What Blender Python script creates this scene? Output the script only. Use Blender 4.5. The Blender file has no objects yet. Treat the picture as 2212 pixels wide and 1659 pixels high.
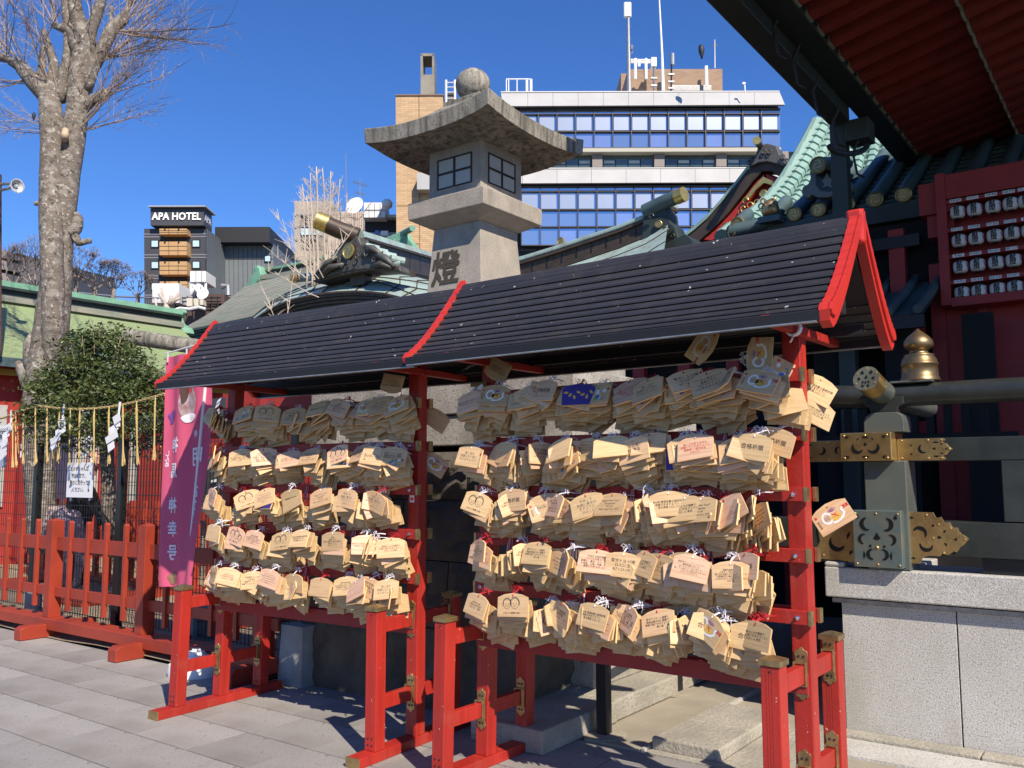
import bpy, bmesh, math, random
from mathutils import Vector, Matrix, Euler
from math import radians, sin, cos, pi, hypot, atan2
random.seed(7)
S = bpy.context.scene
COL = S.collection
# ------------------------------------------------------------------ camera
CAMH = 1.5
FPX, CX, CY = 1915.0, 1106.0, 829.5            # focal length and centre for a 2212 px wide frame
YAW, PITCH, ROLL = radians(126.5), radians(5.85), radians(0.15)
fw = Vector((cos(YAW)*cos(PITCH), sin(YAW)*cos(PITCH), sin(PITCH)))
rt = Vector((sin(YAW), -cos(YAW), 0.0))
up = rt.cross(fw)
cam_d = bpy.data.cameras.new('camera'); cam = bpy.data.objects.new('camera', cam_d); COL.objects.link(cam)
cam_d.sensor_width = 36.0; cam_d.lens = FPX/2212.0*36.0
cam_d.clip_start = 0.05; cam_d.clip_end = 3000.0
cr = rt*cos(ROLL) + up*(-sin(ROLL)); cu = rt*sin(ROLL) + up*cos(ROLL)
M3 = Matrix((cr, cu, -fw)).transposed()
cam.matrix_world = Matrix.Translation((0, 0, CAMH)) @ M3.to_4x4()
S.camera = cam
# ------------------------------------------------------------------ sky and sun
SUN_DIR = Vector((0.787, -0.43, 0.80)).normalized()
W = bpy.data.worlds.new('World'); S.world = W; W.use_nodes = True
wn = W.node_tree.nodes; wl = W.node_tree.links; wn.clear()
wo = wn.new('ShaderNodeOutputWorld'); wb = wn.new('ShaderNodeBackground'); ws = wn.new('ShaderNodeTexSky')
ws.sky_type = 'NISHITA'; ws.sun_disc = False
ws.sun_elevation = math.asin(SUN_DIR.z); ws.sun_rotation = atan2(SUN_DIR.x, SUN_DIR.y)
ws.altitude = 0.0; ws.air_density = 1.0; ws.dust_density = 0.0; ws.ozone_density = 10.0
wb.inputs['Strength'].default_value = 0.10
wh = wn.new('ShaderNodeHueSaturation'); wh.inputs['Saturation'].default_value = 1.10; wh.inputs['Hue'].default_value = 0.509
wl.new(ws.outputs[0], wh.inputs['Color']); wl.new(wh.outputs[0], wb.inputs[0]); wl.new(wb.outputs[0], wo.inputs[0])
sd = bpy.data.lights.new('sun', 'SUN'); so = bpy.data.objects.new('sun', sd); COL.objects.link(so)
sd.energy = 4.2; sd.angle = radians(0.5); sd.color = (1.0, 0.89, 0.75)
so.rotation_euler = (-SUN_DIR).to_track_quat('-Z', 'Y').to_euler()
S.view_settings.view_transform = 'Standard'; S.view_settings.look = 'None'
S.view_settings.exposure = 0.72; S.view_settings.gamma = 1.0; S.view_settings.use_curve_mapping = False

# ------------------------------------------------------------------ finding where a ray of the photograph meets a plane
O = Vector((0, 0, CAMH))
def ray(x, y):
    u = (x-CX)/FPX; v = -(y-CY)/FPX
    a = u*cos(ROLL) - v*sin(ROLL); b = u*sin(ROLL) + v*cos(ROLL)
    return fw + rt*a + up*b
def at_y(x, y, Y): d = ray(x, y); return O + d*(Y/d.y)
def at_x(x, y, X): d = ray(x, y); return O + d*(X/d.x)
def at_z(x, y, Z=0.0): d = ray(x, y); return O + d*((Z-CAMH)/d.z)
FH = Vector((cos(YAW), sin(YAW), 0.0))
def at_d(x, y, D): d = ray(x, y); return O + d*(D/d.dot(FH))      # upright plane square to the view, D metres off

# ------------------------------------------------------------------ mesh builder
class MB:
    def __init__(s): s.v = []; s.f = []; s.m = []
    def add(s, vs, fs, mi=0):
        n = len(s.v); s.v.extend([tuple(v) for v in vs]); s.f.extend([tuple(i+n for i in f) for f in fs]); s.m.extend([mi]*len(fs)); return s
    def box(s, x0, y0, z0, x1, y1, z1, mi=0):
        vs = [(x0,y0,z0),(x1,y0,z0),(x1,y1,z0),(x0,y1,z0),(x0,y0,z1),(x1,y0,z1),(x1,y1,z1),(x0,y1,z1)]
        return s.add(vs, [(0,3,2,1),(4,5,6,7),(0,1,5,4),(1,2,6,5),(2,3,7,6),(3,0,4,7)], mi)
    def obox(s, c, ax, ay, az, mi=0):
        c = Vector(c); ax = Vector(ax); ay = Vector(ay); az = Vector(az)
        vs = [c-ax-ay-az, c+ax-ay-az, c+ax+ay-az, c-ax+ay-az, c-ax-ay+az, c+ax-ay+az, c+ax+ay+az, c-ax+ay+az]
        return s.add(vs, [(0,3,2,1),(4,5,6,7),(0,1,5,4),(1,2,6,5),(2,3,7,6),(3,0,4,7)], mi)
    def beam(s, p, q, w, h, mi=0, upv=(0,0,1)):
        p = Vector(p); q = Vector(q); d = (q-p); L = d.length; d.normalize()
        a = d.cross(Vector(upv)); 
        if a.length < 1e-4: a = d.cross(Vector((1,0,0)))
        a.normalize(); b = a.cross(d)
        return s.obox((p+q)/2, d*(L/2), a*(w/2), b*(h/2), mi)
    def tube(s, pts, rad, seg=6, mi=0, cap=True):
        pts = [Vector(p) for p in pts]; n = len(pts)
        if not hasattr(rad, '__len__'): rad = [rad]*n
        base = len(s.v); prev = None; vs = []; fs = []
        for i, p in enumerate(pts):
            d = (pts[min(i+1, n-1)] - pts[max(i-1, 0)])
            if d.length < 1e-9: d = Vector((0,0,1))
            d.normalize()
            if prev is None:
                a = d.cross(Vector((0.31,0.2,1))); 
                if a.length < 1e-3: a = d.cross(Vector((1,0,0)))
            else: a = prev - d*prev.dot(d)
            a.normalize(); prev = a; b = d.cross(a)
            for k in range(seg):
                t = 2*pi*k/seg; vs.append(p + (a*cos(t)+b*sin(t))*rad[i])
        for i in range(n-1):
            for k in range(seg):
                k2 = (k+1) % seg; fs.append((i*seg+k, i*seg+k2, (i+1)*seg+k2, (i+1)*seg+k))
        if cap:
            fs.append(tuple(reversed(range(seg)))); fs.append(tuple((n-1)*seg+k for k in range(seg)))
        return s.add(vs, fs, mi)
    def prism(s, poly, off, mi=0, mi_side=None):
        off = Vector(off); poly = [Vector(p) for p in poly]; n = len(poly)
        vs = poly + [p+off for p in poly]
        s.add(vs, [tuple(reversed(range(n))), tuple(range(n, 2*n))], mi)
        b = len(s.v) - 2*n
        ms = mi if mi_side is None else mi_side
        for i in range(n):
            j = (i+1) % n; s.f.append((b+i, b+j, b+n+j, b+n+i)); s.m.append(ms)
        return s
    def lathe(s, prof, c=(0,0,0), seg=24, mi=0, axis=None):
        c = Vector(c); R = Vector((0,0,1)).rotation_difference(Vector(axis)).to_matrix() if axis is not None else Matrix.Identity(3)
        vs = []; fs = []; n = len(prof)
        for (r, z) in prof:
            for k in range(seg):
                t = 2*pi*k/seg; vs.append(c + R @ Vector((r*cos(t), r*sin(t), z)))
        for i in range(n-1):
            for k in range(seg):
                k2 = (k+1) % seg; fs.append((i*seg+k, i*seg+k2, (i+1)*seg+k2, (i+1)*seg+k))
        fs.append(tuple(reversed(range(seg)))); fs.append(tuple((n-1)*seg+k for k in range(seg)))
        return s.add(vs, fs, mi)
    def mesh(s, me, M, mi=0):
        return s.add([M @ v.co for v in me.vertices], [tuple(p.vertices) for p in me.polygons], mi)
    def grid(s, rows, mi=0):
        n = len(rows); m = len(rows[0]); vs = [p for r in rows for p in r]
        fs = [(i*m+j, i*m+j+1, (i+1)*m+j+1, (i+1)*m+j) for i in range(n-1) for j in range(m-1)]
        return s.add(vs, fs, mi)
    def data(s, name, mats, smooth=False, fix=True):
        me = bpy.data.meshes.new(name); me.from_pydata(s.v, [], s.f)
        for m in (mats if isinstance(mats, (list, tuple)) else [mats]): me.materials.append(m)
        if any(s.m): me.polygons.foreach_set('material_index', s.m)
        if fix:
            bm = bmesh.new(); bm.from_mesh(me); bmesh.ops.recalc_face_normals(bm, faces=bm.faces); bm.to_mesh(me); bm.free()
        if smooth: me.shade_smooth() if smooth is True else me.shade_smooth()
        me.update(); return me
    def build(s, name, mats, parent=None, smooth=False, bevel=0.0, label=None, cat=None, group=None, kind=None, local=False, fix=True):
        if parent is None:
            xs = [v[0] for v in s.v]; ys = [v[1] for v in s.v]; zs = [v[2] for v in s.v]
            o0 = Vector(((min(xs)+max(xs))/2, (min(ys)+max(ys))/2, min(zs)))
        else: o0 = Vector(root_loc.get(parent.name, (0,0,0)))
        if not local or parent is None: s.v = [(v[0]-o0.x, v[1]-o0.y, v[2]-o0.z) for v in s.v]
        me = s.data(name, mats, smooth, fix)
        ob = bpy.data.objects.new(name, me); COL.objects.link(ob)
        if parent is None: ob.location = o0; root_loc[ob.name] = tuple(o0)
        else: ob.parent = parent; root_loc[ob.name] = tuple(o0)
        if smooth == 'auto':
            try: me.set_sharp_from_angle(angle=radians(35))
            except Exception: pass
        if bevel:
            b = ob.modifiers.new('bevel', 'BEVEL'); b.width = bevel; b.segments = 2; b.limit_method = 'ANGLE'; b.angle_limit = radians(40)
        tag(ob, label, cat, group, kind); return ob
root_loc = {}
def tag(o, label=None, cat=None, group=None, kind=None):
    if label: o['label'] = label
    if cat: o['category'] = cat
    if group: o['group'] = group
    if kind: o['kind'] = kind
    return o
def thing(name, label, cat, loc=(0,0,0), rz=0.0, group=None, rot=None):
    o = bpy.data.objects.new(name, None); COL.objects.link(o); o.location = loc
    o.rotation_euler = rot if rot is not None else (0, 0, rz); o.empty_display_size = 0.1
    root_loc[o.name] = tuple(loc)
    return tag(o, label, cat, group)
def inst(src, loc=None, rot=None, parent=None, label=None, group=None, cat=None):
    o = src.copy(); COL.objects.link(o)
    if loc is not None: o.location = loc
    if rot is not None: o.rotation_euler = rot
    if parent is not None: o.parent = parent
    if label: o['label'] = label
    if group: o['group'] = group
    if cat: o['category'] = cat
    return o
def part_from(name, me, parent, loc=(0,0,0), rot=(0,0,0)):
    o = bpy.data.objects.new(name, me); COL.objects.link(o); o.parent = parent; o.location = loc; o.rotation_euler = rot
    return o
_txt = {}
def text_mesh(body, size=1.0, res=1, space=1.0, bold=0.0):
    # bold > 0 thickens the strokes by laying copies of the outline side by side
    key = (body, size, res, space, bold)
    if key in _txt: return _txt[key]
    c = bpy.data.curves.new('lettering', 'FONT'); c.body = body; c.size = size; c.resolution_u = res
    c.space_line = space; c.align_x = 'CENTER'; c.align_y = 'CENTER'
    o = bpy.data.objects.new('lettering', c); COL.objects.link(o); bpy.context.view_layer.update()
    me = bpy.data.meshes.new_from_object(o.evaluated_get(bpy.context.evaluated_depsgraph_get()))
    bpy.data.objects.remove(o)
    if bold:
        v0 = [tuple(v.co) for v in me.vertices]; f0 = [tuple(p.vertices) for p in me.polygons]; vs = []; fs = []
        for k,(dx,dy) in enumerate(((bold,bold),(-bold,bold),(bold,-bold),(-bold,-bold))):
            n = len(vs); vs += [(x+dx,y+dy,z+k*bold*0.02) for (x,y,z) in v0]; fs += [tuple(q+n for q in f) for f in f0]
        me = bpy.data.meshes.new('lettering'); me.from_pydata(vs, [], fs)
    _txt[key] = me; return me
def face_m(loc, n, upv=(0,0,1), s=1.0, roll=0.0, mirror=False):
    # matrix that lays an XY lettering mesh on a surface with outward normal n
    n = Vector(n).normalized(); u = Vector(upv); x = u.cross(n).normalized(); y = n.cross(x)
    if mirror: x = -x
    R = Matrix((x, y, n)).transposed().to_4x4()
    return Matrix.Translation(Vector(loc)) @ R @ Matrix.Rotation(roll, 4, 'Z') @ Matrix.Scale(s, 4)

# ------------------------------------------------------------------ materials
def mat(name, col, rough=0.6, metal=0.0, var=0.0, vs=8.0, col2=None, bump=0.0, bs=60.0, spec=0.5, speck=None, streak=None, rnd=0.0, grain=None, emit=None, det=4.0, coat=0.0, obj=True):
    m = bpy.data.materials.new(name); m.use_nodes = True; nt = m.node_tree; N = nt.nodes; L = nt.links
    b = N['Principled BSDF']; b.inputs['Roughness'].default_value = rough; b.inputs['Metallic'].default_value = metal
    b.inputs['Specular IOR Level'].default_value = spec
    if coat: b.inputs['Coat Weight'].default_value = coat
    tc = N.new('ShaderNodeTexCoord'); co = tc.outputs['Object']
    def noise(scale, detail=4.0, vec=None, rough_=0.6):
        n = N.new('ShaderNodeTexNoise'); n.inputs['Scale'].default_value = scale; n.inputs['Detail'].default_value = detail; n.inputs['Roughness'].default_value = rough_
        L.new(vec if vec is not None else co, n.inputs['Vector']); return n.outputs['Fac']
    def ramp(f, a, bb, c0=(0,0,0,1), c1=(1,1,1,1)):
        r = N.new('ShaderNodeValToRGB'); r.color_ramp.elements[0].position = a; r.color_ramp.elements[1].position = bb
        r.color_ramp.elements[0].color = c0; r.color_ramp.elements[1].color = c1; L.new(f, r.inputs[0]); return r.outputs[0]
    def mix(fac, A, B, blend='MIX'):
        x = N.new('ShaderNodeMix'); x.data_type = 'RGBA'; x.blend_type = blend
        for s_, v in ((x.inputs[0], fac), (x.inputs[6], A), (x.inputs[7], B)):
            if isinstance(v, (int, float)): s_.default_value = v
            elif isinstance(v, tuple): s_.default_value = (*v[:3], 1)
            else: L.new(v, s_)
        return x.outputs[2]
    def mapped(scale):
        mp = N.new('ShaderNodeMapping'); mp.inputs['Scale'].default_value = scale; L.new(co, mp.inputs[0]); return mp.outputs[0]
    c = tuple(col)
    out = None
    if var or col2:
        c2 = tuple(col2) if col2 else tuple(max(0, x*(1-var)) for x in col)
        out = mix(ramp(noise(vs, det), 0.35, 0.68), c, c2)
    if grain:
        gs, g2, amt = grain
        f = ramp(noise(1.0, 5, mapped(gs)), 0.42, 0.66); out = mix(mul(N, L, f, amt), out if out is not None else c, g2)
    if speck:
        for (sc, cc, lo, hi) in speck:
            out = mix(ramp(noise(sc, 2), lo, hi), out if out is not None else c, cc)
    if streak:
        sc, cc, lo, hi, amt = streak
        out = mix(mul(N, L, ramp(noise(1.0, 5, mapped(sc)), lo, hi), amt), out if out is not None else c, cc)
    if rnd:
        oi = N.new('ShaderNodeObjectInfo'); hs = N.new('ShaderNodeHueSaturation')
        mr = N.new('ShaderNodeMapRange'); mr.inputs[3].default_value = 1-rnd; mr.inputs[4].default_value = 1+rnd*0.6; L.new(oi.outputs['Random'], mr.inputs[0]); L.new(mr.outputs[0], hs.inputs['Value'])
        mr2 = N.new('ShaderNodeMapRange'); mr2.inputs[3].default_value = 0.5-rnd*0.05; mr2.inputs[4].default_value = 0.5+rnd*0.005
        mth = N.new('ShaderNodeMath'); mth.operation = 'FRACT'; mm = N.new('ShaderNodeMath'); mm.operation = 'MULTIPLY'; mm.inputs[1].default_value = 7.3
        L.new(oi.outputs['Random'], mm.inputs[0]); L.new(mm.outputs[0], mth.inputs[0]); L.new(mth.outputs[0], mr2.inputs[0]); L.new(mr2.outputs[0], hs.inputs['Hue'])
        if out is None: hs.inputs['Color'].default_value = (*c, 1)
        else: L.new(out, hs.inputs['Color'])
        out = hs.outputs[0]
    if out is None: b.inputs['Base Color'].default_value = (*c, 1)
    else: L.new(out, b.inputs['Base Color'])
    if bump:
        bp = N.new('ShaderNodeBump'); bp.inputs['Strength'].default_value = bump; bp.inputs['Distance'].default_value = 0.02
        L.new(noise(bs, 5), bp.inputs['Height']); L.new(bp.outputs[0], b.inputs['Normal'])
    if emit: b.inputs['Emission Color'].default_value = (*c, 1); b.inputs['Emission Strength'].default_value = emit
    return m
def mul(N, L, f, k):
    n = N.new('ShaderNodeMath'); n.operation = 'MULTIPLY'; n.inputs[1].default_value = k; L.new(f, n.inputs[0]); return n.outputs[0]

M = {}
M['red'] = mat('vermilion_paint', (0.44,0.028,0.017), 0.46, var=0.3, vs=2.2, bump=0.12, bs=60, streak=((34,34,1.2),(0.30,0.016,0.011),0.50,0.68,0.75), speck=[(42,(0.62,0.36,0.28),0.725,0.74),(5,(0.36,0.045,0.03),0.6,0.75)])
M['red_trim'] = mat('bright_red_trim', (0.56,0.034,0.022), 0.38, var=0.15, vs=6, speck=[(70,(0.7,0.4,0.35),0.76,0.78)])
M['red_fence'] = mat('orange_red_fence_paint', (0.36,0.045,0.020), 0.5, var=0.3, vs=2.5, bump=0.08, bs=70)
M['red_wall'] = mat('red_plaster_wall', (0.42,0.035,0.02), 0.7, var=0.25, vs=1.0)
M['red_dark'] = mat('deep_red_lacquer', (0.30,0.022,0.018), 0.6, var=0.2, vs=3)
M['brass'] = mat('aged_brass', (0.55,0.39,0.18), 0.38, metal=0.85, var=0.45, vs=18, bump=0.15, bs=120)
M['gold'] = mat('gilt_copper', (0.78,0.55,0.22), 0.30, metal=0.9, var=0.4, vs=9, col2=(0.50,0.33,0.13), bump=0.12, bs=60)
M['goldleaf'] = mat('gold_leaf', (0.75,0.55,0.18), 0.35, metal=0.8, var=0.3, vs=12)
M['steel'] = mat('chrome_bolt', (0.7,0.7,0.72), 0.2, metal=1.0)
M['black_bolt'] = mat('dark_bolt', (0.02,0.02,0.02), 0.5)
M['roofblk'] = mat('black_metal_roof_slat', (0.028,0.028,0.032), 0.38, var=0.4, vs=2.2, col2=(0.040,0.038,0.038), bump=0.08, bs=200, spec=0.45,
    speck=[(26,(0.50,0.49,0.45),0.715,0.725),(9,(0.05,0.046,0.042),0.55,0.75)], streak=((1.2,60,60),(0.06,0.057,0.053),0.5,0.72,0.5))
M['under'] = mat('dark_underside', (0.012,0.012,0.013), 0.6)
M['alu'] = mat('aluminium_edge', (0.45,0.45,0.44), 0.45, metal=0.7, var=0.4, vs=14)
M['wood'] = mat('pale_hinoki_wood', (0.76,0.535,0.275), 0.62, rnd=0.28, grain=((6,60,90),(0.50,0.31,0.13),0.55), var=0.10, vs=5)
M['wood2'] = mat('pinkish_cedar_wood', (0.70,0.47,0.30), 0.62, rnd=0.22, grain=((4,50,120),(0.52,0.28,0.14),0.6))
M['wood_edge'] = mat('plaque_edge_wood', (0.74,0.50,0.22), 0.6, rnd=0.2)
M['ink'] = mat('black_ink', (0.025,0.022,0.02), 0.7)
M['ink_red'] = mat('red_ink', (0.60,0.05,0.04), 0.7)
M['ink_grey'] = mat('pencil_grey', (0.16,0.13,0.10), 0.7)
M['pw'] = mat('printed_white', (0.80,0.79,0.76), 0.6); M['pb'] = mat('printed_blue', (0.05,0.16,0.5), 0.6)
M['pg'] = mat('printed_green', (0.12,0.38,0.12), 0.6); M['py'] = mat('printed_yellow', (0.70,0.42,0.08), 0.6)
M['pp'] = mat('printed_pink', (0.75,0.35,0.38), 0.6); M['pv'] = mat('printed_violet', (0.05,0.03,0.22), 0.6)
M['cordw'] = mat('white_cord', (0.72,0.70,0.74), 0.8); M['cordr'] = mat('crimson_cord', (0.42,0.012,0.02), 0.8)
M['paper'] = mat('white_paper', (0.80,0.80,0.79), 0.8)
M['granite_pave'] = mat('grey_granite_paver', (0.335,0.32,0.30), 0.75, var=0.22, vs=1.2, rnd=0.16, bump=0.12, bs=150, speck=[(170,(0.20,0.19,0.175),0.52,0.60),(2.2,(0.225,0.21,0.185),0.56,0.68),(14,(0.19,0.175,0.15),0.68,0.72),(240,(0.42,0.41,0.39),0.57,0.64)], streak=((1.3,2.5,1),(0.23,0.215,0.185),0.45,0.75,0.6))
M['joint'] = mat('dark_joint', (0.085,0.078,0.068), 0.9, var=0.3, vs=8)
M['granite'] = mat('speckled_granite', (0.50,0.485,0.45), 0.7, var=0.12, vs=2.5, col2=(0.42,0.40,0.35), bump=0.18, bs=110, speck=[(115,(0.26,0.25,0.23),0.54,0.62),(160,(0.66,0.65,0.62),0.56,0.62)], streak=((2.2,2.2,0.5),(0.33,0.305,0.235),0.50,0.74,0.65))
M['stone'] = mat('weathered_lantern_stone', (0.41,0.36,0.29), 0.85, var=0.3, vs=3.5, col2=(0.30,0.27,0.225), bump=0.2, bs=90, speck=[(120,(0.25,0.225,0.19),0.56,0.64)], streak=((9,9,2.2),(0.19,0.17,0.14),0.52,0.72,0.55))
M['stone_moss'] = mat('lichen_stained_stone', (0.36,0.33,0.275), 0.9, var=0.4, vs=3, col2=(0.19,0.178,0.14), bump=0.22, bs=60, speck=[(45,(0.17,0.16,0.13),0.54,0.66)], streak=((20,20,2.5),(0.075,0.073,0.058),0.44,0.63,0.85))
M['rock'] = mat('dark_rough_rock', (0.115,0.10,0.078), 0.95, var=0.5, vs=3, col2=(0.055,0.047,0.036), bump=0.9, bs=14)
M['slab'] = mat('mottled_granite_course', (0.42,0.40,0.36), 0.85, var=0.4, vs=5, col2=(0.24,0.22,0.19), bump=0.25, bs=70, speck=[(60,(0.20,0.18,0.16),0.55,0.64)])
M['kerb'] = mat('pitched_kerb_stone', (0.40,0.37,0.30), 0.9, var=0.3, vs=4, bump=0.6, bs=40, speck=[(70,(0.28,0.255,0.20),0.54,0.62)])
M['conc'] = mat('worn_tan_concrete', (0.36,0.32,0.245), 0.85, var=0.25, vs=3, bump=0.2, bs=120, speck=[(150,(0.26,0.23,0.175),0.55,0.63)])
M['concgrey'] = mat('grey_concrete', (0.33,0.335,0.33), 0.85, var=0.3, vs=5, bump=0.1, bs=60)
M['shade_wood'] = mat('deep_shade_timber', (0.008,0.0075,0.007), 0.9)  # near-black: the deep shade under the hall eaves is put into the colour
M['dirt'] = mat('sandy_ground', (0.34,0.27,0.18), 0.95, var=0.4, vs=2, bump=0.5, bs=40, speck=[(35,(0.2,0.155,0.1),0.55,0.62)])
M['dark'] = mat('dark_window', (0.01,0.011,0.012), 0.3)
M['paper_pane'] = mat('frosted_pane', (0.42,0.42,0.38), 0.5)
M['woodframe'] = mat('dark_brown_frame', (0.035,0.018,0.012), 0.6)
M['bluegrey_metal'] = mat('blackened_bronze_rail', (0.060,0.066,0.058), 0.34, metal=0.45, var=0.4, vs=4, bump=0.05, bs=40)
M['bronze_lit'] = mat('grey_green_bronze', (0.15,0.165,0.14), 0.42, metal=0.35, var=0.35, vs=3, col2=(0.10,0.115,0.10))  # lighter copy of the rail bronze, with sunlight put into its colour
M['verdigris'] = mat('pale_verdigris_copper', (0.24,0.37,0.31), 0.6, var=0.35, vs=1.6, col2=(0.19,0.32,0.27), bump=0.08, bs=20, streak=((3,3,0.6),(0.20,0.22,0.17),0.5,0.7,0.5))
M['verd_green'] = mat('bright_green_copper', (0.27,0.35,0.17), 0.7, var=0.25, vs=0.6, col2=(0.27,0.31,0.18), streak=((0.4,0.4,2),(0.22,0.30,0.16),0.5,0.7,0.4))
M['verd_trim'] = mat('mint_copper_trim', (0.20,0.42,0.28), 0.6, var=0.3, vs=3)
M['grey_roof'] = mat('grey_green_shingle_copper', (0.23,0.255,0.205), 0.7, var=0.3, vs=1.4, col2=(0.30,0.28,0.22), streak=((1.0,1.0,14),(0.15,0.17,0.13),0.45,0.65,0.6))
M['kara'] = mat('blue_grey_copper_sheet', (0.34,0.46,0.42), 0.5, var=0.4, vs=2.2, col2=(0.25,0.33,0.30), streak=((7,7,1.2),(0.24,0.17,0.11),0.5,0.68,0.6))
M['bronze_brown'] = mat('brown_bronze', (0.085,0.060,0.042), 0.5, metal=0.3, var=0.4, vs=5)
M['teal_tile'] = mat('dark_teal_copper_tile', (0.075,0.125,0.125), 0.5, var=0.35, vs=3, col2=(0.05,0.08,0.085))
M['gutter'] = mat('dark_green_gutter', (0.030,0.042,0.035), 0.5, var=0.3, vs=2)
M['rafter'] = mat('vermilion_rafter', (0.23,0.030,0.017), 0.7, var=0.3, vs=3)
M['rafter_tip'] = mat('patinated_rafter_tip', (0.28,0.34,0.25), 0.6, var=0.4, vs=8)
M['bark'] = mat('mottled_plane_bark', (0.20,0.165,0.13), 0.9, var=0.35, vs=9, bump=0.8, bs=45, speck=[(9,(0.27,0.24,0.20),0.50,0.56),(16,(0.42,0.39,0.33),0.60,0.64),(11,(0.085,0.07,0.055),0.60,0.66)], streak=((3,3,14),(0.10,0.085,0.07),0.5,0.62,0.6))
M['twig'] = mat('grey_brown_twig', (0.36,0.275,0.215), 0.85, var=0.4, vs=2)
M['twig_pale'] = mat('pale_pruned_wood', (0.52,0.44,0.35), 0.85, var=0.35, vs=2)
M['cut'] = mat('pale_cut_wood', (0.55,0.43,0.28), 0.8, var=0.4, vs=12)
M['leaf'] = mat('glossy_dark_leaf', (0.035,0.060,0.018), 0.42, rnd=0.0, var=0.5, vs=7, col2=(0.10,0.12,0.03), spec=0.35)
M['wire'] = mat('black_fence_wire', (0.012,0.013,0.014), 0.35)
M['straw'] = mat('straw_rope', (0.55,0.40,0.16), 0.85, var=0.3, vs=30)
M['pink'] = mat('magenta_banner_cloth', (0.62,0.095,0.18), 0.75, var=0.12, vs=2)
M['grey_plastic'] = mat('white_plastic', (0.78,0.78,0.76), 0.4)
M['pole'] = mat('white_pole', (0.72,0.72,0.70), 0.4)
M['skin'] = mat('skin', (0.50,0.27,0.18), 0.5)
M['cloth_dark'] = mat('black_jacket', (0.012,0.013,0.016), 0.8); M['cloth_pink'] = mat('pale_pink_padded_coat', (0.50,0.38,0.36), 0.8, var=0.3, vs=9)
# ================================================================== GROUND
g = MB().grid([[(-400,-400,-0.012),(400,-400,-0.012)],[(-400,900,-0.012),(400,900,-0.012)]])
ground = g.build('ground', M['joint'], kind='structure')
pav = MB().box(-16,-4,-0.011,3,4.42,-0.006).build('pavement', M['joint'], kind='structure')
rs = random.Random(3)
tw, td = 0.52, 0.41
slab_mes = []
for k in range(3):
    m = MB(); q = 0.0052
    m.prism([(-tw/2+q,-td/2+q,0),(tw/2-q,-td/2+q,0),(tw/2-q,td/2-q,0),(-tw/2+q,td/2-q,0)], (0,0,0.030))
    slab_mes.append(m.data('paving_slab', M['granite_pave']))
shift = [0.0, 0.13, 0.10, 0.38, 0.22, 0.05, 0.3, 0.18, 0.4, 0.1, 0.27, 0.33]
cnt = 0
for j in range(-1, 10):
    yc = 3.81 - td*(j+0.5) + (0.41*0 if j >= 0 else 0)
    if yc - td/2 < 1.2: break
    x = -16.0 + shift[(j+1) % 12]
    xlo = -16 if yc > 2.0 else -7
    while x < 1.6:
        # keep what the picture can show
        if x > -5.6 - (yc-1.3)*2.6 and x < 1.2:
            o = part_from('paving_slab', slab_mes[rs.randrange(3)], pav, (0,0,0)); o.location = Vector((x+tw/2, yc, -0.030+rs.uniform(-0.0006,0.0006))) - pav.location; cnt += 1
        x += tw
# strip of half slabs behind the racks, and the old stone paving
m = MB(); x = -5.2
for i in range(9):
    m.box(x+0.004, 4.225, -0.03, x+0.516, 4.415, 0.0005); x += 0.52
stp = m.build('border_slab', M['granite_pave'], pav)
dirt = MB()
rows = []
for j in range(14):
    r = []
    for i in range(30):
        X = -22 + i*(16.6/29); Y = 4.22 + j*(9.0/13)
        r.append((X, Y, 0.005 + 0.03*rs.random() + 0.03*(j > 0)))
    rows.append(r)
dirt.grid(rows).build('ground', M['dirt'], kind='structure', smooth=True)
# stone court behind the right rack
court = MB().box(-3.9,4.418,-0.02,-0.1,12,-0.004).build('stone_court', M['conc'], kind='structure')
for (x0,y0,x1,y1,z) in ((-2.77,4.42,-2.42,5.12,0.012),(-2.77,5.128,-2.42,6.2,0.012),(-2.77,6.208,-2.42,8.2,0.012)):
    MB().box(x0,y0,-0.004,x1,y1,z).build('court_slab', M['conc'], court, bevel=0.004)
for (x0,y0,x1,y1,z) in ((-2.385,4.50,-1.99,4.93,0.07),(-2.385,4.936,-1.99,5.42,0.07)):
    MB().box(x0,y0,-0.004,x1,y1,z).build('raised_slab', M['kerb'], court, bevel=0.01)
for (x0,y0,x1,y1,z) in ((-2.385,4.422,-1.2,4.494,0.006),(-1.985,4.50,-1.62,5.43,0.004)):
    MB().box(x0,y0,-0.004,x1,y1,z).build('court_slab', M['kerb'], court)
MB().box(-2.412,4.43,-0.004,-2.392,7.0,0.02).build('stone_edging', M['granite'], court)
# kerb and steps beside the lantern pedestal
st = thing('stone_step', 'low pitched stone steps with shadows of a handrail beside the pedestal', 'steps', (-2.95,5.0,0))
for (x0,y0,x1,y1,z0,z1) in ((-3.3,4.05,-2.80,4.86,0,0.13),(-3.3,4.866,-2.815,5.75,0,0.13),(-3.3,5.756,-2.83,7.2,0,0.13),(-3.7,5.02,-3.06,6.0,0.13,0.33),(-3.7,6.006,-3.08,7.4,0.13,0.33)):
    MB().box(x0,y0,z0,x1,y1,z1).build('step_block', M['kerb'], st, bevel=0.012)
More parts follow.
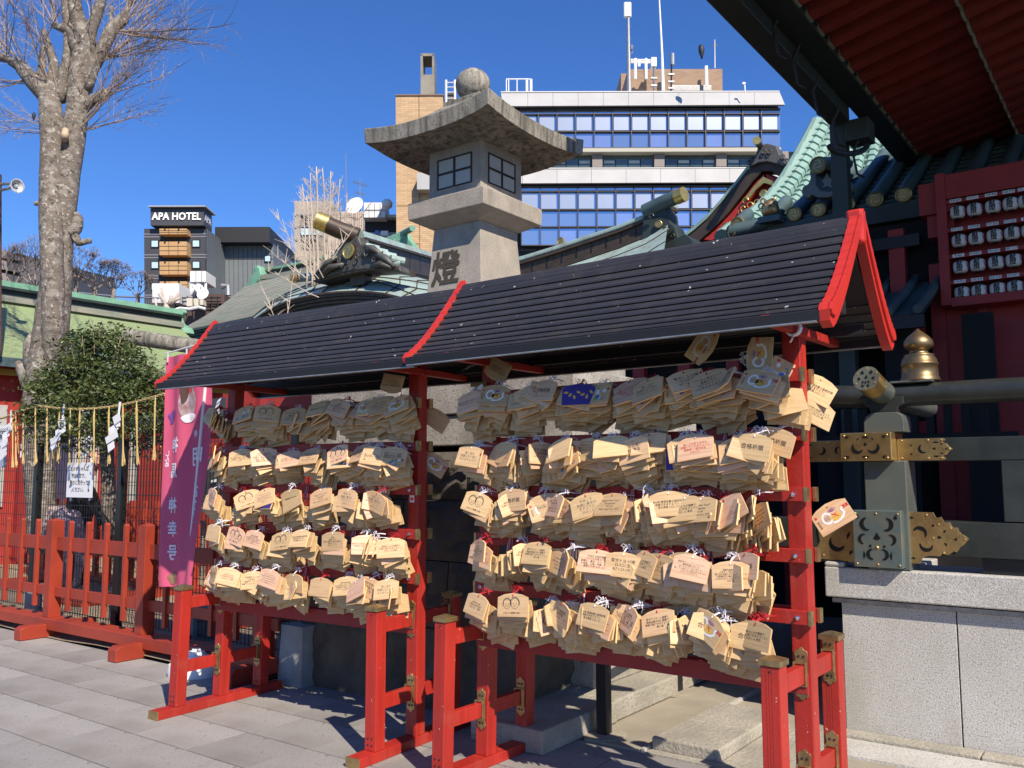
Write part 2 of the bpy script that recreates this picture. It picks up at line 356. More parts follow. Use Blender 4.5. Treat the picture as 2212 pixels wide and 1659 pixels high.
# handrail of dark metal
hr = thing('handrail', 'dark square-post handrail standing behind the right rack, seen below the plaques', 'handrail', (-2.72,4.55,0))
for (x,y) in ((-2.72,4.56),(-2.84,5.74)):
    MB().box(x-0.033,y-0.033,0,x+0.033,y+0.033,0.86).build('post', M['under'], hr, bevel=0.003)
    MB().lathe([(0.13,0.0),(0.13,0.016),(0.05,0.02)], (x,y,0.0), 20).build('post_footing', M['conc'], hr)
for z in (0.84, 0.60, 0.48): MB().beam((-2.70,4.3,z),(-2.87,6.1,z),0.05 if z > 0.8 else 0.03,0.035).build('rail', M['under'], hr)

# ================================================================== RACKS
def smooth_profile(t): return 2.095 + 0.465*((1-t)**1.28)
EAVE = 0.44
def roof_pt(t): return (-EAVE*t, smooth_profile(t))
def bracket(parent, cx, y, cz, name='brass_bracket'):
    # clover-ended strap on the front face of a post, with a socket frame round the crossbar
    pts = []
    def lobe(sg):
        out = []
        for a in range(0, 181, 15):
            th = radians(a); r = 0.024 + 0.006*abs(sin(3*th/1.0)) ; out.append((r*cos(th)*1.05, sg*(0.066 + r*sin(th)*1.35)))
        return out if sg > 0 else [(-p[0], p[1]) for p in out]
    outline = lobe(1) + lobe(-1)
    poly = [(cx+px_, y, cz+pz_) for (px_, pz_) in outline]
    m = MB().prism(poly, (0,-0.005,0))
    for sx in (-1,1): m.box(cx+sx*0.024-0.004, y-0.028, cz-0.046, cx+sx*0.024+0.004, y-0.004, cz+0.046)
    for sz in (-1,1): m.box(cx-0.028, y-0.026, cz+sz*0.044-0.004, cx+0.028, y-0.004, cz+sz*0.044+0.004)
    o = m.build(name, M['brass'], parent, local=True, bevel=0.002)
    s = MB()
    for sx in (-1,1):
        for sz in (-1,1): s.lathe([(0.0055,0),(0.0055,0.003),(0.002,0.004)], (cx+sx*0.010, y-0.006, cz+sz*0.068), 8, axis=(0,-1,0))
    s.build('screw', M['black_bolt'], o, local=True, kind='stuff')
BK = 0.91
def make_rack(label, org, rz, L, leanL, leanR, rx0, rx1, big_right, slats=13, low=0.0):
    R = thing('plaque_rack', label, 'plaque rack', (org[0], org[1], 0), rz, group='roofed red racks hung with prayer plaques')
    w = 0.0385
    for (X, lean) in ((0.0, leanL), (L, leanR)):
        def sh(m):
            m.v = [(x + lean*z, y, z) for (x,y,z) in m.v]; return m
        sh(MB().box(X-0.047,-0.50,0.0,X+0.047,0.50,0.053)).build('foot_beam', M['red'], R, local=True, bevel=0.004)
        for sy in (-1,1): sh(MB().box(X-0.048,sy*0.50-0.004 if sy>0 else -0.506,0.001,X+0.048,0.506 if sy>0 else sy*0.50+0.0,0.054)).build('beam_cap', M['brass'], R, local=True, bevel=0.002)
        for (y, name) in ((-0.335,'leg'),(0.335,'leg')):
            leg = sh(MB().box(X-w,y-w,0.053,X+w,y+w,0.775)).build(name, M['red'], R, local=True, bevel=0.004)
            c = MB().box(X-w-0.006,y-w-0.006,0.775,X+w+0.006,y+w+0.006,0.797)
            c.add([(X-w-0.006,y-w-0.006,0.797),(X+w+0.006,y-w-0.006,0.797),(X+w+0.006,y+w+0.006,0.797),(X-w-0.006,y+w+0.006,0.797),(X,y,0.812)],[(0,1,4),(1,2,4),(2,3,4),(3,0,4)])
            sh(c).build('leg_cap', M['brass'], R, local=True, bevel=0.0015)
            s = MB()
            for dx in (-0.014,0.014):
                for dz in (0.085,0.118): s.lathe([(0.005,0),(0.005,0.003),(0.002,0.004)], (X+dx,y-w-0.0005,dz), 8, axis=(0,-1,0))
            s.lathe([(0.004,0),(0.004,0.002),(0.001,0.003)], (X,y-w-0.0005,0.755), 8, axis=(0,-1,0))
            sh(s).build('screw', M['black_bolt'], leg, local=True, kind='stuff')
            g_ = MB()
            for dx in (-0.016,-0.005,0.006): g_.box(X+dx-0.0008,y-w-0.0008,0.13,X+dx+0.0008,y-w+0.001,0.77)
            sh(g_).build('groove', M['red_dark'], leg, local=True, kind='stuff')
        sh(MB().box(X-w,-w,0.053,X+w,w,2.16)).build('post', M['red'], R, local=True, bevel=0.004)
        for (z0,z1) in ((0.655,0.728),(0.252,0.325)):
            for (y0,y1) in ((-0.335+w,-w),(w,0.335-w)):
                sh(MB().box(X-0.019,y0,z0,X+0.019,y1,z1)).build('crossbar', M['red'], R, local=True, bevel=0.003)
            zc = (z0+z1)/2
            for yy in (-w, 0.335-w): bracket(R, X+lean*zc, yy-0.0008, zc)
        # arm under the roof
        sh(MB().box(X+w-0.01,-0.43,2.075,X+w+0.03,0.43,2.112)).build('roof_arm', M['red'], R, local=True, bevel=0.003)
    ends = (-0.047, L+0.056)
    for (k, zc) in enumerate((1.914,1.666,1.416,1.166,0.917)):
        for sy in (-1,1):
            y0, y1 = (-w-0.030, -w-0.001) if sy < 0 else (w+0.001, w+0.030)
            xa = ends[0] + leanL*zc; xb = ends[1] + leanR*zc
            MB().box(xa+0.012,y0,zc-0.028,xb-0.012,y1,zc+0.028).build('rail', M['red'], R, local=True, bevel=0.002)
            for (a,b_) in ((xa-0.002,xa+0.012),(xb-0.012,xb+0.002)):
                MB().box(a,y0-0.002,zc-0.030,b_,y1+0.002,zc+0.030).build('rail_cap', M['brass'], R, local=True, bevel=0.001)
        for (X, lean) in ((0.0, leanL), (L, leanR)):
            MB().lathe([(0.010,0),(0.010,0.004),(0.006,0.006),(0.006,0.012),(0.002,0.015)], (X+lean*zc,-w-0.031,zc), 10, axis=(0,-1,0)).build('bolt', M['steel'], R, local=True)
    MB().box(-0.03+leanL*.65,-0.020-w,0.612,L+0.03,-w-0.001,0.690).build('bottom_board', M['red_dark'], R, local=True, bevel=0.003)
    MB().box(0.0+leanL*.65,0.005,0.62,L,0.02,0.69).build('bottom_board', M['red_dark'], R, local=True)
    # roof: overlapping slats on both slopes
    n = slats
    ts = [ (i/n) for i in range(n+1) ]
    for side in (-1, 1):
        for i in range(n):
            y0, z0 = roof_pt(ts[i]); y1, z1 = roof_pt(ts[i+1])
            dy, dz = y1-y0, z1-z0; ln = hypot(dy,dz); ny, nz = (dz/ln, -dy/ln)       # outward normal for the front slope
            if nz < 0: ny, nz = -ny, -nz
            lift = 0.0125
            P = [(y0, z0+0.001), (y0+dy*0.12+ny*0.002, z0+dz*0.12+nz*0.002), (y0+dy*0.2+ny*0.005, z0+dz*0.2+nz*0.005), (y1+ny*lift-dy*0.10, z1+nz*lift-dz*0.10), (y1+ny*(lift-0.004)+dy*0.06, z1+nz*(lift-0.004)+dz*0.06), (y1+dy*0.02, z1+dz*0.02), (y0-ny*0.003, z0-nz*0.003-0.002)]
            poly = [(rx0, p[0]*(-side if side < 0 else -side*BK), p[1]) for p in P]
            MB().prism(poly, (rx1-rx0,0,0)).build('roof_slat', M['roofblk'], R, local=True)
    rc = [(-0.075,2.470),(-0.070,2.497),(-0.052,2.503),(-0.050,2.518),(-0.033,2.524),(-0.031,2.538),(-0.018,2.556),(0,2.562),(0.018,2.556),(0.031,2.538),(0.033,2.524),(0.050,2.518),(0.052,2.503),(0.070,2.497),(0.075,2.470),(0.05,2.46),(-0.05,2.46)]
    MB().prism([(rx0-0.001,y,z+0.002) for (y,z) in rc], (rx1-rx0+0.002,0,0)).build('ridge_cap', M['roofblk'], R, local=True, bevel=0.0015)
    for side in (-1,1):
        e = EAVE*side*(BK if side > 0 else 1)
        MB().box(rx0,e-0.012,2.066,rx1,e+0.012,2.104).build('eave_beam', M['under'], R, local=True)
        MB().box(rx0+0.01,e-0.016,2.060,rx1-0.01,e+0.010,2.0655).build('eave_strip', M['alu'], R, local=True)
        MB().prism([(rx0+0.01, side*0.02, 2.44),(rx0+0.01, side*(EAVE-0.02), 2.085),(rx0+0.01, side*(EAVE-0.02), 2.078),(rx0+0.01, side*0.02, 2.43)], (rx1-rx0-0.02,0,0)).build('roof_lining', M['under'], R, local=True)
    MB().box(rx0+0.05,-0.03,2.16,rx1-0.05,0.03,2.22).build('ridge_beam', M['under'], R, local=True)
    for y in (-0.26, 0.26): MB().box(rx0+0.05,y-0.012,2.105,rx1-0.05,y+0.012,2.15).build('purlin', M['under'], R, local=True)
    # red scalloped verges
    def verge(x0, x1, drop, name, both=True, thick=0.02):
        for side in ((-1,1) if both else (-1,)):
            outer = []
            for i in range(n+1):
                y, z = roof_pt(ts[i]); outer.append((y*-side if side > 0 else y, z+0.028))
                if i < n:
                    y2, z2 = roof_pt(ts[i]+ (0.80/n)); outer.append((y2*-side if side > 0 else y2, z2+0.034))
            inner = []
            for i in range(n, -1, -1):
                y, z = roof_pt(ts[i]); t = ts[i]
                inner.append(((y*0.93+0.0)*(-side if side > 0 else 1), z - drop*(1.0+0.25*t)))
            y, z = roof_pt(1.0)
            tip = [((y-0.012)*(-side if side > 0 else 1), z+0.008), ((y-0.006)*(-side if side > 0 else 1), z-drop*0.75)]
            poly = [(x0, p[0]*(BK if side > 0 else 1), p[1]) for p in (outer + tip + inner)]
            MB().prism(poly, (x1-x0,0,0)).build(name, M['red_trim'], R, local=True, bevel=0.0)
    if big_right:
        verge(rx1-0.004, rx1+0.036, 0.044, 'bargeboard')
        verge(rx1+0.030, rx1+0.046, 0.010, 'verge_trim')
        MB().box(rx1-0.02,-0.028,2.44,rx1+0.048,0.028,2.585).build('ridge_end', M['red_trim'], R, local=True, bevel=0.012)
        verge(rx0-0.022, rx0+0.012, 0.020, 'verge_trim')
        MB().prism([(rx0-0.02,-0.03,2.54),(rx0-0.02,-0.012,2.578),(rx0-0.02,0.012,2.578),(rx0-0.02,0.03,2.54)], (0.03,0,0)).build('ridge_end', M['red_trim'], R, local=True)
    else:
        verge(rx0-0.024, rx0+0.008, 0.024, 'verge_trim')
        MB().prism([(rx0-0.022,-0.03,2.54),(rx0-0.022,-0.012,2.578),(rx0-0.022,0.012,2.578),(rx0-0.022,0.03,2.54)], (0.03,0,0)).build('ridge_end', M['red_trim'], R, local=True)
    return R
def bang(a, b): return atan2(b[1]-a[1], b[0]-a[0]), hypot(b[0]-a[0], b[1]-a[1])
PL0, PL1 = (-5.175,3.725), (-3.505,3.815)
PR0, PR1 = (-2.967,3.770), (-1.262,3.728)
az, LL_ = bang(PL0, PL1)
rackL = make_rack('left red plaque rack with a narrower black slatted roof', PL0, az, LL_, 0.035, 0.0, -0.17, 0.0+LL_+0.355, False)
bz, LR_ = bang(PR0, PR1)
rackR = make_rack('right red plaque rack, nearest the stone wall, with the wide red gable end', PR0, bz, LR_, 0.022, 0.0, -0.165, LR_+0.265, True)
# white tie round the arm of the right rack
tm = MB()
for k in range(3): tm.tube([(LR_+0.060+0.026*cos(a)*1.15, -0.17+0.008*k, 2.094+0.030*sin(a)) for a in [i*pi/6 for i in range(13)]], 0.0055, 5)
tm.tube([(LR_+0.06,-0.17,2.06),(LR_+0.065,-0.19,2.045),(LR_+0.05,-0.175,2.035)],0.004,5)
tm.v = [tuple(rackR.matrix_basis @ Vector(v)) for v in tm.v]
tm.build('cord_tie', M['paper'], label='white cord knotted round the roof arm of the right rack', cat='cord')

# ================================================================== PLAQUES
PW, PH, PT = 0.162, 0.102, 0.0075
HOLE = 0.012
def plaque_poly(y):  # hole at origin
    t = HOLE
    return [(-PW/2,y,t-0.012-PH+0.006),(PW/2,y,t-0.012-PH+0.006),(PW/2,y,t-0.016),(PW*0.28,y,t-0.002),(0,y,t+0.004),(-PW*0.28,y,t-0.002),(-PW/2,y,t-0.016)]
def plaque_base():
    m = MB()
    m.prism(plaque_poly(-PT/2), (0,PT,0), 0, 2)
    m.lathe([(0.0028,0),(0.0028,0.0006)], (0,-PT/2-0.0004,0), 8, 1, axis=(0,-1,0))
    return m
FM = lambda x, z, s=1.0, roll=0.0: face_m((x, -PT/2-0.0006, z), (0,-1,0), s=s, roll=roll)
def ell(m, x, z, rx, rz, mi, rot=0.0, lay=0, n=14):
    y = -PT/2-0.0005-lay*0.0003
    pts = [(x+rx*cos(a)*cos(rot)-rz*sin(a)*sin(rot), y, z+rx*cos(a)*sin(rot)+rz*sin(a)*cos(rot)) for a in [2*pi*i/n for i in range(n)]]
    m.add(pts, [tuple(range(n))], mi)
def stroke(m, pts, w, mi, lay=1):
    y = -PT/2-0.0005-lay*0.0003
    vs = []; fs = []
    for i,(x,z) in enumerate(pts):
        x0,z0 = pts[max(0,i-1)]; x1,z1 = pts[min(len(pts)-1,i+1)]
        dx,dz = x1-x0, z1-z0; l = hypot(dx,dz) or 1; nx,nz = -dz/l*w/2, dx/l*w/2
        vs += [(x+nx,y,z+nz),(x-nx,y,z-nz)]
    for i in range(len(pts)-1): fs.append((2*i,2*i+1,2*i+3,2*i+2))
    m.add(vs, fs, mi)
WISH = [
 ("合格祈願", 0.026, None, 'ink'),
 ("家族みんなが健康で\n元気に過ごせますように!!\n2025.1.13 幸宏", 0.0125, None, 'ink'),
 ("星野源さんのアリーナツアー\n福岡当選しました\nありがとうございました\n皆いつか源さんに会えますように\n2025.1.22 かおりん", 0.0098, None, 'ink_grey'),
 ("全国大会絶対優勝\nできるって信じてます。\n蓮ノ空と月音こなさんとの出会ては\n大変喜ばしい事なんだと思う。\nこれからもずっと応援しております\n2025.2.20", 0.0088, None, 'ink'),
 ("息子の駒場東邦\n中学合格!\n2025.2.19      Y.Y", 0.016, None, 'ink'),
 ("ขอให้มีความสุข\n ปังปังนะปังๆนะปัง!!\n2025.2.24     田中", 0.0125, None, 'ink'),
 ("祈願\n我慢した分\n自分の望みに自分の意思で\n出来るように\n2025.1.25    YS", 0.0115, None, 'ink'),
 ("愛犬ラッキーの健康と\n家族全員が共に健康で\n笑顔で過ごせますように\n       明の香", 0.0120, None, 'ink'),
 ("大阪生 合格祈願\nパスワル大阪エカ!!\n都構え、兼兵、カカ、丹波\n北海道、広島、沖縄、千葉\n富福の大虎 2025.1.24", 0.0115, None, 'ink'),
 ("菊池トヨ 97歳\nS2.9.21.生\nR7.1.29.(水)", 0.0185, None, 'ink'),
 ("推し活が\n充実した一年に\nなりますように", 0.0170, None, 'ink_grey'),
 ("Happy New Year!!\nProsperity\nFor all\nWho stay here 2025", 0.0140, None, 'ink'),
 ("I wish we can have\na great relationship with\nmy family and friends\nand be good around us\n2025.1.1", 0.0125, None, 'ink_grey'),
 ("I hope my business\nwill do well this year\nand I can look\nback anyway!", 0.0150, None, 'ink'),
 ("赤ちゃんが来てくれますように\n1年幸せに過ごします。みく", 0.0115, None, 'ink'),
 ("今年こそ\n良縁に恵まれ\nますように\n2025.1.4", 0.0175, None, 'ink_grey'),
 ("第60回 管理栄養士国家試験\n合格できますように。\n深水美香 2025.1.31", 0.0120, None, 'ink'),
 ("バケモノ濯子だって\n最後の年と\nなりますように\n2025年元旦の空にて", 0.0145, None, 'ink'),
 ("推しが元気で今年も\n活躍してくれますように\n健康第一 家内安全\n2025.1.5", 0.0128, None, 'ink_red'),
 ("兼業作家小説家になって\nコミカライズされますように\n令和7年 四十嵐", 0.0115, None, 'ink'),
 ("2025年も\nREAL AKIBA\nマロンさん!!\n健康で楽しい年に\nなりますように!", 0.0128, None, 'ink'),
 ("社会復帰 がんばる\nお金 推し\n家族がいつまでも\n健康でいられますように", 0.0135, None, 'ink'),
 ("Buck-Tick", 0.030, None, 'ink_grey'),
 ("絶対合格!!\n野田香与\n令和7年", 0.0205, None, 'ink'),
]
plaque_me = []
for i, (t, s, _, ink) in enumerate(WISH):
    for wd in ('wood', 'wood2') if i % 3 == 0 else (('wood',) if i % 3 == 1 else ('wood2' if i % 6 == 2 else 'wood',)):
        m = plaque_base()
        m.mesh(text_mesh(t, s, 1, 1.05), FM(0.0, -0.044, 0.96, random.uniform(-0.03,0.03)), 1)
        plaque_me.append((m.data('prayer_plaque', [M[wd], M[ink], M['wood_edge']], fix=False), 'text'))
# drawn faces
for v in range(3):
    m = plaque_base()
    cs = [(-0.030,-0.035,0.020),(0.012,-0.033,0.022),(0.048,-0.045,0.016)][:2+(v % 2)]
    for (cx_, cz_, r) in cs:
        stroke(m, [(cx_+r*cos(a), cz_+r*1.1*sin(a)) for a in [2*pi*i/16 for i in range(17)]], 0.0014, 1)
        stroke(m, [(cx_+r*1.12*cos(a), cz_+r*1.25*sin(a)+0.002) for a in [pi*i/8 for i in range(-1,10)]], 0.003, 1)
        for sx in (-1,1): ell(m, cx_+sx*r*0.38, cz_, 0.0016, 0.0024, 1)
        stroke(m, [(cx_+r*0.3*cos(a), cz_-r*0.35+r*0.25*sin(a)) for a in [pi+pi*i/6 for i in range(7)]], 0.0012, 1)
    m.mesh(text_mesh("2025.1.5 健康 お金", 0.011, 1, 1), FM(-0.005, -0.078), 1)
    plaque_me.append((m.data('prayer_plaque', [M['wood'] if v != 1 else M['wood2'], M['ink'], M['wood_edge']], fix=False), 'drawing'))
# printed backs: snake round a golden bag with a red bow, and posies of flowers
pic = []
for v in range(3):
    m = plaque_base()
    if v < 2:
        stroke(m, [(-0.025+0.019*cos(a), -0.040+0.022*sin(a)) for a in [2*pi*i/14 for i in range(15)]], 0.009, 3)
        stroke(m, [(-0.012,-0.066),(0.0,-0.070),(0.02,-0.068),(0.038,-0.062),(0.050,-0.050),(0.045,-0.036),(0.052,-0.026)], 0.010, 3)
        for k in range(3): stroke(m, [(-0.034+0.008*k,-0.030),(-0.034+0.008*k,-0.050)], 0.0012, 6, 2)
        ell(m, 0.012,-0.052,0.022,0.015,4,0,1); ell(m, -0.008,-0.044,0.012,0.010,4,0.5,1)
        stroke(m, [(0.0,-0.034),(0.012,-0.040),(0.026,-0.032),(0.012,-0.040),(0.006,-0.052),(0.012,-0.040),(0.022,-0.053)], 0.004, 5, 3)
        for a in range(9): stroke(m, [(0.010,-0.025),(0.010+0.022*cos(radians(20+a*17)),-0.025+0.018*sin(radians(20+a*17)))], 0.0016, 5 if a % 2 else 6, 1)
        m.mesh(text_mesh("開運" if v == 0 else "祈願", 0.015, 1, 1, 0.0004), FM(0.066,-0.030), 5)
        ell(m, -0.066,-0.018,0.006,0.006,5); m.mesh(text_mesh("神\n田\n明\n神", 0.009, 1, 0.95), FM(-0.066,-0.052), 1)
        mats = [M['wood'],M['ink'],M['wood_edge'],M['pw'],M['py'],M['ink_red'],M['pb']]
    else:
        rr = random.Random(5)
        for k in range(9): ell(m, rr.uniform(-0.055,0.05), rr.uniform(-0.072,-0.028), rr.uniform(0.007,0.013), rr.uniform(0.006,0.011), [3,6,4,7,3,6][k % 6], rr.random()*3, k % 4)
        ell(m, 0.010,-0.030,0.008,0.009,3,0,5); stroke(m, [(0.003,-0.022),(0.010,-0.019),(0.017,-0.022)], 0.005, 1, 6)
        ell(m, 0.068,-0.026,0.007,0.007,5)
        mats = [M['wood'],M['ink'],M['wood_edge'],M['pw'],M['py'],M['ink_red'],M['pb'],M['pg']]
    pic.append((m.data('prayer_plaque', mats, fix=False), 'picture' if v < 2 else 'flowers'))
m = plaque_base(); m.add([(p[0]*0.97, -PT/2-0.0004, p[2]*0.97) for p in plaque_poly(0)], [tuple(range(7))], 8)
for k in range(7): ell(m, -0.06+k*0.02, -0.03-0.012*(k % 3), 0.011, 0.006, 4, k*0.9, 1)
pic.append((m.data('prayer_plaque', [M['wood'],M['ink'],M['wood_edge'],M['pw'],M['py'],M['ink_red'],M['pb'],M['pg'],M['pv']], fix=False), 'violet'))
plain = plaque_base().data('prayer_plaque', [M['wood'],M['ink'],M['wood_edge']], fix=False)
plain2 = plaque_base().data('prayer_plaque', [M['wood2'],M['ink'],M['wood_edge']], fix=False)
# cords (in plaque space, hole at origin, running up and back to the rail)
def cord_mesh(n, seed, matn):
    r = random.Random(seed); m = MB()
    for k in range(n):
        dx = r.uniform(-0.010,0.010); ex = r.uniform(-0.004,0.022)
        m.tube([(0,-PT/2-0.002,-0.001),(dx*0.4,-0.002,0.012),(dx*0.8+ex*0.3,0.020,0.028),(dx+ex*0.7,0.050,0.044),(dx*1.2+ex,0.085,0.050)], 0.0017, 4, 0, False)
    for k in range(4):
        a = r.uniform(-1,1); cx_ = 0.006
        m.tube([(cx_,0.035,0.038),(cx_+a*0.016,0.030,0.050+0.006*r.random()),(cx_+a*0.034,0.026,0.046-0.012*r.random()),(cx_+a*0.044,0.028,0.030-0.012*r.random())], 0.0014, 4, 0, False)
    for sx in (-1,1): m.tube([(cx_,0.036,0.036),(sx*0.012,0.020,0.052),(sx*0.024,0.018,0.044),(sx*0.010,0.026,0.034)], 0.0014, 4, 0, False)
    return m.data('cord', M[matn])
cords = [cord_mesh(4, s, 'cordw') for s in (1,2,3)] + [cord_mesh(5, s, 'cordr') for s in (4,5)]
RZ = (1.914,1.666,1.416,1.166,0.917)
ORD = ['first','second','third','fourth','fifth','sixth','seventh','eighth','ninth','tenth','eleventh','twelfth','thirteenth','fourteenth','fifteenth']
ROWN = ['top','second','middle','fourth','bottom']
INK = {'text':'handwritten', 'drawing':'face-drawn', 'picture':'snake-printed', 'flowers':'posy-printed', 'violet':'violet-printed', 'plain':'blank-faced'}
pr = random.Random(21)
pile = MB(); n_ind = 0; cx_ = 0.006
def put_plaque(R, side, row, bi, pos, rot, me_kind, label, cord=None):
    global n_ind
    me, kd = me_kind
    o = bpy.data.objects.new('prayer_plaque', me); COL.objects.link(o)
    mw = R.matrix_basis @ (Matrix.Translation(pos) @ rot.to_matrix().to_4x4())
    o.location = mw.to_translation(); o.rotation_euler = mw.to_euler(); tag(o, label, 'prayer plaque', 'wooden prayer plaques hung on the racks')
    if cord is not None:
        c = bpy.data.objects.new('cord', cord); COL.objects.link(c); c.parent = o
        c['label'] = 'white tied cord' if cord.materials[0] == M['cordw'] else 'red tied cord'
    n_ind += 1
def add_row(R, side, row, L, xs, nfront, nback):
    zc = RZ[row]; order_ = sorted(x_[0] for x_ in xs)
    for bi, (x0, yaw0, roll0) in enumerate(xs):
        pitch0 = pr.uniform(6, 18) + (14 if row == 0 else 0) + (6 if row == 1 else 0)
        edge = abs(yaw0) > 42
        ntot = nfront + nback
        nrm = Vector((sin(radians(yaw0)), -cos(radians(yaw0)), 0))
        side_v = Vector((cos(radians(yaw0)), sin(radians(yaw0)), 0))
        step = pr.uniform(0.010, 0.0155) if not edge else 0.0135
        top = zc - 0.018 + (pr.uniform(0.0, 0.030) if row == 0 else pr.uniform(-0.008, 0.006))
        base = Vector((x0+pr.uniform(-0.012,0.012), -0.082 if not edge else -0.135, top+pr.uniform(-0.006,0.018)))
        low = pr.uniform(0.105, 0.155)
        fan = pr.choice((-1, 1, -1))*pr.uniform(0.02, 0.07)
        for i in range(ntot):
            f = i/(ntot-1)
            drop = (1-f)**0.8*low + pr.uniform(-0.007,0.007)
            yaw = yaw0 + pr.gauss(0, 11); roll = roll0*(0.3+0.9*f) + pr.gauss(0, 12 if i < ntot-1 else 5); pitch = pitch0*(0.1+1.0*f) + pr.gauss(0, 5)
            spread = (1-f)*fan + pr.uniform(-0.016,0.016)
            if edge: pos = base + nrm*(step*(i-ntot/2)) + Vector((0, pr.uniform(-0.02,0.02), -drop*0.8-0.01))
            else: pos = base + nrm*(step*i) + side_v*spread + Vector((0,0,-drop))
            if pos.y > -0.083: pos.y = -0.083
            rot = (Matrix.Rotation(radians(yaw),3,'Z') @ Matrix.Rotation(radians(-pitch),3,'X') @ Matrix.Rotation(radians(roll),3,'Y')).to_euler()
            if i < nback:
                mw = R.matrix_basis @ (Matrix.Translation(pos) @ rot.to_matrix().to_4x4())
                me = plaque_me[pr.randrange(len(plaque_me))][0] if (i >= nback-2 and not edge) else plain
                n0 = len(pile.v); pile.v.extend([tuple(mw @ v.co) for v in me.vertices]); 
                for p in me.polygons: pile.f.append(tuple(q+n0 for q in p.vertices)); pile.m.append(p.material_index)
            else:
                r = pr.random()
                front = (i == ntot-1)
                if r < 0.64 or front and r < 0.88: mk = pr.choice(plaque_me)
                elif r < (0.74 if row > 1 else 0.80): mk = pr.choice(pic)
                else: mk = (pr.choice((plain, plain, plain2)), 'plain')
                if (side, row, bi, i) in SPECIAL: mk = SPECIAL[(side, row, bi, i)]
                j = ntot-1-i
                w_ = ('frontmost' if j == 0 else ORD[j]+' from front')
                lab = '%s plaque, %s in %s bunch from left, %s row, %s rack' % (INK[mk[1]], w_, ORD[order_.index(x0)], ROWN[row], side)
                cd = None
                if front or (j == 1 and pr.random() < 0.6): cd = cords[pr.randrange(3)] if pr.random() < 0.72 else cords[3+pr.randrange(2)]
                put_plaque(R, side, row, bi, pos, rot, mk, lab, cd)
SPECIAL = {}
def T(i):  # the text plaque made from WISH[i]
    k = 0
    for a in range(i): k += 2 if a % 3 == 0 else 1
    return plaque_me[k]
lastR, lastL = 11, 9
def X(px, row, side='right'):
    z = RZ[row]-0.05; p = at_y(px, 900, 3.62); d = ray(px, 1000+0*row); t = 3.63/d.y
    # local x on the rack of a picture column
    Rm = (rackR if side == 'right' else rackL).matrix_basis.inverted()
    P = O + ray(px, (850,1000,1110,1220,1340)[row])*(3.62/ray(px,(850,1000,1110,1220,1340)[row]).y)
    return (Rm @ P).x
def fill(row, rr, extra):
    row = list(row)
    for k in range(extra):
        xs_ = sorted(p for p,_,_ in row); gaps = sorted(((b_-a_), (a_+b_)/2) for a_,b_ in zip(xs_,xs_[1:]))
        row.append((gaps[-1][1]+rr.uniform(-6,6), rr.choice((0,0,-20,25,58,-50)), rr.uniform(-22,18)))
    return row
rowsR = [
 [(1045,-6,-4),(1095,5,8),(1150,12,-14),(1200,0,10),(1250,20,6),(1305,2,-4),(1370,8,-20),(1430,-8,-18),(1490,14,-16),(1555,4,-8),(1612,-14,-10),(1665,6,8)],
 [(1048,-10,4),(1105,2,0),(1157,62,4),(1210,30,-8),(1285,-4,0),(1352,-6,-4),(1425,0,-10),(1495,12,-14),(1545,-4,-3),(1610,6,-12),(1672,-10,10)],
 [(1052,-4,8),(1108,10,-8),(1165,28,-4),(1226,-12,-6),(1290,2,-8),(1352,-8,3),(1430,34,-6),(1480,18,-12),(1545,-6,0),(1620,-22,-18),(1676,-40,-22)],
 [(1055,-4,3),(1122,66,6),(1180,-8,4),(1246,-14,8),(1314,4,2),(1374,-6,5),(1455,-8,3),(1528,-4,4),(1600,2,-4),(1660,-30,2)],
 [(1060,-8,2),(1125,6,-3),(1178,64,4),(1242,-10,8),(1320,-4,2),(1390,-8,8),(1475,66,-3),(1545,10,18),(1595,-20,24),(1640,0,0)]]
rowsL = [
 [(500,-30,14),(545,4,-8),(590,10,8),(645,-6,-12),(700,-16,-10),(745,6,12),(800,-10,0),(855,6,-22)],
 [(490,-14,-12),(530,16,-10),(575,44,-12),(625,48,-10),(680,-10,-4),(735,6,-18),(790,-18,-8),(845,12,6)],
 [(480,-6,2),(535,30,-18),(590,6,-6),(640,-8,-8),(695,10,-10),(755,-6,4),(820,0,2)],
 [(482,-10,4),(525,0,2),(565,-8,8),(610,20,-4),(665,-4,0),(725,6,2),(780,44,8),(840,18,-6)],
 [(475,-6,6),(520,4,0),(562,-4,2),(600,4,2),(642,-6,-2),(690,-2,4),(745,6,0),(800,-4,2),(842,-10,0)]]
SPECIAL.update({('right',4,0,lastR):T(5),('right',4,1,lastR):plaque_me[-3],('right',4,3,lastR):T(4),('right',4,4,lastR):T(16),('right',4,7,lastR):T(0),('right',4,8,lastR):pic[0],('right',4,9,lastR):T(1),
 ('right',3,0,lastR):T(6),('right',3,2,lastR):T(7),('right',3,4,lastR):T(8),('right',3,5,lastR):T(9),('right',3,6,lastR):T(10),('right',3,7,lastR):T(2),('right',3,8,lastR):T(3),
 ('right',2,2,lastR):T(22),('right',2,8,lastR):T(11),('right',1,4,lastR):T(12),('right',1,7,lastR):T(13),('right',0,1,lastR):pic[0],('right',0,4,lastR):pic[3],('right',0,5,lastR):pic[2],
 ('right',0,9,lastR):T(17),('right',0,11,lastR):pic[1],('right',1,10,lastR):T(0),('left',2,3,lastL):T(0),('left',2,6,lastL):T(15),('left',4,7,lastL):T(23),('left',0,6,lastL):pic[1],('left',0,1,lastL):pic[2],('left',0,7,lastL):pic[0]})
fr_ = random.Random(77)
for r_, lst in enumerate(rowsR):
    lst = fill(lst, fr_, (0,2,2,2,2)[r_])
    add_row(rackR, 'right', r_, LR_, [(X(p, r_, 'right'), a, b) for (p,a,b) in lst], (3,4,4,3,3)[r_], (9,8,8,9,9)[r_])
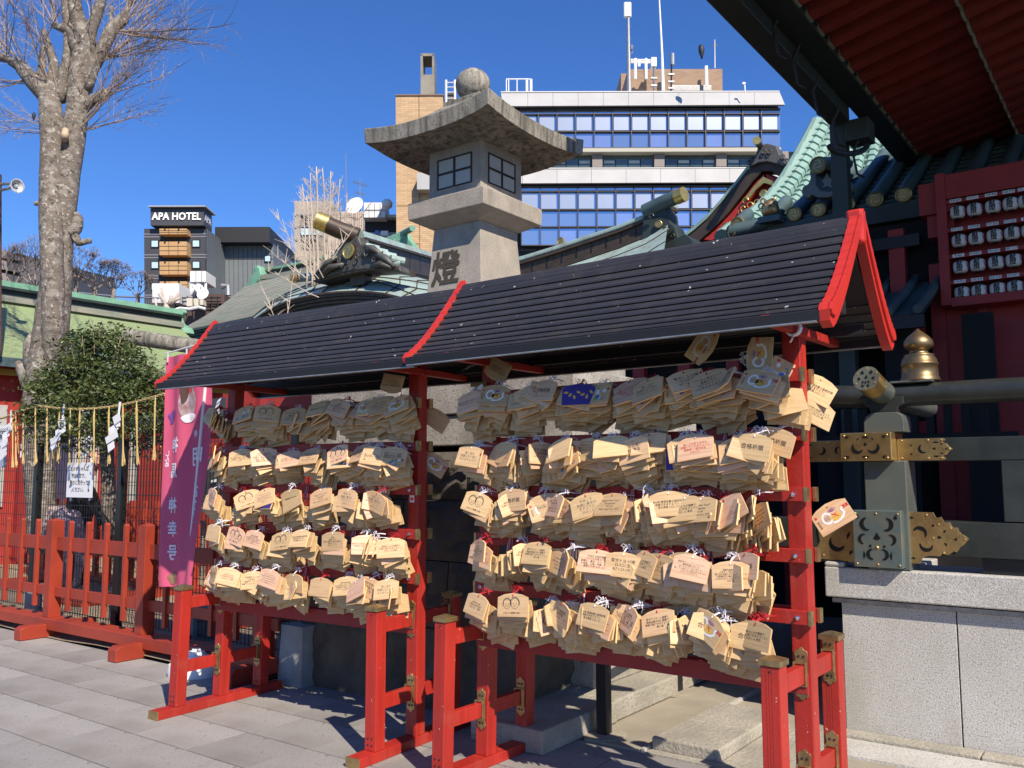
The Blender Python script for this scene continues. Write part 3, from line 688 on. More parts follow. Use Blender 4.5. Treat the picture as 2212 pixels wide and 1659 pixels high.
for r_, lst in enumerate(rowsL):
    lst = fill(lst, fr_, 1)
    add_row(rackL, 'left', r_, LL_, [(X(p, r_, 'left'), a, b) for (p,a,b) in lst], 2, 8)
# a few loose ones: on top of the rails, on the right rack's outer side and behind the posts
def loose(R, x, y, z, yaw, pitch, roll, mk, label, cord=None):
    rot = (Matrix.Rotation(radians(yaw),3,'Z') @ Matrix.Rotation(radians(-pitch),3,'X') @ Matrix.Rotation(radians(roll),3,'Y')).to_euler()
    put_plaque(R, '', 0, 0, Vector((x,y,z)), rot, mk, label, cord)
loose(rackR, 0.15,-0.115,2.010,0,10,205,T(19),'upside-down yellowish plaque sticking up beside the left post of the right rack')
loose(rackR, LR_-0.33,-0.125,2.040,-4,8,-205+180+150,pic[0],'printed snake plaque tipped up highest near the right end, right rack')
loose(rackR, LR_-0.135,-0.150,1.995,4,6,-86,pic[1],'printed snake plaque hung on end against the right post', cords[0])
loose(rackR, LR_-0.08,-0.120,1.930,30,8,-60,pic[2],'posy-printed plaque poking out behind the upright snake plaque')
loose(rackR, LR_-0.06,-0.130,1.860,10,4,40,T(0),'small diamond-tilted plaque overlapping the right post below the snake plaque')
loose(rackR, LR_+0.075,0.10,1.90,20,4,30,T(16),'tilted plaque outside the right post, higher of the two behind it')
loose(rackR, LR_+0.065,0.10,1.80,50,4,25,T(19),'tilted plaque outside the right post, lower of the two behind it')
loose(rackR, LR_-0.03,-0.13,1.675,-4,6,16,T(0),'pale plaque lying across the right post at the second rail', cords[1])
loose(rackR, LR_+0.085,0.09,1.36,8,4,-32,pic[0],'snake-printed plaque sticking out to the right of the right post')
loose(rackL, LL_+0.09,0.09,1.86,16,4,32,(plain,'plain'),'shaded plaque hanging behind the right post of the left rack, upper')
loose(rackL, LL_+0.08,0.09,1.60,16,4,30,pic[0],'shaded printed plaque hanging behind the right post of the left rack, lower')
loose(rackL, LL_-0.10,-0.13,1.985,0,10,-170,T(16),'yellowish plaque standing on edge by the right post of the left rack')
loose(rackR, 0.0,0.10,2.03,-20,4,-155,(plain2,'plain'),'plain pink plaque held behind the left post of the right rack')
pile_o = pile.build('prayer_plaque', [M['wood'],M['ink'],M['wood_edge']], label='hidden rear plaques packed behind the front ones on both racks', cat='prayer plaque', kind='stuff', fix=False)
# red tassel bunches on the rails
tr = random.Random(8)
for (R, side, L) in ((rackR,'right',LR_),(rackL,'left',LL_)):
    for row in range(5):
        m = MB(); xs = [0.22,0.62,0.98,1.35] if side == 'right' else [0.3,0.8,1.3]
        for xx in xs:
            x0 = xx + tr.uniform(-0.08,0.08)
            for k in range(22):
                dx = tr.uniform(-0.022,0.022)
                m.tube([(x0+dx*0.4,-0.073,RZ[row]+0.018),(x0+dx*0.7,-0.085,RZ[row]-0.02),(x0+dx,-0.090,RZ[row]-0.06-tr.random()*0.03)], 0.0012, 4, 0 if k % 4 else 1, False)
        m.v = [tuple(R.matrix_basis @ Vector(v)) for v in m.v]
        m.build('cord_bunch', [M['cordr'],M['cordw']], label='knotted red and white cord ends along the %s rail of the %s rack' % (ROWN[row], side), cat='cord', kind='stuff')
# twisted rope and paper on the left post of the right rack
m = MB()
for k in range(2):
    m.tube([(0.0+0.012*cos(a*3+k*pi)-0.01, -0.055-0.015*sin(a)+0.006*sin(a*3+k*pi), 1.86+0.12*a/pi) for a in [pi*i/16 for i in range(17)]], 0.009, 6)
    m.tube([(-0.05+0.1*i/12, -0.06+0.006*sin(i*1.6+k*pi), 1.985+0.006*cos(i*1.6+k*pi)) for i in range(13)], 0.009, 6)
m.v = [tuple(rackR.matrix_basis @ Vector(v)) for v in m.v]
m.build('twisted_rope', mat('old_rope', (0.22,0.15,0.07), 0.9), label='brown twisted rope wound on the left post of the right rack', cat='rope')
m = MB()
for k in range(4):
    m.obox((0.045+0.012*(k % 2), -0.10, 1.965-0.018*k), (0.018,0,0.008), (0,0.0006,0), (-0.004,0,0.009))
m.v = [tuple(rackR.matrix_basis @ Vector(v)) for v in m.v]
m.build('paper_streamer', M['paper'], label='white zigzag paper tucked by the rope on the right rack', cat='paper streamer')
# charm sticker on the left rack's right post
p = rackL.matrix_basis @ Vector((LL_-0.005,-0.0395,1.365))
s_ = MB().box(p.x-0.017,p.y-0.001,p.z-0.02,p.x+0.017,p.y+0.0,p.z+0.02)
so_ = s_.build('sticker', M['paper'], label='small white and red sticker on the left rack post', cat='sticker')
MB().box(p.x-0.011,p.y-0.0018,p.z-0.010,p.x+0.011,p.y-0.0011,p.z+0.008).build('sticker_print', M['ink_red'], so_)
# ================================================================== STONE LANTERN AND PEDESTAL
LC = Vector((-4.33, 5.37, 0))
ped = thing('stone_pedestal', 'tall pedestal of dark rough stone blocks with pale granite courses on top behind the racks', 'pedestal', (LC.x, LC.y, 0))
def rough_block(x0,y0,z0,x1,y1,z1, seed, amp=0.03, nx=10, nz=5, mt='rock', name='stone_block', batter=0.0, xonly=False):
    r = random.Random(seed); m = MB()
    # front face (y0) and right face (x1) with chiselled relief, plain elsewhere
    def off(): return r.uniform(-amp, amp*0.4)
    rows = []
    for j in range(nz+1):
        v = j/nz; row = []
        for i in range(nx+1):
            u = i/nx; e = 0.0 if (i in (0,nx) or j in (0,nz)) else off()
            row.append((x0+(x1-x0)*u, y0 + (0.015 if (i in (0,nx) or j in (0,nz)) else 0) + e + batter*v, z0+(z1-z0)*v))
        rows.append(row)
    m.grid(rows)
    rows2 = []; ny = max(4, int((y1-y0)/0.12))
    for j in range(nz+1):
        v = j/nz; row = [rows[j][-1]]
        for i in range(1, ny+1):
            u = i/ny; e = 0.0 if (i == ny or j in (0,nz)) else off()
            row.append((x1 + e - (batter*v*0.6), y0+0.015+(y1-y0)*u, z0+(z1-z0)*v))
        rows2.append(row)
    m.grid(rows2)
    a = [rows[nz][k] for k in (0,nx)]; b_ = [rows2[nz][ny]]
    m.add([rows[nz][0], rows[nz][nx], rows2[nz][ny], (x0,y1,z1)], [(0,1,2,3)])
    m.add([rows[0][0],(x0,y1,z0),(x0,y1,z1),rows[nz][0]], [(0,1,2,3)])
    return m.build(name, M[mt], ped)
cz = [(0.0,0.50),(0.506,0.93),(0.936,1.33),(1.336,1.655)]
for k,(z0,z1) in enumerate(cz):
    xs = [[-5.25,-4.35,-3.20],[-5.2,-4.75,-3.85,-3.23],[-5.2,-4.3,-3.25],[-5.2,-4.6,-3.75,-3.27]][k]
    y0 = 4.40 + 0.045*k
    for i in range(len(xs)-1):
        rough_block(xs[i]+0.004, y0, z0, xs[i+1]-0.004, y0+0.9 if i < len(xs)-2 else 6.2, z1, k*7+i, 0.035, 12, 6, batter=0.04)
MB().box(-5.2,5.0,0,-3.34,6.2,1.66).build('core', M['rock'], ped)
for (x0,x1,z0,z1,y0) in ((-5.35,-3.55,1.70,1.905,4.62),(-3.544,-2.95,1.70,1.905,4.62),(-5.35,-4.4,1.912,2.16,4.60),(-4.394,-2.93,1.912,2.16,4.60)):
    MB().box(x0,y0,z0,x1,6.4,z1).build('granite_course', M['slab'], ped, bevel=0.008)
MB().box(-5.1,4.75,2.163,-3.4,6.1,2.34).build('granite_course', M['slab'], ped, bevel=0.01)
lan = thing('stone_lantern', 'big weathered stone lantern with flared roof and ball top above the racks', 'stone lantern', (LC.x, LC.y, 2.34))
def sq(hw, z, flare=0.0): return [(LC.x-hw,LC.y-hw,z),(LC.x+hw,LC.y-hw,z),(LC.x+hw,LC.y+hw,z),(LC.x-hw,LC.y+hw,z)]
def stack(levels, name, mt, bevel=0.006):
    m = MB(); vs = []
    for hw, z in levels: vs += sq(hw, z)
    fs = [(3,2,1,0)]
    for k in range(len(levels)-1):
        for i in range(4):
            j = (i+1) % 4; fs.append((k*4+i,k*4+j,k*4+4+j,k*4+4+i))
    n = len(levels)-1; fs.append(tuple(n*4+i for i in range(4)))
    return m.add(vs, fs).build(name, M[mt], lan, bevel=bevel)
stack([(0.44,2.34),(0.44,2.46),(0.36,2.50)], 'base_stone', 'stone')
post = stack([(0.335,2.50),(0.295,2.70),(0.268,2.95),(0.252,3.15),(0.232,3.43)], 'shaft', 'stone', 0.004)
stack([(0.245,3.425),(0.378,3.495),(0.382,3.622),(0.375,3.627),(0.30,3.652)], 'middle_slab', 'stone', 0.005)
fb = stack([(0.262,3.655),(0.262,4.06)], 'fire_box', 'stone', 0.004)
stack([(0.272,4.045),(0.33,4.06),(0.46,4.10),(0.475,4.118)], 'cornice_moulding', 'stone_moss', 0.006)
for (n, a) in (((0,-1,0), 0), ((1,0,0), 1)):
    n = Vector(n); u = Vector((0,0,1)).cross(n)
    c = Vector((LC.x,LC.y,0)) + n*0.262
    def Q(a0, z0, a1, z1, d0, d1, mt, name, par):
        m = MB().obox(c + u*((a0+a1)/2) + n*((d0+d1)/2) + Vector((0,0,(z0+z1)/2)), u*((a1-a0)/2), n*((d1-d0)/2), (0,0,(z1-z0)/2)); return m.build(name, M[mt], par)
    wf = Q(-0.175, 3.725, 0.175, 3.735, -0.01, 0.006, 'woodframe', 'window', lan)
    Q(-0.175, 3.955, 0.175, 3.967, -0.01, 0.0062, 'woodframe', 'frame', wf)
    for a0 in (-0.175, -0.011, 0.163): Q(a0, 3.733, a0+0.014 if a0 != -0.011 else 0.011, 3.957, -0.01, 0.0055, 'woodframe', 'frame', wf)
    Q(-0.165, 3.838, 0.165, 3.856, -0.01, 0.005, 'woodframe', 'frame', wf)
    for (a0,a1) in ((-0.162,-0.011),(0.011,0.163)):
        for (z0,z1) in ((3.735,3.838),(3.856,3.957)): Q(a0,z0,a1,z1,-0.012,0.0015,'paper_pane','pane',wf)
# flared roof with lifted corners
def lroof():
    m = MB(); N_ = 12; levels = []
    prof = [(0.30,4.125,0.0),(0.50,4.088,0.0),(0.615,4.045,0.062),(0.622,4.165,0.062),(0.50,4.225,0.02),(0.37,4.300,0.0),(0.25,4.385,0),(0.185,4.440,0)]
    for hw, z, lift in prof:
        ring = []
        for s_ in range(4):
            for i in range(N_):
                t = -1+2*i/N_; l = z + lift*abs(t)**2.4
                e = hw*(1+0.02*abs(t)**3*(lift > 0))
                p = {0:(t*e,-hw),1:(hw,t*e),2:(-t*e,hw),3:(-hw,-t*e)}[s_]
                ring.append((LC.x+p[0], LC.y+p[1], l))
        levels.append(ring)
    n = 4*N_; vs = [p for r in levels for p in r]; fs = []
    for k in range(len(levels)-1):
        for i in range(n):
            j = (i+1) % n; fs.append((k*n+i,k*n+j,(k+1)*n+j,(k+1)*n+i))
    fs.append(tuple(reversed(range(n)))); fs.append(tuple((len(levels)-1)*n+i for i in range(n)))
    m.add(vs, fs); return m
lroof().build('roof', M['stone_moss'], lan, bevel=0.004)
stack([(0.185,4.43),(0.185,4.475),(0.15,4.485)], 'roof_cap', 'stone_moss')
MB().lathe([(0.12,4.47),(0.125,4.49),(0.105,4.515),(0.085,4.525)]+[(0.142*cos(radians(q)),4.655+0.135*sin(radians(q))) for q in range(-55,84,9)]+[(0.014,4.795),(0.002,4.805)], (LC.x-0.03,LC.y-0.0,-0.01), 40).build('finial_ball', M['stone_moss'], lan, smooth=True)
tmh = text_mesh('燈', 0.29, 3, 1, 0.006)
m = MB().mesh(tmh, face_m((LC.x-0.085, LC.y-0.2635, 3.075), (0,-1,0.085)), 0); m.build('carved_character', mat('carved_shadow_stone', (0.055,0.045,0.035), 0.95), post)  # flat glyph; shade of the carved strokes is put into its dark colour

# ================================================================== HALL ON THE RIGHT
PZ = 5.45
gw = thing('granite_wall', 'sunlit speckled granite wall with a thick coping under the bronze railing', 'wall', (-0.5, PZ, 0))
MB().box(-1.615,PZ,0.0,-1.0035,PZ+0.30,0.745).build('granite_panel', M['granite'], gw, bevel=0.003)
MB().box(-0.9965,PZ,0.0,-0.30,PZ+0.30,0.745).build('granite_panel', M['granite'], gw, bevel=0.003)
MB().box(-0.294,PZ,0.0,0.9,PZ+0.30,0.745).build('granite_panel', M['granite'], gw, bevel=0.003)
MB().box(-1.66,PZ-0.025,0.748,1.2,PZ+0.30,0.772).build('drip_strip', M['alu'], gw)
MB().box(-1.69,PZ-0.06,0.782,1.2,PZ+0.40,0.955).build('coping', M['granite'], gw, bevel=0.008)
MB().box(-1.69,PZ-0.06,0.956,-1.575,PZ+0.05,0.985).build('coping_upstand', M['granite'], gw, bevel=0.012)
MB().box(-1.612,PZ+0.31,0,-1.30,13.0,0.745).build('side_wall', M['granite'], gw)
MB().box(-1.66,PZ+0.41,0.782,-1.25,13.0,0.955).build('side_coping', M['granite'], gw, bevel=0.006)
for (x0,x1) in ((-1.62,-0.90),(-0.894,0.2),(0.206,1.2)): MB().box(x0,PZ-0.13,0.0,x1,PZ-0.002,0.028).build('kerb_stone', M['kerb'], gw, bevel=0.006)
MB().box(-1.62,5.0,-0.004,1.2,PZ-0.134,0.010).build('court_slab', M['granite'], court)
rail = thing('bronze_railing', 'blackened bronze balustrade with gilt fittings on top of the granite wall', 'railing', (-1.34, PZ, 0.955))
Yr = PZ + 0.06
# main post
MB().box(-1.44,PZ-0.06,0.956,-1.21,PZ+0.17,1.575).build('post', M['bronze_lit'], rail, bevel=0.006)
m = MB(); a = [(-1.435,1.74),(-1.435,1.80),(-1.42,1.835),(-1.39,1.855),(-1.25,1.855),(-1.222,1.835),(-1.215,1.80),(-1.215,1.74)]
m.prism([(x,PZ-0.04,z) for (x,z) in a], (0,0.18,0)).build('post_block', M['bronze_lit'], rail, bevel=0.004)
m = MB(); a = [(-1.40,1.856),(-1.25,1.856),(-1.245,1.885),(-1.215,1.90),(-1.215,1.945),(-1.43,1.945),(-1.43,1.90),(-1.405,1.885)]
m.prism([(x,PZ-0.02,z) for (x,z) in a], (0,0.14,0)).build('bearing_block', M['bluegrey_metal'], rail, bevel=0.004)
MB().box(-3.2,PZ+0.01,1.572,1.6,PZ+0.11,1.702).build('middle_beam', M['bluegrey_metal'], rail, bevel=0.004)
MB().box(-3.0,PZ-0.02,1.045,1.6,PZ+0.15,1.235).build('lower_beam', M['bluegrey_metal'], rail, bevel=0.004)
MB().box(-0.86,PZ+0.02,0.956,1.6,PZ+0.14,1.04).build('lower_sill', M['dark'], rail)
for x in (-0.74, 0.3): MB().box(x,PZ+0.0,1.24,x+0.28,PZ+0.12,1.57).build('post', M['bluegrey_metal'], rail, bevel=0.004)
MB().tube([(-1.75,PZ+0.06,1.985),(-1.62,PZ+0.06,1.972),(-1.5,PZ+0.06,1.962),(-1.30,PZ+0.06,1.957),(-0.8,PZ+0.06,1.957),(1.6,PZ+0.06,1.957)], 0.066, 20).build('top_rail', M['bluegrey_metal'], rail, smooth='auto')
MB().tube([(-1.98,PZ+0.06,2.02),(-1.9,PZ+0.06,2.004),(-1.745,PZ+0.06,1.985)], 0.070, 20).build('rail_end_cap', M['gold'], rail, smooth='auto')
# cross member that noses forward
MB().tube([(-1.325,6.6,1.95),(-1.325,5.6,1.955),(-1.33,5.42,1.975),(-1.345,5.30,2.005)], [0.066,0.066,0.068,0.070], 20).build('nosing_rail', M['bronze_lit'], rail, smooth='auto')
nose = MB().tube([(-1.343,5.312,2.0),(-1.350,5.25,2.020),(-1.356,5.20,2.038)], [0.0725,0.0735,0.0745], 28).build('nosing_cap', M['gold'], rail, smooth='auto')
nd = Vector((-0.006,-0.05,0.018)).normalized(); nc = Vector((-1.356,5.20,2.038))
ux = Vector((0,0,1)).cross(nd).normalized(); uy = nd.cross(ux)
def pierced(m, pts, mi=0): m.add([nc + nd*0.0025 + ux*px_ + uy*pz_ for (px_,pz_) in pts], [tuple(range(len(pts)))], mi)
m = MB()
for sx in (-1,1):
    pierced(m, [(sx*0.012,0.034),(sx*0.026,0.050),(sx*0.036,0.036),(sx*0.026,0.022)])
    pierced(m, [(sx*0.030,0.002),(sx*0.046,0.010),(sx*0.048,-0.008),(sx*0.036,-0.012)])
    pierced(m, [(sx*0.006,-0.046),(sx*0.018,-0.036),(sx*0.024,-0.050),(sx*0.014,-0.056)])
    pierced(m, [(sx*0.010,-0.014),(sx*0.022,-0.020),(sx*0.020,-0.034),(sx*0.012,-0.028)])
pierced(m, [(0,0.022),(0.009,0.004),(0.006,-0.004),(0,0.0),(-0.006,-0.004),(-0.009,0.004)])
pierced(m, [(0,-0.014),(0.005,-0.026),(0,-0.040),(-0.005,-0.026)])
m.build('pierced_pattern', M['dark'], nose, fix=False, kind='stuff')
s = MB()
for k in range(6):
    a_ = radians(30+60*k); s.lathe([(0.004,0),(0.004,0.003),(0.001,0.005)], nc+nd*0.001+ux*0.062*cos(a_)+uy*0.062*sin(a_), 8, axis=nd)
s.build('rivet', M['gold'], nose, kind='stuff')
# pierced plates (flat fittings), with dark openings of comma and leaf shapes
def comma(cx_, cz_, r, sg=1, rot=0):
    out = []
    for k in range(9):
        a_ = rot + sg*(pi*1.15*k/8); out.append((cx_+r*cos(a_), cz_+r*sin(a_)))
    for k in range(8,-1,-1):
        a_ = rot + sg*(pi*1.15*k/8); rr = r*(0.42+0.58*(1-k/8.0)**0.8 if k < 8 else 0.42); rr = r*(1.0 - 0.62*sin(pi*min(1,(k+1)/9.5))); out.append((cx_+rr*cos(a_), cz_+rr*sin(a_)))
    return out
def leafs(cx_, cz_, l, w, rot):
    c_, s_ = cos(rot), sin(rot); P = [(-l,0),(0,w),(l,0),(0,-w*0.4)]
    return [(cx_+p[0]*c_-p[1]*s_, cz_+p[0]*s_+p[1]*c_) for p in P]
def plate(name, outline, y, th, holes, rivets, mt='gold', dy=-1, parent=None):
    o = MB().prism([(x,y,z) for (x,z) in outline], (0,-th,0)).build(name, M[mt], parent or rail, bevel=0.0015)
    m = MB()
    for h in holes:
        m.add([(x, y-th-0.0012, z) for (x,z) in h], [tuple(range(len(h)))])
    m.build('pierced_pattern', M['dark'], o, fix=False, kind='stuff')
    s = MB()
    for (x,z) in rivets: s.lathe([(0.006,0),(0.006,0.003),(0.003,0.006),(0.001,0.007)], (x,y-th,z), 8, axis=(0,-1,0))
    s.build('rivet', M[mt], o, kind='stuff'); return o
mz = 1.655
bx = MB().box(-1.55,PZ-0.12,1.575,-1.268,PZ+0.16,1.738).build('corner_sleeve', M['gold'], rail, bevel=0.004)
holes = [comma(-1.455,mz-0.006,0.034,1,pi*0.75), comma(-1.365,mz-0.006,0.034,-1,pi*0.25), leafs(-1.41,mz+0.055,0.022,0.012,0), leafs(-1.41,mz-0.055,0.022,-0.012,0), leafs(-1.51,mz+0.055,0.013,0.013,0.6), leafs(-1.31,mz+0.055,0.013,0.013,-0.6), leafs(-1.51,mz-0.055,0.013,-0.013,-0.6), leafs(-1.31,mz-0.055,0.013,-0.013,0.6), leafs(-1.41,mz+0.012,0.010,0.016,0), leafs(-1.45,mz+0.045,0.011,0.006,0.8), leafs(-1.37,mz+0.045,0.011,0.006,-0.8)]
m = MB()
for h in holes: m.add([(x,PZ-0.1225,z) for (x,z) in h], [tuple(range(len(h)))])
m.build('pierced_pattern', M['dark'], bx, fix=False, kind='stuff')
s = MB()
for x in (-1.528,-1.41,-1.29):
    for z in (1.592,1.722): s.lathe([(0.006,0),(0.006,0.003),(0.002,0.006)], (x,PZ-0.12,z), 8, axis=(0,-1,0))
s.build('rivet', M['gold'], bx, kind='stuff')
def trefoil_end(x0, x1, z0, z1):
    zc = (z0+z1)/2; h = (z1-z0)/2
    return [(x0,z0),(x1-0.045,z0),(x1-0.035,z0+h*0.15),(x1-0.05,z0+h*0.38),(x1-0.03,z0+h*0.5),(x1-0.02,zc-h*0.25),(x1,zc),(x1-0.02,zc+h*0.25),(x1-0.03,z1-h*0.5),(x1-0.05,z1-h*0.38),(x1-0.035,z1-h*0.15),(x1-0.045,z1),(x0,z1)]
plate('middle_fitting', trefoil_end(-1.266,-0.975,1.576,1.700), PZ+0.009, 0.006, [comma(-1.13,1.64,0.026,1,pi*0.6), leafs(-1.06,1.675,0.022,0.008,0), leafs(-1.06,1.600,0.022,-0.008,0), leafs(-1.07,1.64,0.012,0.010,-0.4), leafs(-1.005,1.64,0.008,0.010,1.57), leafs(-1.03,1.665,0.008,0.009,0.5), leafs(-1.03,1.615,0.008,-0.009,-0.5), leafs(-1.19,1.66,0.007,0.01,0.4), leafs(-1.19,1.61,0.007,0.01,0.4)],
      [(-1.24,1.69),(-1.24,1.588),(-1.10,1.69),(-1.10,1.588),(-1.03,1.69),(-1.03,1.588),(-0.99,1.64)])
plate('middle_fitting', [(-x-2.82,z) for (x,z) in trefoil_end(-1.266,-0.955,1.576,1.700)], PZ+0.009, 0.006, [comma(-1.70,1.64,0.026,-1,pi*0.4), leafs(-1.77,1.675,0.022,0.008,0), leafs(-1.77,1.600,0.022,-0.008,0), comma(-1.60,1.64,0.022,1,pi*0.4)], [(-1.66,1.69),(-1.66,1.588),(-1.78,1.69),(-1.78,1.588)])
lz = 1.13
sl = MB().box(-1.50,PZ-0.12,0.972,-1.235,PZ+0.17,1.292).build('lower_sleeve', mat('tarnished_brass_sleeve', (0.33,0.34,0.27), 0.35, metal=0.75, var=0.5, vs=9, col2=(0.20,0.30,0.30)), rail, bevel=0.004)
m = MB()
cx0 = -1.368
for sx in (-1,1):
    for h in (comma(cx0+sx*0.055,1.215,0.038,-sx,pi/2), comma(cx0+sx*0.075,1.13,0.030,sx,-pi/2), comma(cx0+sx*0.03,1.045,0.032,sx,-pi/2-0.2*sx), leafs(cx0+sx*0.075,1.04,0.026,0.010*sx,pi/2), leafs(cx0+sx*0.105,1.25,0.012,0.02,0.3*sx), leafs(cx0+sx*0.04,1.09,0.010,0.012,0.8*sx)):
        m.add([(x,PZ-0.1225,z) for (x,z) in h], [tuple(range(len(h)))])
m.add([(cx0,PZ-0.1225,1.17),(cx0+0.02,PZ-0.1225,1.135),(cx0,PZ-0.1225,1.125),(cx0-0.02,PZ-0.1225,1.135)], [(0,1,2,3)])
m.build('pierced_pattern', M['dark'], sl, fix=False, kind='stuff')
s = MB()
for x in (-1.482,cx0,-1.252):
    for z in (0.990,1.275): s.lathe([(0.007,0),(0.007,0.003),(0.002,0.006)], (x,PZ-0.12,z), 8, axis=(0,-1,0))
s.lathe([(0.010,0),(0.009,0.004),(0.003,0.008)], (cx0,PZ-0.12,1.085), 10, axis=(0,-1,0)); s.build('rivet', M['brass'], sl, kind='stuff')
og = [(-1.233,0.998),(-1.165,0.998),(-1.15,1.035),(-1.12,1.045),(-1.06,1.045),(-1.05,1.06),(-1.02,1.052),(-0.99,1.075),(-0.975,1.07),(-0.955,1.10),(-0.935,1.115),(-0.912,1.145),(-0.935,1.165),(-0.955,1.175),(-0.965,1.205),(-0.99,1.205),(-1.005,1.235),(-1.03,1.23),(-1.045,1.262),(-1.07,1.255),(-1.085,1.285),(-1.233,1.285)]
plate('lower_fitting', og, PZ-0.022, 0.007, [comma(-1.16,1.17,0.038,-1,pi*0.9), comma(-1.13,1.10,0.036,1,pi*0.9), leafs(-1.06,1.145,0.014,0.014,0.2), leafs(-1.03,1.18,0.012,0.010,0.9), leafs(-1.03,1.11,0.012,0.010,-0.9), leafs(-0.975,1.14,0.010,0.012,1.57), leafs(-1.20,1.25,0.016,0.010,0), leafs(-1.20,1.025,0.016,0.010,0), leafs(-1.09,1.21,0.010,0.012,0)],
      [(-1.215,1.27),(-1.215,1.01),(-1.12,1.27),(-1.09,1.145),(-1.06,1.22),(-1.0,1.20),(-0.93,1.142),(-1.04,1.065)])
ol = [(-1.503,0.985),(-1.745,1.0),(-1.75,1.04),(-1.72,1.10),(-1.73,1.17),(-1.71,1.25),(-1.72,1.285),(-1.503,1.285)]
plate('lower_fitting', ol, PZ-0.022, 0.007, [comma(-1.60,1.21,0.045,1,pi*0.1), comma(-1.62,1.09,0.048,-1,-0.3), leafs(-1.55,1.14,0.03,0.012,1.2), leafs(-1.54,1.04,0.02,0.012,0.9), leafs(-1.66,1.24,0.02,0.010,0)], [(-1.52,1.27),(-1.52,1.0),(-1.70,1.27),(-1.70,1.02)])
# giboshi finial
MB().lathe([(0.108,0),(0.112,0.006),(0.104,0.012),(0.106,0.022),(0.100,0.026),(0.099,0.060),(0.098,0.092),(0.103,0.096),(0.103,0.104),(0.098,0.108),(0.094,0.13),(0.080,0.150),(0.084,0.156),(0.070,0.160),(0.054,0.162),(0.050,0.176),(0.056,0.186),(0.074,0.196),(0.082,0.214),(0.078,0.238),(0.060,0.262),(0.032,0.286),(0.012,0.302),(0.003,0.312)], (-1.145,PZ+0.10,2.035), 36).build('finial', mat('dull_brass_finial', (0.27,0.19,0.095), 0.42, metal=0.85, var=0.35, vs=7), rail, smooth=True)
MB().box(-1.29,PZ-0.005,2.024,-1.06,PZ+0.16,2.036).build('finial_plate', M['bronze_lit'], rail, bevel=0.003)
# hall body: dark interior behind the railing
cb = thing('shrine_corridor', 'dark shaded corridor front seen between the rack rails', 'shrine building', (-5,9.6,0))
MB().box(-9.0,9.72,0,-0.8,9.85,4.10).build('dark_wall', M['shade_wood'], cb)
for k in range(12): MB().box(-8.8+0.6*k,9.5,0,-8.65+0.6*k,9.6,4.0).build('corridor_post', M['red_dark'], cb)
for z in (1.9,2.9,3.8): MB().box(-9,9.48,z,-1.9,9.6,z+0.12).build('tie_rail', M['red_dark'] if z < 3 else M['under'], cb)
hall = thing('shrine_hall', 'red lacquered shrine hall with deep red raftered eaves at the right edge', 'shrine hall', (1.5, 9.0, 0))
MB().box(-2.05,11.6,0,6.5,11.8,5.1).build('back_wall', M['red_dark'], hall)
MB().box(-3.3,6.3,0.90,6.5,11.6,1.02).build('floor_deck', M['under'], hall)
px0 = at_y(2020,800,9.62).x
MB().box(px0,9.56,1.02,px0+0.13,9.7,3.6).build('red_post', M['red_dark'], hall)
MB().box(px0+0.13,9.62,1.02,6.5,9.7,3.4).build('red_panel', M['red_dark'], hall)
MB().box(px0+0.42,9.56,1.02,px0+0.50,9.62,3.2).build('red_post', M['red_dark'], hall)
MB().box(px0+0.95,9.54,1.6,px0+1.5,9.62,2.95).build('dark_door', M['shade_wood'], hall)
q_ = at_y(1985,405,9.4); MB().box(q_.x,9.4,at_y(1985,472,9.4).z,bx_ if False else q_.x+0.34,9.62,q_.z).build('beam_end', M['red_dark'], hall)
MB().box(q_.x+0.06,9.45,at_y(1985,520,9.4).z,q_.x+0.3,9.62,at_y(1985,473,9.4).z).build('beam_bracket', M['red_dark'], hall)
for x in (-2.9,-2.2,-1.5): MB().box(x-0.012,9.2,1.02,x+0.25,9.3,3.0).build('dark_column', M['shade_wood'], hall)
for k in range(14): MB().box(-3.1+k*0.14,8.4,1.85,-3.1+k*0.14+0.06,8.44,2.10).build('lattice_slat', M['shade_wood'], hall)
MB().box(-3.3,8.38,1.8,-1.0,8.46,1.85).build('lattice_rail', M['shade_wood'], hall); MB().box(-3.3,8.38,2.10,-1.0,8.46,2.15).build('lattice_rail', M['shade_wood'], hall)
# eave: gutter, pendent ridge beam, two tiers of rafters
EX = -2.6
MB().box(EX-0.02,5.15,5.08,EX+0.19,9.05,5.30).build('gutter', M['gutter'], hall, bevel=0.01)
MB().box(EX+0.19,5.15,5.22,EX+0.42,11.6,5.32).build('eave_board', M['gutter'], hall)
def hz(x): return 5.30 + (x-EX-0.4)*0.22
R_y0, R_y1 = 5.3, 11.5
ny_ = 22
for k in range(ny_):
    y = R_y0 + (R_y1-R_y0)*k/(ny_-1)
    a0 = EX+0.42; a1 = EX+1.75
    r_ = MB().beam((a0,y,hz(a0)),(a1,y,hz(a1)),0.13,0.12).build('flying_rafter', M['rafter'], hall)
    MB().beam((a0-0.012,y,hz(a0)-0.002),(a0+0.012,y,hz(a0)+0.003),0.142,0.132).build('rafter_tip', M['rafter_tip'], hall)
    b0 = EX+1.43; b1 = EX+6.5
    MB().beam((b0,y,hz(b0)-0.16),(b1,y,hz(b1)-0.10),0.11,0.12).build('base_rafter', M['rafter'], hall)
    MB().beam((b0-0.012,y,hz(b0)-0.162),(b0+0.012,y,hz(b0)-0.158),0.122,0.132).build('rafter_tip', M['rafter_tip'], hall)
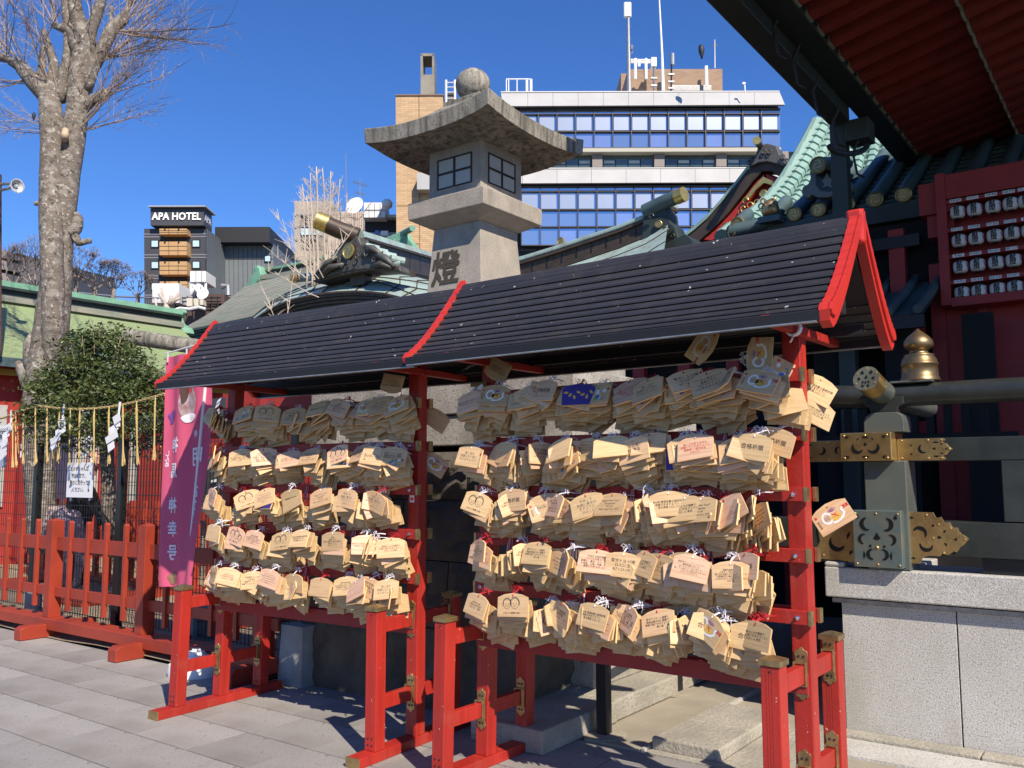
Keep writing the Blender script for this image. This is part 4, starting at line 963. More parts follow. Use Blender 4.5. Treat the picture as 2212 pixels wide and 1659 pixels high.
MB().add([(EX+0.3,5.1,hz(EX+0.3)+0.06),(7,5.1,hz(7)+0.06),(7,11.8,hz(7)+0.06),(EX+0.3,11.8,hz(EX+0.3)+0.06)],[(0,1,2,3)]).add([(EX,5.1,hz(EX+0.3)+0.30),(7,5.1,hz(7)+0.5),(7,11.8,hz(7)+0.5),(EX,11.8,hz(EX+0.3)+0.30)],[(0,1,2,3)]).build('roof_boarding', M['rafter'], hall)
MB().box(EX+1.40,5.15,hz(EX+1.5)+0.0-0.12,EX+1.45,11.6,hz(EX+1.5)+0.045).build('rafter_batten', M['rafter_tip'], hall)
MB().box(EX+0.38,5.15,hz(EX+0.38)-0.02,EX+0.43,11.6,hz(EX+0.38)+0.05).build('eave_moulding', M['gutter'], hall)
# down pipe from the gutter corner
pt = at_x(1806,300,EX); 
MB().box(EX-0.035,pt.y-0.06,0.9,EX+0.125,pt.y+0.08,5.20).build('downpipe', M['gutter'], hall, bevel=0.006)
MB().box(EX+0.13,pt.y-0.10,4.88,EX+0.36,pt.y+0.16,5.10).build('gutter_box', M['gutter'], hall, bevel=0.01)
a = [at_x(1835+40*cos(t), 318+18*sin(t), EX+0.4) for t in [pi*i/10 for i in range(11)]]
MB().tube(a, 0.028, 8).build('bent_pipe', M['gutter'], hall)
for k in range(5):
    q = at_x(1690+42*k, 60+68*k, EX+0.25); MB().tube([q+Vector((0,0,0.12)), q+Vector((-0.06,0,0.0)), q+Vector((-0.03,0.02,-0.22)), q+Vector((0.03,0.05,-0.26))], 0.014, 6).build('gutter_hook', M['under'], hall)
# teal tiled roof below the eave: rolls running down the slope
tr_ = thing('tiled_roof', 'dark teal copper-tiled roof with round rolls and swirl-crested ends left of the lantern rack', 'roof', (-3.0, 10.0, 4.2))
def tz(y): return 4.45 + (y-10.0)*0.62
YT = 12.2
RX = [at_y(p,470,10.0).x for p in (1598,1668,1720,1773,1835,1896,1958)]; RX += [RX[-1]+0.32*k for k in (1,2,3,4)]
RL = [0.30,0.55,0.95,1.35,1.8] + [2.2]*6
xA = RX[0]-0.10
edge_pts = [(xA,10.0)] + [(RX[k]-0.1,10.0+RL[k]) for k in range(1,5)] + [(RX[5]-0.1,YT),(-0.9,YT),(-0.9,10.0)]
vs = [(x,y,4.42+(y-10)*0.62) for (x,y) in edge_pts]
MB().prism(vs, (0,0.02,-0.14)).build('roof_plane', M['teal_tile'], tr_)
swirl_g = mat('dark_gilt_crest', (0.30,0.24,0.10), 0.4, metal=0.7, var=0.3, vs=20)
def crest(parent, c, n, r, mt_rim, mt_face, nm='crest'):
    c = Vector(c); n = Vector(n).normalized()
    x = Vector((0,0,1)).cross(n).normalized(); y = n.cross(x)
    o = MB().lathe([(r,-0.02),(r,0.012),(r*0.86,0.018),(r*0.84,0.006),(0.001,0.006)], c, 28, axis=n).build(nm, mt_rim, parent)
    m = MB()
    for k in range(3):
        t0 = 2*pi*k/3; path = []
        for i in range(9):
            f = i/8; a_ = t0 + f*2.6; rr = r*(0.16+0.56*f); path.append((rr*cos(a_), rr*sin(a_), r*(0.17*(1-f)+0.03)))
        vs = []; fs = []
        for i,(px_,py_,w_) in enumerate(path):
            q0 = path[max(0,i-1)]; q1 = path[min(8,i+1)]; dx,dy = q1[0]-q0[0], q1[1]-q0[1]; l = hypot(dx,dy) or 1
            nx_,ny2 = -dy/l*w_, dx/l*w_
            vs += [c+n*0.013+x*(px_+nx_)+y*(py_+ny2), c+n*0.013+x*(px_-nx_)+y*(py_-ny2)]
        for i in range(8): fs.append((2*i,2*i+1,2*i+3,2*i+2))
        m.add(vs, fs)
    m.build('swirl', mt_face, o, fix=False); return o
for k in range(len(RX)):
    x = RX[k]; Lk = RL[k]
    MB().tube([(x,9.97,4.50),(x,10+Lk*0.35,4.45+0.05+Lk*0.35*0.62),(x,10+Lk*0.7,4.50+Lk*0.7*0.62),(x+0.0,10+Lk,4.50+Lk*0.62)], 0.078, 12).build('tile_roll', M['teal_tile'], tr_, smooth='auto')
    crest(tr_, (x,9.955,4.485), (0,-1,-0.1), 0.088, swirl_g, M['brass'])
    for j in range(int(Lk/0.155)):
        y = 10.06 + j*0.155
        if k+1 < len(RX) and y-10 < RL[k]: MB().box(x+0.07,y,tz(y)-0.055,RX[k+1]-0.07,y+0.13,tz(y)+0.002).build('copper_tile', M['teal_tile'], tr_)
MB().tube([at_y(1582,503,9.9),at_y(1620,494,9.9),at_y(1665,482,10.0)], [0.085,0.085,0.08], 12).build('hip_roll', M['teal_tile'], tr_, smooth='auto'); crest(tr_, at_y(1581,503,9.87), (-0.5,-1,0), 0.088, swirl_g, M['brass'])
MB().box(xA,9.96,4.22,-1.0,10.05,4.40).build('eave_board', M['gutter'], tr_)
MB().box(xA,10.1,3.95,-1.0,10.2,4.24).build('bracket_beam', M['under'], tr_)
for (px_,py_) in ((1865,548),(1917,523),(1968,516)):
    p = at_y(px_, py_, 10.08); pl = MB().box(p.x-0.06,p.y-0.02,p.z-0.07,p.x+0.06,p.y,p.z+0.07).build('gilt_plate', M['brass'], tr_, bevel=0.004)
# second tier roof lower down, in shade
tr2 = thing('lower_tiled_roof', 'shaded lower tiled roof glimpsed behind the red gable end', 'roof', (-2.3, 9.2, 3.0))
for k in range(6):
    x = -3.05 + 0.25*k; MB().tube([(x,8.75,3.02),(x+0.03,9.2,3.24),(x+0.05,9.8,3.55)], 0.045, 8).build('tile_roll', M['teal_tile'], tr2)
MB().add([(-3.3,8.78,2.98),(-1.75,8.78,2.98),(-1.7,9.9,3.55),(-3.2,9.9,3.55)],[(0,1,2,3)]).build('roof_plane', M['teal_tile'], tr2, fix=False)
MB().box(-3.4,9.9,3.50,-1.75,10.0,3.68).build('ridge_board', M['verd_trim'], tr2); MB().box(-3.3,8.75,2.85,-1.75,8.82,2.97).build('eave_board', M['under'], tr2)
# onigawara on the tiled roof
def traced(parent, name, px, Y, th, mt, bevel=0.01, tf=None):
    pts = [at_y(x, y, Y) for (x,y) in px]; return MB().prism(pts, (0,th,0)).build(name, M[mt] if isinstance(mt,str) else mt, parent, bevel=bevel)
oni = thing('roof_ornament', 'scrolled ridge-end tile with round crest beside the dark downpipe', 'roof ornament', at_y(1780,430,9.8))
traced(oni, 'scroll_body', [(1738,428),(1733,418),(1736,407),(1748,400),(1753,388),(1751,374),(1757,365),(1768,360),(1790,362),(1812,361),(1824,372),(1822,392),(1830,402),(1840,396),(1846,404),(1842,416),(1830,420),(1812,424),(1790,430),(1768,430),(1756,424),(1748,432)], 9.84, 0.14, mat('grey_roof_ornament', (0.13,0.15,0.145), 0.5, var=0.3, vs=9))
traced(oni, 'inner_panel', [(1765,404),(1764,382),(1772,372),(1802,370),(1810,382),(1808,408),(1795,418),(1775,416)], 9.838, 0.02, 'dark', 0)
traced(oni, 'trefoil', [(1779,410),(1783,400),(1777,394),(1783,388),(1788,376),(1794,388),(1800,392),(1796,400),(1800,410),(1790,405)], 9.825, 0.02, mat('grey_trefoil', (0.15,0.17,0.165), 0.5), 0)
MB().tube([at_y(1772,359,9.75),at_y(1830,357,10.9)], 0.085, 16).build('ridge_roll', M['teal_tile'], oni, smooth='auto')
crest(oni, at_y(1770,360,9.73), (0,-1,0.05), 0.098, swirl_g, M['brass'])
# brightly lit main roof slope behind
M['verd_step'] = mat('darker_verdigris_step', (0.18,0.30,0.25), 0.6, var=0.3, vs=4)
big = thing('main_hall_roof', 'sunlit pale verdigris roof slope with stepped tile rolls at upper right', 'roof', at_y(1780,480,13.5))
TL_, TR_, BL_, BR_ = at_y(1786,276,16.5), at_y(1965,300,17.5), at_y(1585,520,13.0), at_y(1990,520,13.0)
def lerp(a,b,t): return a+(b-a)*t
rows = []
for j in range(13):
    f = j/12; c_ = 0.10*sin(pi*f)
    rows.append([lerp(lerp(BL_,BR_,u/8), lerp(TL_,TR_,u/8), f) + Vector((0,0,-0.35*sin(pi*f))) for u in range(9)])
MB().grid(rows).build('roof_plane', M['verdigris'], big, fix=False)
for i in range(9):
    pts = [lerp(rows[j][i], rows[j][i], 0) + Vector((0,-0.02,0.03)) for j in range(13)]
    m = MB()
    for q in range(24):
        p0 = lerp(pts[q//2],pts[q//2+1],(q % 2)/2); p1 = lerp(pts[q//2],pts[q//2+1],(q % 2)/2+0.5); w_ = 0.10 if i else 0.15
        m.tube([p0+Vector((0,-0.02,0.015)), p1], [w_*1.05,w_*0.95], 8)
    m.build('tile_roll', M['verdigris'], big, smooth='auto', kind='stuff')
for j in range(12):
    for i in (0,1):
        p = lerp(rows[j][i], rows[j+1][i], 0.5); MB().tube([rows[j][i]+Vector((-0.12-0.16*i*0,-0.06,0.02)), lerp(rows[j][i],rows[j+1][i],0.94)+Vector((-0.12,-0.06,0.10))], [0.17,0.13], 10).build('verge_tile', M['verdigris'], big, smooth='auto') if i == 0 else None
for i in range(8):
    for j in range(24):
        f = j/24; a_ = lerp(rows[j//2][i], rows[j//2+1][i], (j % 2)/2); b_ = lerp(rows[j//2][i+1], rows[j//2+1][i+1], (j % 2)/2)
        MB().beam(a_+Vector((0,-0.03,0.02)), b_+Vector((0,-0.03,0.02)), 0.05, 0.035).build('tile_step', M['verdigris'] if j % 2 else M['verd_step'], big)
# ---- gable hall behind
gab = thing('gabled_roof', 'red gable with gold scrollwork and curved verdigris verges near the glass building', 'shrine roof', at_y(1620,520,16))
YG = 18.0
outer = [(1470,520),(1500,498),(1530,472),(1560,438),(1590,402),(1615,370),(1640,352),(1660,350),(1690,358),(1720,372),(1745,386),(1765,400)]
inner = [(1768,425),(1735,408),(1700,390),(1668,372),(1650,372),(1625,398),(1600,430),(1572,466),(1540,498),(1510,524)]
MB().prism([at_y(x,y,YG) for (x,y) in outer+inner], (0,0.35,0)).build('verge_band', M['bronze_brown'], gab, bevel=0.02)
out2 = [(x,y-7) for (x,y) in outer]; 
MB().prism([at_y(x,y,YG-0.04) for (x,y) in out2+[(x,y+1) for (x,y) in reversed(outer)]], (0,0.5,0)).build('verge_copper', M['verdigris'], gab)
rr_ = [at_y(x,y-6,YG) for (x,y) in outer[6:]]
MB().grid([rr_, [p+Vector((0.35,3.0,0.1)) for p in rr_]]).build('roof_slope', M['verdigris'], gab, fix=False)
for k in range(9):
    a_ = lerp(rr_[0], rr_[0]+Vector((0.35,3,0.1)), k/9)
    for s_ in range(len(rr_)-1): MB().beam(lerp(rr_[s_],rr_[s_]+Vector((0.35,3.0,0.1)),k/9)+Vector((0,0,0.02)), lerp(rr_[s_+1],rr_[s_+1]+Vector((0.35,3.0,0.1)),k/9)+Vector((0,0,0.02)), 0.03, 0.03).build('copper_seam', M['verd_trim'], gab)
MB().prism([at_y(x,y,YG+0.2) for (x,y) in ((1510,526),(1572,466),(1600,430),(1652,374),(1700,392),(1768,428),(1768,540),(1510,540))], (0,0.2,0)).build('gable_wall', M['red_dark'], gab)
MB().prism([at_y(x,y,YG+0.06) for (x,y) in ((1520,520),(1545,500),(1578,466),(1604,436),(1630,402),(1652,378),(1656,390),(1636,416),(1612,448),(1590,476),(1560,506),(1540,522))], (0,0.12,0)).build('bargeboard', M['red'], gab, bevel=0.01)
MB().prism([at_y(x,y,YG+0.06) for (x,y) in ((1656,378),(1700,398),(1760,430),(1760,445),(1700,412),(1660,392))], (0,0.12,0)).build('bargeboard', M['red'], gab, bevel=0.01)
MB().prism([at_y(x,y,YG+0.02) for (x,y) in ((1650,384),(1658,388),(1680,398),(1700,410),(1694,414),(1672,404),(1652,398),(1634,414),(1620,432),(1606,440),(1612,428),(1630,406))], (0,0.05,0)).build('gold_fitting', M['goldleaf'], gab, bevel=0.01)
for (cx_,cy_,r_) in ((1612,436,9),(1622,446,9),(1636,440,8),(1648,452,8),(1690,420,9),(1700,430,8),(1676,428,7),(1606,452,7),(1600,460,6),(1655,440,6)):
    c = at_y(cx_,cy_,YG); rr = r_/1915*17*0.8
    MB().tube([c+Vector((rr*cos(t)*(1-0.1*t/3),-0.0,rr*sin(t)*(1-0.1*t/3))) for t in [5.2*i/12 for i in range(13)]], [rr*0.30*(1-i/22) for i in range(13)], 6).build('gold_scroll', M['goldleaf'], gab)
crest(gab, at_y(1651,421,YG+0.03), (0,-1,0), 0.085, M['goldleaf'], M['goldleaf'], 'gold_boss'); crest(gab, at_y(1570,490,YG+0.04), (0,-1,0), 0.075, M['goldleaf'], M['goldleaf'], 'gold_boss')
MB().prism([at_y(x,y,YG+0.10) for (x,y) in ((1588,496),(1605,486),(1650,478),(1650,488),(1604,500))], (0,0.05,0)).build('tie_beam', M['red'], gab, bevel=0.01)
for k,(cx_,cy_) in enumerate(((1596,496),(1604,492),(1612,490),(1622,488),(1630,486))):
    c = at_y(cx_,cy_,YG+0.06); MB().lathe([(0.045-0.006*k,0),(0.03,0.02),(0.005,0.03)], c, 8, axis=(0,-1,0)).build('gold_scroll', M['goldleaf'], gab)
# top ornament of the gable
dk = mat('dark_grey_tile_ornament', (0.10,0.10,0.10), 0.5, var=0.3, vs=6)
MB().prism([at_y(x,y,YG-0.1) for (x,y) in ((1620,364),(1618,350),(1626,338),(1634,340),(1640,318),(1660,312),(1680,318),(1686,336),(1696,340),(1704,352),(1712,368),(1690,360),(1660,352),(1640,354))], (0,0.35,0)).build('ridge_ornament', dk, gab, bevel=0.02)
for (cx_,cy_,r_) in ((1622,352,7),(1630,344,6),(1702,352,7),(1694,342,6),(1653,330,6),(1665,330,6)):
    c = at_y(cx_,cy_,YG-0.14); rr = r_/1915*17*0.85
    MB().tube([c+Vector((rr*cos(t),0,rr*sin(t))) for t in [5.2*i/10 for i in range(11)]], rr*0.28, 6).build('ridge_scroll', dk, gab)
MB().tube([at_y(1645,318,YG),at_y(1638,308,YG-0.7)], 0.075, 12).build('ridge_roll', dk, gab)
MB().tube([at_y(1638,308,YG-0.7),at_y(1637,306,YG-0.76)], 0.085, 12).build('roll_cap', M['goldleaf'], gab)
# gilt lion-dog on the roof corner
sh_ = thing('gilt_lion_head', 'small gilded lion-head ornament sitting on the roof corner', 'roof ornament', at_y(1668,472,9.9))
c = at_y(1666,452,9.92)
MB().lathe([(0.03,-0.115),(0.085,-0.10),(0.105,-0.05),(0.10,0.0),(0.09,0.045),(0.05,0.085),(0.01,0.10)], c, 14).build('head', M['brass'], sh_, smooth=True)
for k in range(6):
    a_ = k*1.05; p = c+Vector((0.085*cos(a_),-0.05+0.04*sin(a_*2),0.02+0.05*sin(a_))); MB().tube([p+Vector((0.03*cos(t),-0.02,0.03*sin(t))) for t in [5*i/8 for i in range(9)]], 0.010, 5).build('curl', M['brass'], sh_)
for sx in (-1,1): MB().lathe([(0.022,0),(0.014,0.03),(0.002,0.06)], c+Vector((sx*0.05,0,0.07)), 8, axis=(sx*0.4,0,1)).build('ear', M['brass'], sh_)
MB().box(c.x-0.12,c.y-0.1,c.z-0.19,c.x+0.14,c.y+0.1,c.z-0.112).build('plinth', M['teal_tile'], sh_, bevel=0.01)
# ---- lantern rack
YB = 9.35
lb = thing('lantern_board', 'dark red shelved board filled with rows of white paper lanterns', 'lantern board', at_y(2100,660,YB))
bx0, bx1 = at_y(2026,500,YB).x, 0.9
zt, zb = at_y(2040,378,YB).z, at_y(2070,662,YB).z; KL = YB/10.0
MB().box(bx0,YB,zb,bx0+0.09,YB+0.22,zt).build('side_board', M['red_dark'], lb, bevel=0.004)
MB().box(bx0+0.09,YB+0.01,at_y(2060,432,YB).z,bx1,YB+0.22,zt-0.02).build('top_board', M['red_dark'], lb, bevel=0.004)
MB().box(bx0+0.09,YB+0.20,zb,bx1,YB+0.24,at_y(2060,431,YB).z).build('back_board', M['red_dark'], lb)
PXL = [(2068,460),(2105,455),(2145,447),(2183,441)]
rowpx = [0, 63, 121, 178]
lan_w, lan_me = 0.072, None
tmL = text_mesh('献\n燈', 0.062, 2, 0.82, 0.0012)
lm = MB().lathe([(0.030,-0.064),(0.052,-0.060),(0.066,-0.045),(0.072,-0.02),(0.073,0.0),(0.072,0.02),(0.066,0.045),(0.052,0.058),(0.030,0.062)], (0,0,0), 24).data('shade', mat('rice_paper_lantern', (0.62,0.62,0.58), 0.7), smooth=True)
cap1 = MB().lathe([(0.030,0.062),(0.032,0.072),(0.02,0.080)], (0,0,0), 16).data('rim', M['under'])
cap2 = MB().lathe([(0.02,-0.080),(0.030,-0.074),(0.030,-0.063)], (0,0,0), 16).data('rim', M['under'])
tx = MB().mesh(tmL, face_m((0,-0.0745,-0.001),(0,-1,0)), 0).data('lettering', M['ink'])
# print hugging the drum
for v in tx.vertices:
    x = v.co.x; v.co.y = -((0.0742**2 - min(x*x,0.0742**2*0.8))**0.5) + max(0, abs(v.co.z)-0.03)*0.30
tom = MB()
for k in range(3):
    tom.tube([(0.0735*cos(t_:=radians(-12-8*k)),0.0735*sin(t_),-0.02+0.018*k),(0.075*cos(radians(-26-3*k)),0.075*sin(radians(-26-3*k)),0.0+0.01*k)], 0.006, 5, k % 2)
tomd = tom.data('crest_print', [M['ink_red'], M['pb']])
labs = mat('name_label', (0.72,0.72,0.70), 0.6)
names = ['高嶋 春香','木村 泰介','宗像 康成','和田 宗明','清水 佐和','上新 製菓','鈴木 直樹','松田 浩司','楊 昌克','城 昌隆光','神山 真司','後藤 二三夫','大道 勝夫','山田 太郎','森本 久美','中村 智行']
for r_ in range(4):
    zrow = at_y(2105, 455+rowpx[r_], YB).z
    for k in range(6):
        if k < 4: x = at_y(PXL[k][0]+r_*3, PXL[k][1]+rowpx[r_], YB).x
        else: x = at_y(PXL[3][0]+r_*3,500,YB).x + 0.142*(k-3)
        t = thing('paper_lantern', 'white paper lantern with black lettering, %s from left, %s row of red board' % (ORD[k], ['top','second','third','bottom'][r_]), 'paper lantern', (x, YB+0.06, zrow), group='paper lanterns on the red board'); t.scale = (KL,KL,KL)
        part_from('shade', lm, t); part_from('rim', cap1, t); part_from('rim', cap2, t); part_from('lettering', tx, t); part_from('crest_print', tomd, t)
        nl = MB().box(x-0.056,YB-0.002,zrow+0.097*KL,x+0.046,YB+0.0115,zrow+0.129*KL).build('name_plate', labs, lb)
        if k < 4 or True:
            MB().mesh(text_mesh(names[(r_*4+k) % 16], 0.022, 1, 1), face_m((x-0.005,YB-0.0032,zrow+0.113*KL),(0,-1,0)), 0).build('lettering', M['ink'], nl, fix=False)
MB().box(bx0+0.09,YB+0.0,zb-0.02,bx1,YB+0.22,zb+0.07).build('bottom_board', M['red_dark'], lb, bevel=0.004)
# shelf boards above each row carry the labels
for r_ in range(4):
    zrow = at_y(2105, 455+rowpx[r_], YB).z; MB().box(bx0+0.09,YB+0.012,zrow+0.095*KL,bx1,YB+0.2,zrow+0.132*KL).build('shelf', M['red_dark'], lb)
# ================================================================== KARAHAFU PORCH AND CORRIDOR ROOFS
def k7(x, y): return (384+.2604*x, 438.9+.2604*y)
YK = 12.0
kar = thing('curved_gable_roof', 'undulating copper porch gable with brown layered eave and gilt swirl crest', 'shrine roof', at_y(760,690,YK))
up_c = [k7(*p) for p in ((610,985),(680,915),(770,835),(870,770),(980,712),(1100,665),(1250,622),(1400,588),(1550,568),(1700,570),(1850,585),(2000,610),(2150,645),(2300,700),(2450,780),(2600,880)) ]
lo_c = [k7(*p) for p in ((640,960),(720,905),(820,850),(940,800),(1060,772),(1180,752),(1320,738),(1470,732),(1600,738),(1720,752),(1850,785),(1980,830),(2100,880),(2250,930),(2400,980),(2550,1030))]
A = [at_y(x,y,YK+1.7) for (x,y) in up_c]; B = [at_y(x,y,YK) for (x,y) in lo_c]
rows = []
for j in range(7):
    f = j/6; rows.append([lerp(B[i],A[i],f)+Vector((0,0,0.10*sin(pi*f))) for i in range(len(A))])
MB().grid(rows).build('copper_sheet', M['kara'], kar, smooth=True, fix=False)
back = [p + Vector((-0.2,3.2,-0.5)) for p in A]; MB().grid([A, back]).build('roof_slope', M['kara'], kar, fix=False)
for j in (1,2,3,5):
    pts = [lerp(rows[j][i], rows[min(6,j+1)][i], 0.5+0.5*sin(i*0.9+j)) + Vector((0,-0.012,0.012)) for i in range(len(A))]
    MB().tube(pts, 0.011, 5).build('copper_seam', M['bronze_brown'], kar)
for k in range(9):
    i = 1 + k*1.6; i0 = int(i); 
    if i0+2 >= len(A): break
    MB().tube([rows[0][i0]+Vector((0,-0.01,0.01)), rows[2][i0+1]+Vector((0,-0.01,0.014)), rows[4][i0+1]+Vector((0,-.01,0.014)), rows[6][min(len(A)-1,i0+2)]+Vector((0,0,0.01))], 0.012, 5).build('copper_seam', M['bronze_brown'], kar)
# layered eave bands
for j in range(5):
    d0, d1 = j*0.062, j*0.062+0.054; yo = 0.02 + 0.055*j
    top = [p+Vector((0,yo,-d0)) for p in B]; bot = [p+Vector((0,yo,-d1)) for p in reversed(B)]
    MB().prism(top+bot, (0,0.25,0)).build('eave_band', M['bronze_brown'], kar)
    for i in range(0, len(B)-1):
        if (i+j) % 2 == 0:
            q = lerp(B[i],B[i+1],0.3); MB().box(q.x-0.006,q.y+yo-0.004,q.z-d1,q.x+0.006,q.y+yo,q.z-d0).build('band_joint', M['dark'], kar)
MB().prism([p+Vector((0,-0.02,0.035)) for p in B]+[p+Vector((0,-0.02,-0.005)) for p in reversed(B)], (0,0.08,0)).build('edge_roll', M['bronze_brown'], kar)
MB().box(-12.5,YK+0.5,0,-3.5,YK+0.7,3.35).build('front_wall', M['bronze_brown'], kar)
for k in range(9): MB().box(-12.3+0.8*k,YK+0.42,0,-12.12+0.8*k,YK+0.5,3.3).build('front_post', M['red_dark'], kar)
# ridge running back, with a crested end
ra, rb, rc_, rd_ = at_y(*k7(1180,140), YK-0.35), at_y(*k7(1500,270), YK+0.15), None, None
MB().tube([ra, lerp(ra,rb,0.5)+Vector((0,0,-0.02)), rb], 0.175, 16).build('ridge_pole', M['bronze_brown'], kar, smooth='auto')
MB().tube([ra+(ra-rb).normalized()*0.05, ra-(ra-rb).normalized()*0.20], 0.185, 20).build('gilt_pole_cap', M['goldleaf'], kar, smooth='auto')
crest(kar, ra+(ra-rb).normalized()*0.052, (ra-rb), 0.15, M['goldleaf'], M['gold'])
Pb = at_y(*k7(1500,270), YK+0.2); Pe = at_y(945, 560, YK+5.2)
m = MB()
def ridge_layer(w0, w1, z0, z1, name, mt):
    d = (Pe-Pb); s_ = Vector((1,0,0)); vs = []
    for (p, k) in ((Pb,1),(Pe,1)): vs += [p+s_*w0+Vector((0,0,z0)), p-s_*w0+Vector((0,0,z0)), p-s_*w1+Vector((0,0,z1)), p+s_*w1+Vector((0,0,z1))]
    MB().add(vs, [(0,1,2,3),(7,6,5,4),(0,4,5,1),(1,5,6,2),(2,6,7,3),(3,7,4,0)]).build(name, mt, kar)
ridge_layer(0.20,0.13,-0.05,0.10,'ridge_cap',M['kara']); ridge_layer(0.24,0.24,-0.10,-0.05,'ridge_moulding',M['bronze_brown'])
ridge_layer(0.16,0.16,-0.52,-0.10,'ridge_side',M['bronze_brown']); ridge_layer(0.24,0.24,-0.57,-0.52,'ridge_moulding',M['bronze_brown']); ridge_layer(0.20,0.2,-1.0,-0.57,'ridge_side',M['bronze_brown'])
for k in range(6):
    p = lerp(Pb,Pe,(k+0.7)/7); MB().box(p.x+0.158,p.y-0.01,p.z-0.51,p.x+0.166,p.y+0.01,p.z-0.11).build('panel_joint', M['dark'], kar)
# onigawara
Yo = YK+0.0
br = mat('sunlit_bronze_ornament', (0.065,0.05,0.04), 0.5, metal=0.2, var=0.4, vs=5, col2=(0.11,0.12,0.105))  # dark brown bronze mottled with grey-green
MB().prism([at_y(*k7(*p), Yo) for p in ((1130,620),(1180,560),(1240,500),(1290,440),(1310,380),(1350,330),(1385,290),(1440,262),(1500,270),(1520,330),(1560,350),(1600,380),(1650,400),(1700,440),(1745,480),(1790,500),(1840,520),(1850,560),(1700,555),(1550,545),(1400,560),(1250,600))], (0,0.30,0)).build('scroll_body', br, kar, bevel=0.03)
for (a_,b_,r_,w_) in ((1580,415,46,15),(1500,440,30,12),(1350,470,26,9),(1430,490,20,9),(1330,520,26,10),(1260,545,22,9),(1640,470,34,10),(1700,505,24,8),(1215,585,22,8),(1480,495,18,8),(1375,520,18,8)):
    c = at_y(*k7(a_,b_), Yo-0.03); rr = r_*0.2604/1915*13.5
    MB().tube([c+Vector((rr*cos(t)*(1-0.09*t),-0.03,rr*sin(t)*(1-0.09*t))) for t in [6.0*i/14 for i in range(15)]], w_*0.2604/1915*13.5*0.8, 7).build('scroll', br, kar, smooth=True)
for (a0,b0,a1,b1) in ((1150,600,1330,440),(1180,600,1380,500),(1650,420,1800,520),(1620,520,1780,530),(1560,360,1700,430)):
    p, q = at_y(*k7(a0,b0),Yo-0.04), at_y(*k7(a1,b1),Yo-0.04); MB().tube([p, lerp(p,q,0.5)+Vector((0,-0.03,0.06)), q], [0.05,0.07,0.035], 7).build('feather', br, kar, smooth=True)
crest(kar, at_y(*k7(1420,390), Yo-0.05), (0,-1,0), 0.155, M['goldleaf'], M['gold'])
MB().tube([at_y(*k7(1720,490),Yo+0.1),at_y(*k7(1850,490),Yo+0.3)], 0.085, 12).build('roll_end', M['kara'], kar, smooth='auto')
for k in range(4):
    p = at_y(*k7(1560+70*k,350+34*k), Yo+0.12); MB().tube([p, p+Vector((0.12,0.25,-0.03))], 0.075, 10).build('wave_tile', M['kara'], kar, smooth='auto')
MB().prism([at_y(*k7(*p),Yo+0.02) for p in ((1120,632),(1300,575),(1520,528),(1720,512),(1830,520),(1830,560),(1700,548),(1520,560),(1320,600),(1140,650))], (0,0.5,0)).build('base_moulding', M['bronze_brown'], kar, bevel=0.01)
MB().tube([at_y(*k7(965,615),YK+0.9),at_y(*k7(1120,600),YK+1.6)], 0.10, 12).build('side_roll', M['kara'], kar, smooth='auto'); MB().tube([at_y(*k7(963,616),YK+0.88),at_y(*k7(985,613),YK+0.98)], 0.105, 12).build('side_roll_cap', mat('ochre_cap',(0.42,0.24,0.09),0.6), kar)
# small green ridge end behind, beside the brick tower
gm = thing('green_ridge_end', 'small mint green scrolled ridge end in front of the brick tower', 'roof ornament', at_y(870,520,19))
MB().tube([at_y(893,492,18.5),at_y(868,505,19.2),at_y(838,520,20)], 0.09, 10).build('ridge_roll', M['verd_trim'], gm, smooth='auto')
MB().prism([at_y(x,y,19) for (x,y) in ((842,520),(846,506),(862,502),(880,503),(884,515),(893,525),(897,538),(886,537),(868,530),(850,532),(843,528))], (0,0.2,0)).build('scroll_body', M['verd_trim'], gm, bevel=0.02)
for (a_,b_,r_) in ((853,520,7),(868,516,6),(889,530,6),(876,527,5)):
    c = at_y(a_,b_,18.95); rr = r_/1915*21*0.8; MB().tube([c+Vector((rr*cos(t)*(1-.1*t),-0.03,rr*sin(t)*(1-.1*t))) for t in [5.5*i/10 for i in range(11)]], rr*.3, 6).build('scroll', M['verd_trim'], gm)
MB().prism([at_y(x,y,19.3) for (x,y) in ((820,522),(842,508),(850,514),(832,530))], (0,0.3,0)).build('ridge_tail', M['verd_trim'], gm)
# corridor roof with long ridge to the right of the lantern
cor = thing('corridor_roof', 'dark bronze ridge with gilt roundel and copper slope between lantern and gable', 'shrine roof', at_y(1300,600,14))
YC = 14.0
rt_ = [(1040,583),(1127,560),(1200,538),(1280,512),(1340,492),(1400,468),(1445,440)]
def band(o0, o1, th, name, mt, yo=0.0, bev=0.0): MB().prism([at_y(x,y+o0,YC+yo) for (x,y) in rt_]+[at_y(x,y+o1,YC+yo) for (x,y) in reversed(rt_)], (0,th,0)).build(name, mt, cor, bevel=bev)
band(-7,2,0.42,'ridge_cap',M['kara'],-0.06,0.02); band(2,10,0.40,'ridge_moulding',M['bronze_brown'],-0.04); band(10,36,0.30,'ridge_side',M['bronze_brown'],0.02); band(36,44,0.42,'ridge_moulding',M['bronze_brown'],-0.08)
for k in range(9):
    p = at_y(1150+32*k, 0, YC); i = 0
    x = 1150+32*k; y = [ (y0+(y1-y0)*(x-x0)/(x1-x0)) for ((x0,y0),(x1,y1)) in zip(rt_,rt_[1:]) if x0 <= x <= x1][0]
    a_, b_ = at_y(x,y+11,YC), at_y(x,y+35,YC); MB().box(a_.x-0.008,YC+0.005,b_.z,a_.x+0.008,YC+0.018,a_.z).build('panel_joint', M['dark'], cor)
